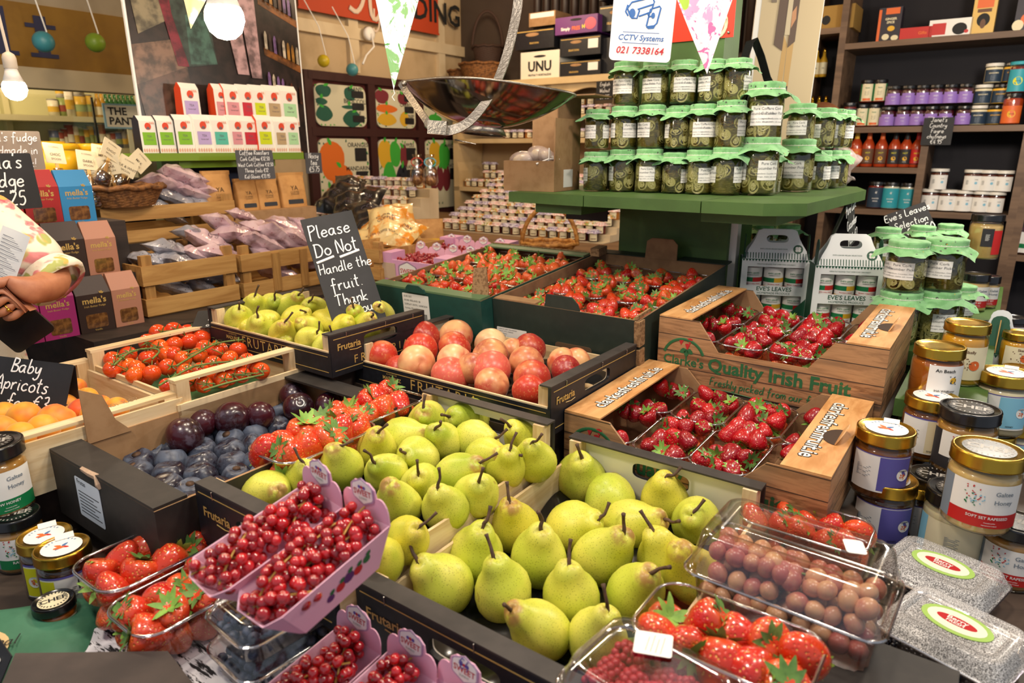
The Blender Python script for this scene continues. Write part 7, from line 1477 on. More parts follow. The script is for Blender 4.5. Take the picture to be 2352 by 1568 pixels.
# --- neighbouring stall seen through the opening: shelf of tins and bottles
nsu = thing('stall_shelves', 'pale metal shelves of tins and green bottles in the neighbouring stall', 'shelf unit', S(0, 0, 0), (0, 0, RV)); VA = -4.45
SHW = mat('pale_shelf', '#c8c4a0', .6)
z1 = atv(200, 268, VA).z; z2 = atv(210, 340, VA).z
part('back_panel', MB().box(1.0, -VA+.25, .3, 3.0, -VA+.27, 2.6), mat('pale_green_wall2', '#cfcfa4', .8), nsu)
for z in (z1, z2): part('shelf', MB().box(1.35 if z == z1 else .8, -VA, z-.03, 3.0, -VA+.25, z), SHW, nsu)
for q in (1.6, 2.2): part('upright', MB().box(q, -VA+.2, .3, q+.03, -VA+.249, 2.5), SHW, nsu)
TIN = [mat('tin_'+k, c, .4) for k, c in (('white', '#d9d6c4'), ('yellow', '#cda93a'), ('green', '#8a9a5a'), ('red', '#8a4030'), ('grey', '#8a8a88'), ('blue', '#4a5a80'))]; GBT = mat('green_bottle', '#1f6a34', .15, coat=.5); g = random.Random(12)
def tin(x, y, w, h_, k, label, z, grp):
    P = atv(x, y, VA-.06); P.z = z+.0005; r = sz(w, P)/2; h = sz(h_, P); t = thing('tin', label, 'tin', P, (0, 0, 0), grp); part('body', MB().sm_().lathe([(r, 0), (r, h)], 14), TIN[k], t); part('lid', MB().sm_().lathe([(r*1.02, h), (r*1.02, h+.006), (r*.9, h+.007)], 14), TIN[4], t); part('band', patch(MB().sm_(), r+.0006, -80, 80, h*.25, h*.6), TIN[(k+1) % 4], t); t.rotation_euler = (0, 0, face(P))
    return t, h
for i, (x, w, h_, k) in enumerate(((126, 22, 34, 0), (148, 20, 40, 2), (160, 26, 60, 0), (186, 28, 44, 1), (206, 20, 46, 1))):
    t, h = tin(x, 268, w, h_, k, 'tin on the upper neighbouring shelf, %s from the left' % nth(i), z1, 'tins in the neighbouring stall')
    if i in (1, 3): 
        q = t.location.copy(); tin(x, 268, w, 24, 0, 'small white tin standing on another in the neighbouring stall, %s' % nth(i), z1+h+.007, 'tins in the neighbouring stall')
for i in range(9):
    P = atv(228+10*i, 262, VA-.07); P.z = z1+.0005; t = thing('oil_bottle', 'green oil bottle in the row on the upper neighbouring shelf, %s' % nth(i), 'bottle', P, (0, 0, face(P)), 'green bottles in the neighbouring stall')
    part('glass', MB().sm_().lathe([(.022, 0), (.023, .08), (.01, .11), (.009, .135)], 12), GBT if i > 1 else JC['mustard'], t); part('cap', MB().lathe([(.0095, .1355), (.0095, .15)], 10), TIN[0], t); part('label', patch(MB().sm_(), .0236, -60, 60, .015, .06), TIN[0], t)
for i in range(16):
    x = 128+12*i; tin(x, 330, g.randrange(14, 22), g.randrange(30, 58), g.randrange(6), 'coloured tin or jar on the lower neighbouring shelf, %s along' % nth(i), z2, 'lower neighbouring goods')
P = atv(300, 296, VA+.72); t = thing('pantry_sign', 'pale blue edged sign with bold black words by the poster', 'sign', P, (0, 0, RV)); part('board', MB().box(-.12, 0, 0, .12, .008, .12), mat('sign_blue_edge', '#7fa9b8', .6), t); part('face', MB().box(-.112, -.001, .008, .112, -.0002, .112), mat('sign_cream', '#d8d4be', .6), t); m = MB(); put_text(m, 'THE', .05, TR(-.1, -.002, .082) @ FRONT, align='LEFT', bold=.03); put_text(m, 'PANTRY', .05, TR(-.1, -.002, .035) @ FRONT, align='LEFT', bold=.03); part('lettering', m, INK, t)
part('post', MB().box(-.01, .0085, -.5, .01, .02, .1), SHW, t)
t = thing('glass_screen', 'clear glass screen with dark joints in front of the neighbouring stall', 'screen', S(0, 0, 0), (0, 0, RV)); a = uv(atv(222, 300, -3.9))[0]; part('pane', MB().box(a-.9, 3.9, .9, a-.004, 3.904, 1.75), GLASS, t); part('pane', MB().box(a+.004, 3.9, .9, a+.9, 3.904, 1.75), GLASS, t); part('joint', MB().box(a-.004, 3.896, .9, a+.004, 3.908, 1.75), INK, t); part('base_rail', MB().box(a-.9, 3.89, .87, a+.9, 3.914, .8995), SHW, t)
nc = thing('neighbour_counter', 'dark counter below the glass screen of the neighbouring stall', 'counter', S(0, 0, 0), (0, 0, RV)); part('counter', MB().box(.3, 3.8, 0, 2.2, 4.2, .868), DARKW, nc)
# chalk cards by the fudge
P = atv(30, 382, -2.28); ticket('pale chalk card about handmade fudge above the red boxes', P+Vector((0, 0, -.01)), .16, .105, RV, ["Mella's fudge", 'handmade in', 'West Cork!'], 0, mat('taupe_card', '#9a8a78', .65), size=.22)
P = atv(20, 482, -1.93); ticket('black chalk price card leaning before the red fudge boxes', P, .15, .13, RV+.1, ["Mella's", 'fudge', '\u20ac5.25'], -.1, size=.26)
P = atv(592, 412, -2.285); ticket('grey chalk price list for coffee hanging under the tea shelf', P, .155, .105, RV, [('Coffee Roasters', .15), ('Cork Coffee \u20ac12.50', .13), ('West Cork Coffee \u20ac12.50', .12), ('Three fools \u20ac12', .13), ('Kid Gloves \u20ac13.95', .13)], R(-4), mat('grey_slate_card', '#4a4a4e', .65), fold=False)
P = atv(722, 398, -2.45); ticket('small grey chalk ticket for tea at the shelf end', P, .085, .085, RV, ['Noisy', 'tea', '\u20ac5.75'], 0, MATS['grey_slate_card'], fold=False, size=.26)
# egg shaped lights on strings
for i, (x, y, v, c, w) in enumerate([(100, 96, -3.3, '#3f8a96', 46), (219, 98, -3.3, '#7f9e2c', 42), (743, 140, -3.4, '#c9b21f', 28), (809, 160, -3.35, '#4a8f96', 28)]):
    P = atv(x, y, v); r = sz(w, P)/2; t = thing('string_light', '%s egg shaped string light hanging %s' % (('teal', 'green', 'yellow', 'teal')[i], ('before the mustard sign, by the blue letters', 'before the mustard sign', 'at the top of the painted boards', 'before the painted boards')[i]), 'string light', P, (0, .5, 0), 'string lights'); part('shell', MB().sm_().ball((0, 0, 0), r, 14, 10, (1, 1, 1.0)), mat('shell_'+c[1:], c, .4), t); part('cord', MB().tube([(-.0, 0, r), (-.1, .0, r+.12), (-.25, 0, r+.22)], .003, 5), WHITEP, t)
P = atv(845, 78, -3.55); t = thing('ceiling_rose', 'white cable rose on the cream wall with a drooping lead', 'fitting', P, (0, 0, RV)); part('rose', MB().sm_().lathe([(.045, 0), (.04, .025), (.02, .03)], 16, TR(rx=R(90))), WHITEP, t); part('lead', MB().sm_().tube([(0, -.03, 0), (.0, -.05, -.08), (-.08, -.06, -.14), (-.15, -.1, -.2)], .006, 6), WHITEP, t)
# --- hanging scale pan on its flat steel arm
SCR = mat('scratched_steel', '#8d867d', .36, 1.0, bump=(160, .5, .002)); SCP = mat('polished_steel', '#8f8a86', .12, 1.0)
PC_ = aty(1100, 262, 1.78)
hs = thing('hanging_scale_pan', 'steel weighing pan hanging on a long curved flat arm above the stall', 'scale', PC_, (R(-4), R(4), R(-10)))
def pan(a, b):
    th = 2*math.pi*a; e = 1+.07*math.cos(4*th); return Vector((.205*b*math.cos(th)*e, .155*b*math.sin(th)*e, .088*(b**2.0)-.03+.012*max(0, b-.9)*10*.0))
part('pan', MB().sm_().grid(pan, 64, 14).grid(lambda a, b: pan(a, b)-Vector((0, 0, .0025)), 64, 14), SCP, hs, (.015, 0, .0))
part('pan_rim', MB().sm_().tube([pan(i/64, 1)+Vector((.015, 0, 0)) for i in range(65)], .0032, 6), SCR, hs)
part('foot_ring', MB().sm_().lathe([(.05, -.042), (.058, -.042), (.05, -.026)], 28, cap0=False, cap1=False), SCR, hs, (.015, 0, -.006))
def arm_pt(x, y, Y): return aty(x, y, Y)
inv_ = Matrix.LocRotScale(PC_, Euler((R(-4), R(4), R(-10))), None).inverted()
AR = [(1192, -30, 1.70), (1188, 20, 1.70), (1176, 80, 1.69), (1160, 140, 1.68), (1136, 200, 1.665), (1105, 250, 1.65), (1070, 285, 1.64), (1030, 300, 1.635), (995, 296, 1.64), (975, 270, 1.66), (950, 235, 1.70), (930, 205, 1.73), (920, 190, 1.74)]
part('arm', MB().sm_(False).tube(_cat3([inv_ @ aty(*q) for q in AR], 4), [.0155*(1 if i < 30 else .75) for i in range(49)], 4, .16, Vector((-.25, -1, .1))), SCR, hs)
cl = inv_ @ aty(1005, 292, 1.63); part('clip', MB().box(cl.x-.022, cl.y-.006, cl.z-.016, cl.x+.022, cl.y+.012, cl.z+.014), SCR, hs)
part('bolt', MB().sm_().ball(inv_ @ aty(928, 192, 1.72), .007, 10, 7), SCR, hs)
p0, p1 = inv_ @ aty(1045, 321, 1.66), inv_ @ aty(1093, 331, 1.66); part('pointer', MB().tube([p0, p1], .0016, 6), SCR, hs)
# --- bunting
@special('bunting_green_floral')
def BGF(t):
    v = t.co(); n = t.noise(v, 22, 3, .6, 1.2); c = t.mix(t.step(n, .50, .54), '#eef1f4', '#9ccf86'); c = t.mix(t.step(t.noise(v, 34, 3, .6, 1.4), .58, .62), c, '#6cb55a'); t.color(c).p(Roughness=.9).bump(t.noise(v, 400, 1), .2, .001)
@special('bunting_pink_floral')
def BPF(t):
    v = t.co(); n = t.noise(v, 20, 3, .6, 1.0); c = t.mix(t.step(n, .50, .56), '#f4f0ee', '#f0a8cc'); c = t.mix(t.step(t.noise(v, 40, 2, .6, 1.5), .56, .62), c, '#e378ac'); c = t.mix(t.step(t.noise(v, 16, 2), .68, .70), c, '#a9c84e'); t.color(c).p(Roughness=.9)
@special('bunting_map_print')
def BMP(t):
    v = t.co(); c = t.mix(t.step(t.noise(v, 26, 3), .45, .55), '#c8c0d8', '#e8c890'); t.color(t.mix(t.step(t.vor(v, 60), .02, .06, 1, 0), c, '#d8a0a8')).p(Roughness=.9)
def flag(label, pts, Y, mt, thread=False):
    a, b, c = [aty(x, y, Y+d) for x, y, d in pts]; O = (a+b)/2; t = thing('bunting_flag', label, 'bunting', O, (0, 0, 0), 'bunting flags')
    n = 14; vs = []; g = random.Random(len(label))
    for i in range(n+1):
        f = i/n; L_, R_ = a.lerp(c, f), b.lerp(c, f)
        for j in range(7): q = L_.lerp(R_, j/6)-O; q.y += .008*math.sin(j*1.1+f*2.2)*(1-f); vs.append(q)
    fs = [(i*7+j, i*7+j+1, i*7+j+8, i*7+j+7) for i in range(n) for j in range(6)]
    part('cloth', MB().sm_().add(vs, fs).add([v+Vector((0, .0012, 0)) for v in vs], [f[::-1] for f in fs]), mt, t)
    part('binding', MB().tube([a-O+Vector((-.04, 0, .001)), b-O+Vector((.04, 0, .001))], .008, 6, .4), WHITEP, t)
    if thread: part('loose_thread', MB().tube([c-O, c-O+Vector((.002, 0, -.006)), c-O+Vector((-.003, 0, -.012)), c-O+Vector((.001, 0, -.018))], .0008, 5), WHITEP, t)
flag('white bunting flag with green floral print, hanging left of the scale arm', [(848, -70, .0), (985, -90, .02), (904, 206, .0)], 1.25, BGF, True)
flag('white bunting flag with pink flower print, hanging before the camera notice', [(1520, -95, .02), (1710, -75, .0), (1624, 170, .0)], 1.22, BPF)
flag('small bunting flag with pastel map print beside the bright bulb', [(405, -60, 0), (505, -70, .02), (438, 66, 0)], 1.5, BMP)
# --- bulbs
def bulb(label, x, y, w, Y, strength, cord=True, watt=4):
    P = aty(x, y, Y); r = sz(w, P)/2; t = thing('light_bulb', label, 'bulb', P, (0, 0, 0), 'bare light bulbs')
    part('globe', MB().sm_().lathe([(.0005, -r), (r*.45, -r*.9), (r*.8, -r*.6), (r, -r*.05), (r*.96, r*.35), (r*.85, r*.6)], 24), glow('bulb_glow', '#fff3da', strength), t)
    part('collar', MB().sm_().lathe([(r*.85, r*.605), (r*.6, r*1.3), (r*.48, r*1.75)], 20), mat('bulb_white_plastic', '#efe8e0', .4), t)
    part('socket', MB().sm_().lathe([(r*.52, r*1.76), (r*.56, r*1.8), (r*.56, r*2.7), (r*.45, r*3.0), (r*.15, r*3.2)], 18), mat('lampholder', '#d8c8b4', .5), t)
    part('cord', MB().tube([(0, 0, r*3.1), (-.01, 0, r*8), (-.03, 0, 3.04-P.z)], .004, 6), mat('lamp_cord', '#d8c8b4', .6), t)
    lamp('light_bulb_light', (P.x, P.y, P.z-r*1.25), watt, (1, .86, .66), r*.8).parent = None
bulb('bright bare light bulb hanging before the photo poster', 516, 45, 88, 1.3, 24, watt=2.2)
bulb('bare light bulb on a pale cord before the mustard sign', 34, 205, 50, 2.0, 24, watt=2.5)
# --- camera notice on the green post
nt = aty(1470, 60, 1.97); A, B_, C_, D_ = aty(1393, 140, 1.93), aty(1532, 146, 1.93), aty(1420, -40, 1.93), aty(1560, -40, 1.93)
w = (B_-A).length; h = (C_-A).length; mid = (A+B_+C_+D_)/4
cn = thing('camera_notice', 'white enamel notice with a blue surveillance camera drawing and red phone number', 'sign', mid, (R(-3), R(3.2), R(-4)))
part('board', MB().prism(rrect(w, h, .012), .003, FRONT), mat('notice_white', '#dfe2e8', .35), cn)
BL = mat('notice_blue', '#1b5fa8', .5); m = MB()
def st_(pts, r=.0022): m.tube([(x, -.0042, z) for x, z in pts], r, 5, .3, Vector((0, -1, 0)))
q = h/.23
for pts in ([(-.045, .025), (-.052, .04), (-.04, .058), (.022, .075), (.03, .062), (.028, .055), (-.02, .038)], [(-.045, .025), (-.035, .012), (-.02, .012), (-.014, .036)], [(-.052, .05), (-.057, .03), (-.048, .018)], [(-.014, .018), (.022, .032), (.028, .055)], [(.012, .03), (.018, .018), (.03, .022)], [(.012, -.01), (.02, .04), (.048, .05), (.052, .045), (.044, .0), (.036, -.008), (.012, -.012)]): st_([(x*q, z*q) for x, z in pts])
m.poly([(x*q, z*q, .0044) for x, z in ell(-.036, .026, .010, .014, 18)], FRONT); m.poly([(x*q, z*q, .0044) for x, z in ell(.03, .022, .006, .009, 14)], FRONT); m.poly([(x*q, z*q, .0044) for x, z in ((.012, -.012), (.036, -.01), (.044, 0), (.036, -.016), (.018, -.018))], FRONT)
for z in (-.030, -.062): m.box(-.06*q, -.0045, z*q, .055*q, -.0042, (z+.0012)*q)
put_text(m, 'CCTV Systems', .0235*q, TR(-.002, -.0045, -.046*q) @ FRONT, bold=.01, shear=.2); part('drawing', m, BL, cn)
m = MB(); put_text(m, '021 7338164', .0285*q, TR(-.002, -.0045, -.084*q) @ FRONT, bold=.015, shear=.2); part('lettering', m, REDP, cn)
# small orange notice behind it
P = S(1.9465, -.70, 1.80); on = thing('orange_notice', 'orange red notice with a pale ring drawn on it, screwed to the green post', 'sign', P, (0, 0, RZ)); P1 = uv(atu(1682, 85, 1.94)); z0 = atu(1640, 88, 1.94).z
on.location = S(1.9465, P1[1], z0); part('board', MB().box(-.22, 0, 0, 0, .003, .3), mat('notice_orange', '#d8391c', .5), on)
m = MB().tube([(-.045+.024*math.cos(a), -.002, .035+.032*math.sin(a)) for a in [i*.35 for i in range(20)]], .005, 5, .3, Vector((0, -1, 0))); part('ring_drawing', m, LM['c'], on); part('screw', MB().sm_().ball((-.013, -.001, .012), .004, 8, 6), STEEL, on)
# --- board with the printed photo of a man in a long coat
a, b = aty(1722, 238, 2.45), aty(1866, 238, 2.45); W = (b-a).length; mp = thing('man_poster', 'tall cream board printed with a faceless figure in a long coat and tan trousers', 'poster', Vector(((a.x+b.x)/2-.02, 2.45, 1.40)), (R(-3), R(2), R(-12)))
part('board', MB().box(-W/2, .0, 0, W/2, .02, .75), WHITEP, mp)
m = MB(); z0 = (aty(1790, 225, 2.45).z-1.40)
@special('pale_brick_print')
def PBR(t):
    nd = t.n('TexBrick'); nd.inputs['Scale'].default_value = 9; nd.inputs['Color1'].default_value = (*lin('#dcc9a6'), 1); nd.inputs['Color2'].default_value = (*lin('#d3bf9b'), 1); nd.inputs['Mortar'].default_value = (*lin('#c8b48e'), 1)
    t.l(t.co(), nd.inputs['Vector']); t.color(nd.outputs[0]).p(Roughness=.5)
SHP = [([(-.42, 0), (.49, 0), (.49, .75), (-.42, .75)], 0), ([(.0, z0+.035), (.12, z0+.035), (.13, z0+.17), (.02, z0+.2)], 1), ([(.15, z0+.035), (.27, z0+.035), (.28, z0+.2), (.13, z0+.2)], 1), ([(.0, z0), (.09, z0), (.1, z0+.04), (.02, z0+.04)], 2), ([(.17, z0), (.27, z0), (.26, z0+.04), (.17, z0+.04)], 2),
       ([(-.2, z0+.17), (.02, z0+.15), (.05, z0+.45), (-.16, z0+.45)], 3), ([(.14, z0+.16), (.3, z0+.18), (.3, z0+.45), (.12, z0+.45)], 3), ([(.03, z0+.2), (.15, z0+.2), (.14, z0+.45), (.04, z0+.45)], 4), ([(.16, z0+.22), (.26, z0+.25), (.24, z0+.29), (.15, z0+.27)], 5), ([(-.38, z0+.3), (-.25, z0+.3), (-.25, z0+.42), (-.38, z0+.42)], 6)]
for k, (pl, c) in enumerate(SHP): m.mat(c).add([((x if k == 0 else .03+(x-.12)*.62)*W, -.0006-.0003*k, z) for x, z in pl], [tuple(range(len(pl)))])
part('photograph', m, [PBR] + [mat('mp_'+c[1:], c, .5) for c in ('#c09a5c', '#2a2220', '#5c4636', '#c8b898', '#c08a60', '#7a6a58')], mp)
# --- black carrier bag with strap handles, clear plastic bag, dark cards on the shelf
P = aty(1735, 230, 2.25); hb = thing('carrier_bag', 'black bag with a tall folded strap handle standing behind the pickle jars', 'bag', Vector((P.x, P.y, 1.3805)), (0, 0, RZ))
part('bag_body', MB().box(-.02, .0, .0, .12, .07, .10), mat('bag_black', '#151517', .45), hb)
iv = Matrix.LocRotScale(hb.location, Euler((0, 0, RZ)), None).inverted(); HP = [(1682, 232, 2.2), (1700, 165, 2.2), (1722, 98, 2.2), (1733, 92, 2.2), (1748, 130, 2.22), (1762, 180, 2.24), (1785, 222, 2.24)]
part('strap', MB().tube([iv @ aty(*q) for q in HP], [.016]*len(HP), 4, .18, Vector((0, 1, 0))), mat('bag_black', '#151517', .45), hb)
@special('clear_bag')
def CBAG(t):
    tr = t.n('BsdfTransparent'); gl = t.n('BsdfPrincipled'); gl.inputs['Base Color'].default_value = (*lin('#d8c8c4'), 1); gl.inputs['Roughness'].default_value = .25; mx = t.n('MixShader'); t.l(t.step(t.noise(t.co(), 18, 3), .35, .7, .3, .75), mx.inputs[0]).l(tr.outputs[0], mx.inputs[1]).l(gl.outputs[0], mx.inputs[2]).l(mx.outputs[0], t.out.inputs[0])
P = aty(1925, 330, 2.5); m = MB().sm_().ball((0, 0, 0), .075, 20, 12, (1, .7, .9)).warp(lambda p: p+Vector((.03*math.sin(p.z*60)+.6*(-p.z)*.8, 0, .012*math.sin(p.x*90))))
wh = thing('bread_loaf', 'clear bag of round bread loaf hanging over the end of the pickle shelf', 'bread', Vector((P.x, P.y, 1.45))); part('film', m, CBAG, wh); part('loaf', MB().sm_().ball((-.02, .02, -.03), .045, 14, 10, (1, .8, .7)), mat('bread_crust', '#b9824a', .7, var=(20, '#d9b07c', .4, .7)), wh)
P = aty(1885, 280, 2.55); t = thing('round_loaf', 'brown round loaf behind the pickle jars by the dim side bay', 'bread', P, (0, 0, 0)); part('loaf', MB().sm_().ball((0, 0, 0), .075, 16, 12, (1, .8, .9)), mat('dark_crust', '#5a3218', .5, var=(16, '#7a4a26', .4, .7)), t); part('bag_base', MB().sm_().lathe([(.05, P.z*-1+1.3805+.0, ), (.06, -.05)], 14), mat('paper_brown', '#6b4a30', .8), t)
for i, (x, y, hh, s, txt) in enumerate(((1905, 425, .19, 0, 'GREEN FUSION'),)):
    P = atz(1922, 428, 1.3806); t = thing('dark_card_box', 'slim dark tea box with red and grey letters leaning at the shelf end', 'box', P, (R(-6), R(-14), RZ+R(60))); part('box', MB().box(-.022, -.006, 0, .022, .006, hh), mat('dark_slate_box', '#3a3a3c', .5), t)
    m = MB().mat(0); put_text(m, 'GREEN', .024, TR(0, -.0066, hh*.72, ry=R(-90)) @ FRONT); m.mat(1); put_text(m, 'FUSION', .02, TR(0, -.0066, hh*.35, ry=R(-90)) @ FRONT); part('lettering', m, [REDP, mat('grey_letter', '#b8b8b4', .5)], t)
# --- cardboard box with bagged bread at the shelf's near end
a, b, c = atz(1157, 437, 1.3806), atz(1272, 441, 1.3806), atz(1345, 425, 1.3806); bw = (b-a).length
kb_ = thing('cardboard_box', 'open brown cardboard box at the end of the pickle shelf with wrapped buns inside', 'box', a, (0, 0, math.atan2(b.y-a.y, b.x-a.x))); bd = .17
for nm, q in (('front_panel', (0, 0, 0, bw, .004, .085)), ('side_panel', (0, .0045, 0, .004, bd, .085)), ('side_panel', (bw-.004, .0045, 0, bw, bd, .20)), ('back_panel', (.0045, bd-.004, 0, bw-.0045, bd, .255)), ('bottom', (.0045, .0045, 0, bw-.0045, bd-.0045, .004))): part(nm, MB().box(*q), KRAFT, kb_)
part('raised_flap', MB().box(bw-.003, .02, .2005, bw+.0, bd, .262).box(bw+.0005, .04, .258, bw+.10, bd, .262), KRAFTD, kb_)
part('barcode_sticker', MB().box(bw+.0002, .06, .01, bw+.0008, .12, .06), WHITEP, kb_)
for i, (x, y, z, r) in enumerate(((.035, .06, .085, .034), (.085, .08, .095, .036), (.12, .05, .09, .028))):
    M = Matrix.LocRotScale(kb_.location, kb_.rotation_euler, None) @ TR(x, y, z); t = thing('wrapped_bun', 'clear wrapped pale bun in the cardboard box, %s' % ('by the open side', 'in the middle', 'with a white ribbon')[i], 'bun', M.translation, (0, .4*i, 0), 'wrapped buns')
    part('bun', MB().sm_().ball((0, 0, 0), r*.8, 14, 10, (1.2, .9, .7)), mat('pale_bun', '#d9c48a', .5), t); part('film', MB().sm_().ball((0, 0, 0), r, 14, 10, (1.3, 1, .8)), CBAG, t)
    if i == 2: part('ribbon', MB().tube([(0, -r, .01), (.02, -r-.01, .02), (.0, -r-.012, .0), (.02, -r-.01, -.03)], .003, 5).tube([(0, -r, .01), (-.02, -r-.01, .02), (.0, -r-.012, .0), (-.015, -r-.01, -.035)], .003, 5), WHITEP, t)
# --- relish cartons with windows
def relish(label, xl, xr, yb, u, rot):
    a, b = atu(xl, yb, u), atu(xr, yb, u); W = (b-a).length; P = (a+b)/2; P.z = 1.0355; D = .075; H = .165; HT = .245
    t = thing('relish_carton', label, 'carton', P, (0, 0, RZ+rot), 'relish gift cartons'); CW = mat('carton_white', '#eef1f0', .5); CG = mat('carton_green', '#17543a', .5)
    def fr(z0, z1): return MB().box(-W/2, 0, z0, W/2, .0015, z1)
    f = MB().box(-W/2, 0, 0, W/2, .0015, .012).box(-W/2, 0, .062, W/2, .0015, .088).box(-W/2, 0, .142, W/2, .0015, H)
    for x0, x1 in ((-W/2, -W*.41), (W*.41, W/2)): f.box(x0, 0, .012, x1, .0015, .062).box(x0, 0, .088, x1, .0015, .142)
    part('front', f, CW, t); part('back', MB().box(-W/2, D-.0015, 0, W/2, D, H), CW, t)
    for x in (-W/2, W/2-.0015): part('side', MB().box(x, .002, 0, x+.0015, D-.002, H), CG, t)
    part('bottom', MB().box(-W/2+.002, .002, 0, W/2-.002, D-.002, .002), CW, t)
    def gable(s):
        y0, y1 = (0, D*.47) if s > 0 else (D, D*.53); pr = [(-W/2, 0), (W/2, 0), (W*.33, .62), (W*.27, 1), (-W*.27, 1), (-W*.33, .62)]; L_ = math.hypot(HT-H, y1-y0); an = math.atan2(y1-y0, HT-H)
        n = 30; hole = [(W*.16*math.copysign(abs(math.cos(a_))**.4, math.cos(a_)), L_*.68+L_*.13*math.sin(a_)) for a_ in [2*math.pi*i/n for i in range(n)]]
        m = MB(); ou = []
        P_ = [(x, z*L_) for x, z in pr]
        for i in range(n):
            a_ = 2*math.pi*i/n; d = Vector((math.cos(a_), math.sin(a_))); best = None
            for k in range(6):
                p, q = Vector(P_[k])-Vector((0, L_*.68)), Vector(P_[(k+1) % 6])-Vector((0, L_*.68)); e = q-p; den = d.x*e.y-d.y*e.x
                if abs(den) < 1e-9: continue
                tt = (p.x*e.y-p.y*e.x)/den; ss = (p.x*d.y-p.y*d.x)/den
                if tt > 0 and -1e-6 <= ss <= 1+1e-6 and (best is None or tt < best): best = tt
            ou.append((d.x*best, L_*.68+d.y*best))
        vs = [(x, 0, z) for x, z in ou]+[(x, 0, z) for x, z in hole]+[(x, .0015, z) for x, z in ou]+[(x, .0015, z) for x, z in hole]
        for i in range(n): j = (i+1) % n; m.f += [[i, j, n+j, n+i], [2*n+i, 3*n+i, 3*n+j, 2*n+j], [n+i, n+j, 3*n+j, 3*n+i], [i, 2*n+i, 2*n+j, j]]; m.mi += [0]*4; m.sm += [False]*4
        m.v = vs; M = TR(0, y0, H, rx=-an if s > 0 else -an); return m.warp(lambda p: M @ p), M, L_
    g1, M, L_ = gable(1); gp_ = part('gable', g1, CW, t); part('gable', gable(-1)[0], CW, t)
    for x in (-W*.47, W*.47): part('ear', MB().prism([(.012, 0)]+[(.0+.018*math.cos(R(a_)), .05+.018*math.sin(R(a_))) for a_ in range(0, 181, 20)]+[(-.012, 0)], .001, TR(x, D*.5, H, ry=R(14 if x > 0 else -14), rz=R(90)) @ FRONT), CG, t)
    m = MB()
    for i in range(22): m.add([(-W/2+W*i/22+o, -.0005, z) for o, z in ((0, .1645), (W/44, .157), (W/22, .1645))], [(0, 1, 2)])
    for i in range(24): x = -W*.47+W*.92*i/23; m.box(x, -.0006, .001, x+.0022, -.0002, .018, M @ Matrix.Shear('XY', 4, (0, 0)))
    m.poly([(p, q, .0006) for p, q in ell(W*.30, L_*.34, .013, .013, 18)], M @ FRONT)
    put_text(m, "EVE'S LEAVES", .0165, TR(0, -.0006, .0795) @ FRONT, bold=.015); put_text(m, 'HOMEMADE PRODUCE', .0085, TR(0, -.0006, .0675) @ FRONT); put_text(m, 'VERSATILE RELISHES THAT EVERYONE CAN ENJOY', .0045, TR(0, -.0006, .150) @ FRONT); put_text(m, "EVE'S LEAVES RELISH SELECTION", .005, M @ TR(-W*.05, -.0008, L_*.33) @ FRONT)
    m.add([(W*.2, -.0004, 0), (W/2, -.0004, 0), (W/2, -.0004, .06)], [(0, 1, 2)]); part('printing', m, mat('carton_green_print', '#17543a', .5), gp_)
    m = MB()
    for a_ in (45, 135, 225, 315): m.poly([(W*.30+.0045*math.cos(R(a_))+p, L_*.34+.0045*math.sin(R(a_))+q, .0009) for p, q in ell(0, 0, .0042, .0042, 10)], M @ FRONT)
    part('clover_emblem', m, WHITEP, gp_)
    cols = ['r', 'm', 'r']
    for r_ in (0, 1):
        for i in range(3):
            Q = Matrix.LocRotScale(P, Euler((0, 0, RZ+rot)), None) @ Vector(((i-1)*W*.315, .036, .0025+.076*r_)); nm = ('TOMATO CHILLI RELISH', 'PICCALILLI RELISH', 'SMOKEY TOMATO RELISH')[i]
            j = jar('relish jar inside the %s carton, %s row, %s along' % ('first' if rot_first[0] else 'second', ('lower', 'upper')[r_], nth(i)), 'relish jar', Q, W*.145, .070, .010, .93, JC['mustard' if i == 1 else 'red'], mat('dark_red_lid', '#4a1414', .3), ([(-80, 80, .06, .85, 'w'), (-80, 80, .26, .44, 'g'), (0, 80, .26, .44, cols[i]), (-80, 80, .06, .10, cols[i])], [("EVE'S LEAVES", .0058, 0, .62, 'g'), ('HOMEMADE PRODUCE', .003, 0, .54, 'k'), (nm, .004, 0, .18, 'r')]), 0, 'relish jars in cartons', None, 'relish_jar')
            j.rotation_euler = (0, 0, RZ+rot)
    return t
rot_first = [True]; relish('white and green relish carton with arched handle, nearer the green post', 1697, 1848, 725, 1.98, R(22))
rot_first = [False]; relish('white and green relish carton with arched handle, the fully visible one by the pickle stack', 1858, 2018, 745, 1.97, R(24))
P = atz(2272, 845, 1.0); P.z = .91
t = thing('relish_carton', 'green and white relish carton seen end on among the honey jars', 'carton', P+Vector((.05, .06, 0)), (0, 0, face(P)), 'relish gift cartons'); W = .085
part('box', MB().box(-W/2, 0, 0, W/2, .12, .105), MATS['carton_white'], t)
pr = [(-W/2, 0), (W/2, 0), (W*.22, .075)]+[(W*.22*math.cos(R(a_)), .08+.015*math.sin(R(a_))) for a_ in range(0, 181, 30)]+[(-W*.22, .075)]
part('end_flap', MB().prism(pr, .0015, TR(0, .002, .105, rx=R(-14)) @ FRONT), MATS['carton_green'], t); part('rear_flap', MB().prism([(x*1.15, z*1.12) for x, z in pr], .0015, TR(0, .02, .105, rx=R(-14)) @ FRONT), MATS['carton_white'], t); part('toothpick', MB().tube([(0, -.003, .11), (0, .008, .19)], .0015, 5), STK, t)
m = MB()
for i in range(12): m.add([(-W/2+W*i/12+o, -.0006, z) for o, z in ((0, .105), (W/24, .097), (W/12, .105))], [(0, 1, 2)])
part('zigzag_print', m, MATS['carton_green_print'], t)
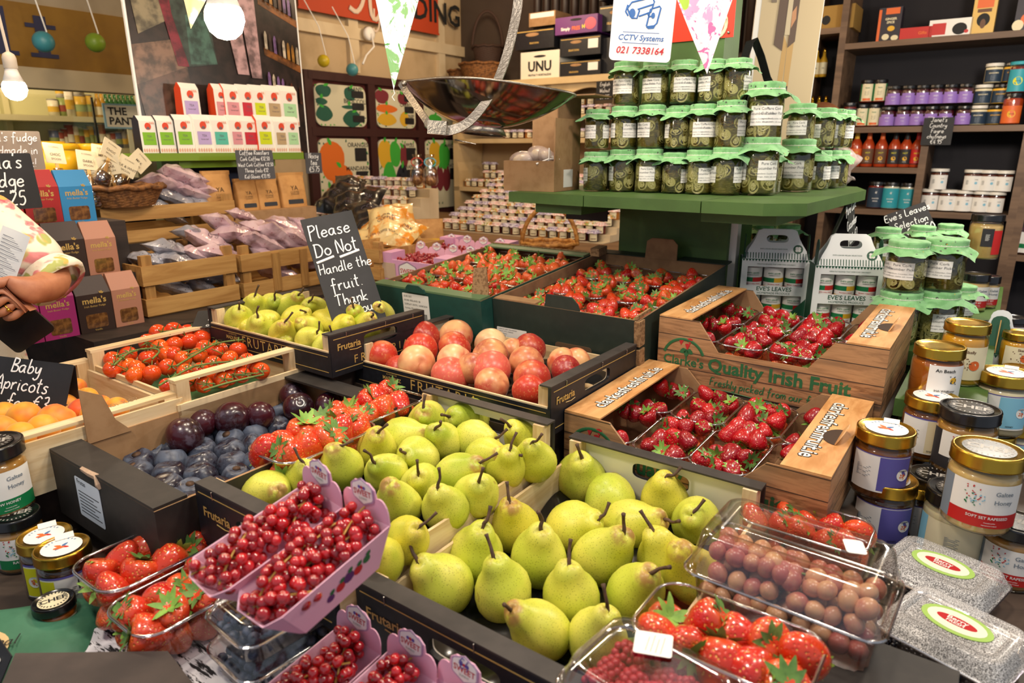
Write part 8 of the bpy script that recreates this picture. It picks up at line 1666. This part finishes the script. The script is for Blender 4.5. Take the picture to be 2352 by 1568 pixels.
# --- chalk tickets around the fruit
P = atu(788, 720, 1.16); BBW = .205
bt = thing('chalk_notice', 'tall leaning black chalkboard asking people not to handle the fruit', 'sign')
TL_, TR2, BL_, BR_ = aty(690, 505, 1.68), aty(808, 482, 1.735), aty(775, 742, 1.58), aty(872, 712, 1.635)
X = (TR2-TL_); w = X.length; Z = ((TL_-BL_)+(TR2-BR_))/2; h = Z.length; X.normalize(); Z = (Z-X*Z.dot(X)).normalized(); Yv = Z.cross(X); O = (BL_+BR_)/2
bt.matrix_world = Matrix((( X.x, Yv.x, Z.x, O.x), (X.y, Yv.y, Z.y, O.y), (X.z, Yv.z, Z.z, O.z), (0, 0, 0, 1)))
part('board', MB().box(-w/2, 0, -.03, w/2, .004, h), CHALK, bt)
m = MB()
for tx, s, x, z in (('Please', .125, -.44, .80), ('Do Not', .13, -.44, .62), ('Handle the', .098, -.46, .45), ('fruit.', .115, -.34, .28), ('Thank', .105, -.34, .135), ('You \u263a', .095, -.02, .03)): hand(m, tx, s*h*1.0, TR(x*w, -.0008, z*h) @ FRONT, .05, slant=.05)
for x0, x1, z in ((-.45, -.1, .585), (.0, .4, .595)): m.tube([(x0*w, -.001, z*h-.004), (x1*w, -.001, z*h+.004)], .0032, 5, .3, Vector((0, -1, 0)))
part('handwriting', m, PEN, bt)
P = atz(70, 948, 1.045); ticket('black folded chalk ticket for baby apricots standing in the pine tray', aty(50, 948, 1.25), .17, .105, R(-2), [('Baby', .27, -.05), ('Apricots', .27, -.06), ('for \u20ac3', .27, .05)], R(-24), size=.3, roll=R(6))
t = ticket('black chalk ticket for tomatoes lying flat behind the vines', aty(512, 752, 1.66), .15, .085, R(10), [('Irish', .26, .1), ('Tomatoes', .24), ('on the vine', .2)], R(-72), fold=False, size=.3)
ticket('black folded chalk ticket for the relish selection on the pickle covers', aty(2106, 545, 2.2), .12, .105, RZ+R(10), ["Eve's Leaves", 'Selection', ('\u20ac22.50', .26, .15)], R(-25), size=.22, roll=R(-25))
t = ticket('narrow folded chalk ticket seen edge on among the pickle covers', aty(1958, 560, 2.0), .085, .13, R(52), ['Pure Cork', 'Cucumber', 'Pickle \u20ac7'], R(-8), size=.2, roll=R(-10))
P = aty(1328, 490, 2.62); tag(obj('dark_sign', MB().box(-.07, 0, -.03, .07, .004, .03).mesh('dark_sign', CHALK), None, S(1.79, uv(P)[1]*.0-1.02, 1.3245), (0, 0, RZ)), 'small plain black card hanging under the pickle shelf batten', 'sign')
# --- near corner: green napkin packet, black ticket
NAPK = mat('green_napkin', '#3f7a5e', .6, var=(12, '#356a50', .4, .7), bump=(14, .6, .006)); P = atz(40, 1480, .86)
np_ = thing('napkin_packet', 'soft green paper packet with a round handwritten sticker at the near corner', 'packet', P, (R(4), R(3), R(20)))
part('packet', MB().sm_().grid(lambda a, b: Vector(((a-.5)*.20, (b-.5)*.15, .022*max(0, 1-abs(a*2-1)**5)*max(0, 1-abs(b*2-1)**5)+.003*math.sin(a*9)*math.sin(b*7))), 20, 16).grid(lambda a, b: Vector(((a-.5)*.20, (.5-b)*.15, -.002)), 2, 2), NAPK, np_)
st = part('round_sticker', MB().prism(ell(0, 0, .036, .036, 24), .0006, TR(-.035, -.03, .0245, ry=R(2))), mat('sticker_tan', '#dcc08a', .6), np_); m = MB(); hand(m, 'The Real', .017, TR(-.06, -.028, .0255), .05); hand(m, 'Olive', .015, TR(-.055, -.05, .0255), .05); part('handwriting', m, INK, st)
TW = .34; A1, A2 = aty(35, 1502, .66), aty(385, 1497, .70); Xd = (A2-A1); TW = Xd.length; Xd.normalize(); bk_ = thing('chalk_ticket', 'black folded chalk ticket lying at the bottom corner with white writing', 'sign')
Zu = Vector((0, 0, 1)); Yb = Zu.cross(Xd).normalized(); Zu = Xd.cross(Yb); bk_.matrix_world = Matrix(((Xd.x, Yb.x, Zu.x, A1.x), (Xd.y, Yb.y, Zu.y, A1.y), (Xd.z, Yb.z, Zu.z, A1.z), (0, 0, 0, 1)))
CWORN = mat('black_card_worn', '#4a403c', .7, var=(12, '#3a3230', .4, .7))
part('back_leaf', MB().prism([(0, 0), (TW, 0), (TW+.10, -.16), (.02, -.16)], .0015, TR(0, 0, 0, rx=R(-4))), CWORN, bk_)
M = TR(-.002, -.001, -.002, ry=0) @ Euler((R(60), 0, R(-52))).to_matrix().to_4x4()
part('front_leaf', MB().prism([(0, 0), (.03, -.09), (-.22, -.09), (-.22, .0)], .0015, M), CHALK, bk_)
part('handwriting', hand(MB(), 'Wine', .06, M @ TR(-.065, -.07, .002), .055), PEN, bk_)
# --- the person at the stall edge: one continuous skinned body, clothes and hair as its parts
SKIN = mat('skin', '#b97a58', .5, sss=.15, var=(30, '#a8684a', .4, .7)); HAIRM = mat('brown_hair', '#4a3022', .55, bump=(120, .6, .003))
@special('floral_linen')
def FLOR(t):
    v = t.co(); n1 = t.noise(v, 9, 2, .5, 1.6); n2 = t.noise(v, 11, 2, .5, 1.8); c = t.mix(t.step(n1, .56, .62), '#efe2cc', '#e08a8a'); c = t.mix(t.step(n1, .65, .69), c, '#c85a6a'); c = t.mix(t.step(n2, .60, .65), c, '#b0b468')
    c = t.mix(t.step(t.noise(v, 13, 2, .5, 1.2), .62, .67), c, '#e8b05a'); t.color(c).p(Roughness=.85).bump(t.noise(v, 24, 3), .5, .008)
def skinned(name, pts, chains, mt, parent, sub=2):
    idx = {k: i for i, k in enumerate(pts)}; me = bpy.data.meshes.new(name); me.from_pydata([p[0] for p in pts.values()], [(idx[a], idx[b]) for ch in chains for a, b in zip(ch, ch[1:])], [])
    me.materials.append(mt); o = obj(name, me, parent); sk = o.modifiers.new('skin', 'SKIN'); sk.use_smooth_shade = True
    for i, p in enumerate(pts.values()): d = me.skin_vertices[0].data[i]; r = p[1] if isinstance(p[1], tuple) else (p[1], p[1]); d.radius = r; d.use_root = i == 0
    s = o.modifiers.new('sub', 'SUBSURF'); s.levels = s.render_levels = sub; return o
PX, PY = -1.32, 1.53
pr = thing('person', 'person in a cream floral blouse holding a receipt and a black case', 'person', (PX, PY, 0))
def L(p): return Vector((p.x-PX, p.y-PY, p.z))
SHL = Vector((.16, 0, 1.345)); ELB = L(aty(128, 648, 1.50)); WRI = L(aty(82, 668, 1.40)); PALM = L(aty(50, 672, 1.375)); KN = L(aty(22, 690, 1.365))
B = {'pelvis': (Vector((0, .01, .93)), (.15, .11)), 'waist': (Vector((0, 0, 1.07)), (.13, .095)), 'chest': (Vector((0, .0, 1.26)), (.145, .105)), 'upper': (Vector((0, .01, 1.37)), (.11, .08)), 'neck': (Vector((0, .01, 1.45)), .052), 'nape': (Vector((0, -.005, 1.50)), .05),
     'skull': (Vector((0, -.02, 1.585)), (.072, .088)), 'crown': (Vector((0, -.01, 1.655)), (.055, .07)), 'sl': (SHL, .058), 'al': (SHL.lerp(ELB, .5), .047), 'el': (ELB, .043), 'fl': (ELB.lerp(WRI, .5), .038), 'wl': (WRI, (.026, .032)), 'pl': (PALM, (.020, .038)), 'kl': (KN, (.014, .034)),
     'sr': (Vector((-.165, 0, 1.385)), .058), 'ar': (Vector((-.21, .01, 1.24)), .046), 'er': (Vector((-.23, .0, 1.11)), .041), 'fr': (Vector((-.17, -.11, 1.09)), .035), 'wr': (Vector((-.09, -.19, 1.10)), .027), 'pr': (Vector((-.05, -.215, 1.11)), (.018, .034)), 'kr': (Vector((-.015, -.225, 1.115)), (.013, .03)),
     'hl': (Vector((.09, .01, .86)), .095), 'tl': (Vector((.095, .01, .65)), .075), 'kn': (Vector((.095, .0, .47)), .055), 'cl': (Vector((.095, .02, .32)), .052), 'anl': (Vector((.095, .03, .08)), .034), 'tol': (Vector((.10, -.11, .03)), (.03, .04)),
     'hr': (Vector((-.09, .01, .86)), .095), 'tr': (Vector((-.095, .01, .65)), .075), 'knr': (Vector((-.095, .0, .47)), .055), 'cr': (Vector((-.095, .02, .32)), .052), 'anr': (Vector((-.095, .03, .08)), .034), 'tor': (Vector((-.10, -.11, .03)), (.03, .04))}
CH = [['pelvis', 'waist', 'chest', 'upper', 'neck', 'nape', 'skull', 'crown'], ['upper', 'sl', 'al', 'el', 'fl', 'wl', 'pl', 'kl'], ['upper', 'sr', 'ar', 'er', 'fr', 'wr', 'pr', 'kr'], ['pelvis', 'hl', 'tl', 'kn', 'cl', 'anl', 'tol'], ['pelvis', 'hr', 'tr', 'knr', 'cr', 'anr', 'tor']]
# fingers of the near hand curl to the side round the case; the thumb lies along the top
dirn = (KN-PALM).normalized(); up = Vector((0, -.25, 1)); up = (up-dirn*up.dot(dirn)).normalized(); nrm = dirn.cross(up).normalized()
if nrm.y > 0: nrm = -nrm
for i, (o_, ln) in enumerate(((.028, .030), (.010, .034), (-.009, .031), (-.026, .025))):
    b = PALM.lerp(KN, .75)+up*o_*1.05+nrm*.004; n = 'f%d' % i
    B[n+'a'] = (b, .0098); B[n+'b'] = (b+dirn*ln*.95+nrm*.006, .0092); B[n+'c'] = (b+dirn*ln*1.55-nrm*.012, .0086); B[n+'d'] = (b+dirn*ln*1.35-nrm*.028, .0076); CH.append(['kl', n+'a', n+'b', n+'c', n+'d'])
tb = PALM+up*.034+nrm*.004; B['ta'] = (tb, .0125); B['tb'] = (tb+dirn*.028+up*.014+nrm*.004, .0105); B['tc'] = (tb+dirn*.055+up*.014-nrm*.004, .009); CH.append(['pl', 'ta', 'tb', 'tc'])
for i in range(4):
    b = Vector((-.01, -.235, 1.135-.017*i)); n = 'g%d' % i; B[n+'a'] = (b, .009); B[n+'b'] = (b+Vector((.03, -.008, 0)), .0085); B[n+'c'] = (b+Vector((.045, .015, 0)), .0075); CH.append(['kr', n+'a', n+'b', n+'c'])
B['ga'] = (Vector((-.04, -.225, 1.15)), .011); B['gb'] = (Vector((-.01, -.24, 1.165)), .009); CH.append(['pr', 'ga', 'gb'])
body = skinned('body', B, CH, SKIN, pr)
hd = MB().sm_().ball((0, -.03, 1.585), .083, 20, 16, (.86, 1.02, 1.28)); part('face', hd.ball((0, -.118, 1.575), .014, 10, 8, (.8, 1, 1.6)).ball((.078, -.01, 1.58), .02, 8, 6, (.4, .8, 1.3)).ball((-.078, -.01, 1.58), .02, 8, 6, (.4, .8, 1.3)), SKIN, pr)
for s in (-1, 1): part('eye', MB().sm_().ball((.03*s, -.105, 1.60), .011, 10, 8, (1.2, .6, .7)), mat('eye_white', '#e8e2da', .3), pr); part('pupil', MB().sm_().ball((.03*s, -.1115, 1.60), .0048, 10, 8, (1, .4, 1)), mat('iris_brown', '#2e2018', .2), pr); part('eyebrow', MB().tube([(.015*s, -.113, 1.62), (.032*s, -.112, 1.625), (.048*s, -.10, 1.618)], .003, 5), HAIRM, pr)
part('mouth', MB().sm_().ball((0, -.11, 1.535), .02, 12, 8, (1, .35, .3)), mat('lips', '#9a4a44', .5), pr)
part('hair', MB().sm_().ball((0, .0, 1.625), .095, 20, 14, (.95, 1.02, 1.0)).ball((0, .05, 1.54), .085, 16, 12, (1.0, .7, 1.35)), HAIRM, pr)
T = {'hem': (Vector((0, .01, .84)), (.185, .14)), 'pelvis': (Vector((0, .01, .92)), (.18, .137)), 'waist': (Vector((.0, 0, 1.07)), (.165, .125)), 'chest': (Vector((0, 0, 1.26)), (.17, .13)), 'upper': (Vector((0, .01, 1.35)), (.12, .10)), 'collar': (Vector((0, .01, 1.43)), (.075, .07)), 'sl': (SHL+Vector((.0, 0, 0)), .068), 'al': (SHL.lerp(ELB, .5), .070), 'el': (SHL.lerp(ELB, .92), (.066, .07)), 'sr': (Vector((-.17, 0, 1.385)), .078), 'ar': (Vector((-.215, .01, 1.24)), .07), 'er': (Vector((-.23, 0, 1.14)), .064)}
skinned('blouse', T, [['hem', 'pelvis', 'waist', 'chest', 'upper', 'collar'], ['upper', 'sl', 'al', 'el'], ['upper', 'sr', 'ar', 'er']], FLOR, pr)
cf = SHL.lerp(ELB, .97); ax = (ELB-SHL).normalized(); q = ax.to_track_quat('Z', 'Y').to_matrix().to_4x4()
part('cuff', MB().sm_().lathe([(.056, -.03), (.066, -.008), (.069, .004), (.064, .016), (.055, .012)], 24, Matrix.Translation(cf) @ q, cap0=False, cap1=False), FLOR, pr)
TRS = {'hip': (Vector((0, .01, .88)), (.165, .125)), 'hl': (Vector((.09, .01, .84)), .11), 'tl': (Vector((.095, .01, .6)), .09), 'al': (Vector((.095, .02, .12)), .065), 'hr': (Vector((-.09, .01, .84)), .11), 'tr': (Vector((-.095, .01, .6)), .09), 'ar': (Vector((-.095, .02, .12)), .065)}
skinned('trousers', TRS, [['hip', 'hl', 'tl', 'al'], ['hip', 'hr', 'tr', 'ar']], mat('cream_trousers', '#d8c8b0', .8), pr)
rb = PALM.lerp(KN, .75)+up*(-.009)+dirn*.017+nrm*.005; part('ring', MB().sm_().tube([rb+up*.0105*math.cos(a)+nrm*.0105*math.sin(a) for a in [i*.42 for i in range(16)]], .0016, 6).ball(rb+nrm*.012, .004, 8, 6), mat('gold_ring', '#d9a83c', .2, 1.0), pr)
C0 = KN+dirn*.03-nrm*.012; iv = Matrix((( dirn.x, nrm.x, up.x, 0), (dirn.y, nrm.y, up.y, 0), (dirn.z, nrm.z, up.z, 0), (0, 0, 0, 1)))
cs = thing('card_case', 'black card case held in the hand of the person in the floral blouse', 'case'); cs.matrix_world = Matrix.Translation(Vector((PX, PY, 0))+C0-up*.03) @ iv
part('case', MB().prism(rrect(.09, .15, .01), .010, FRONT), mat('case_black', '#131316', .3), cs)
sl = thing('paper_slip', 'white printed receipt held above the black case', 'paper'); sl.matrix_world = Matrix.Translation(aty(18, 588, 1.40)) @ Euler((R(-12), R(22), R(-8))).to_matrix().to_4x4()
part('sheet', MB().sm_().grid(lambda a, b: Vector(((a-.5)*.062, .006*math.sin(a*3), (b-.5)*.11)), 8, 8), WHITEP, sl); m = MB()
for i in range(12): m.box(-.024, -.0006, -.045+.0075*i, .024-.012*(i*7 % 3), -.0003, -.0435+.0075*i)
part('print', m, mat('receipt_grey', '#8a8a90', .7), sl)
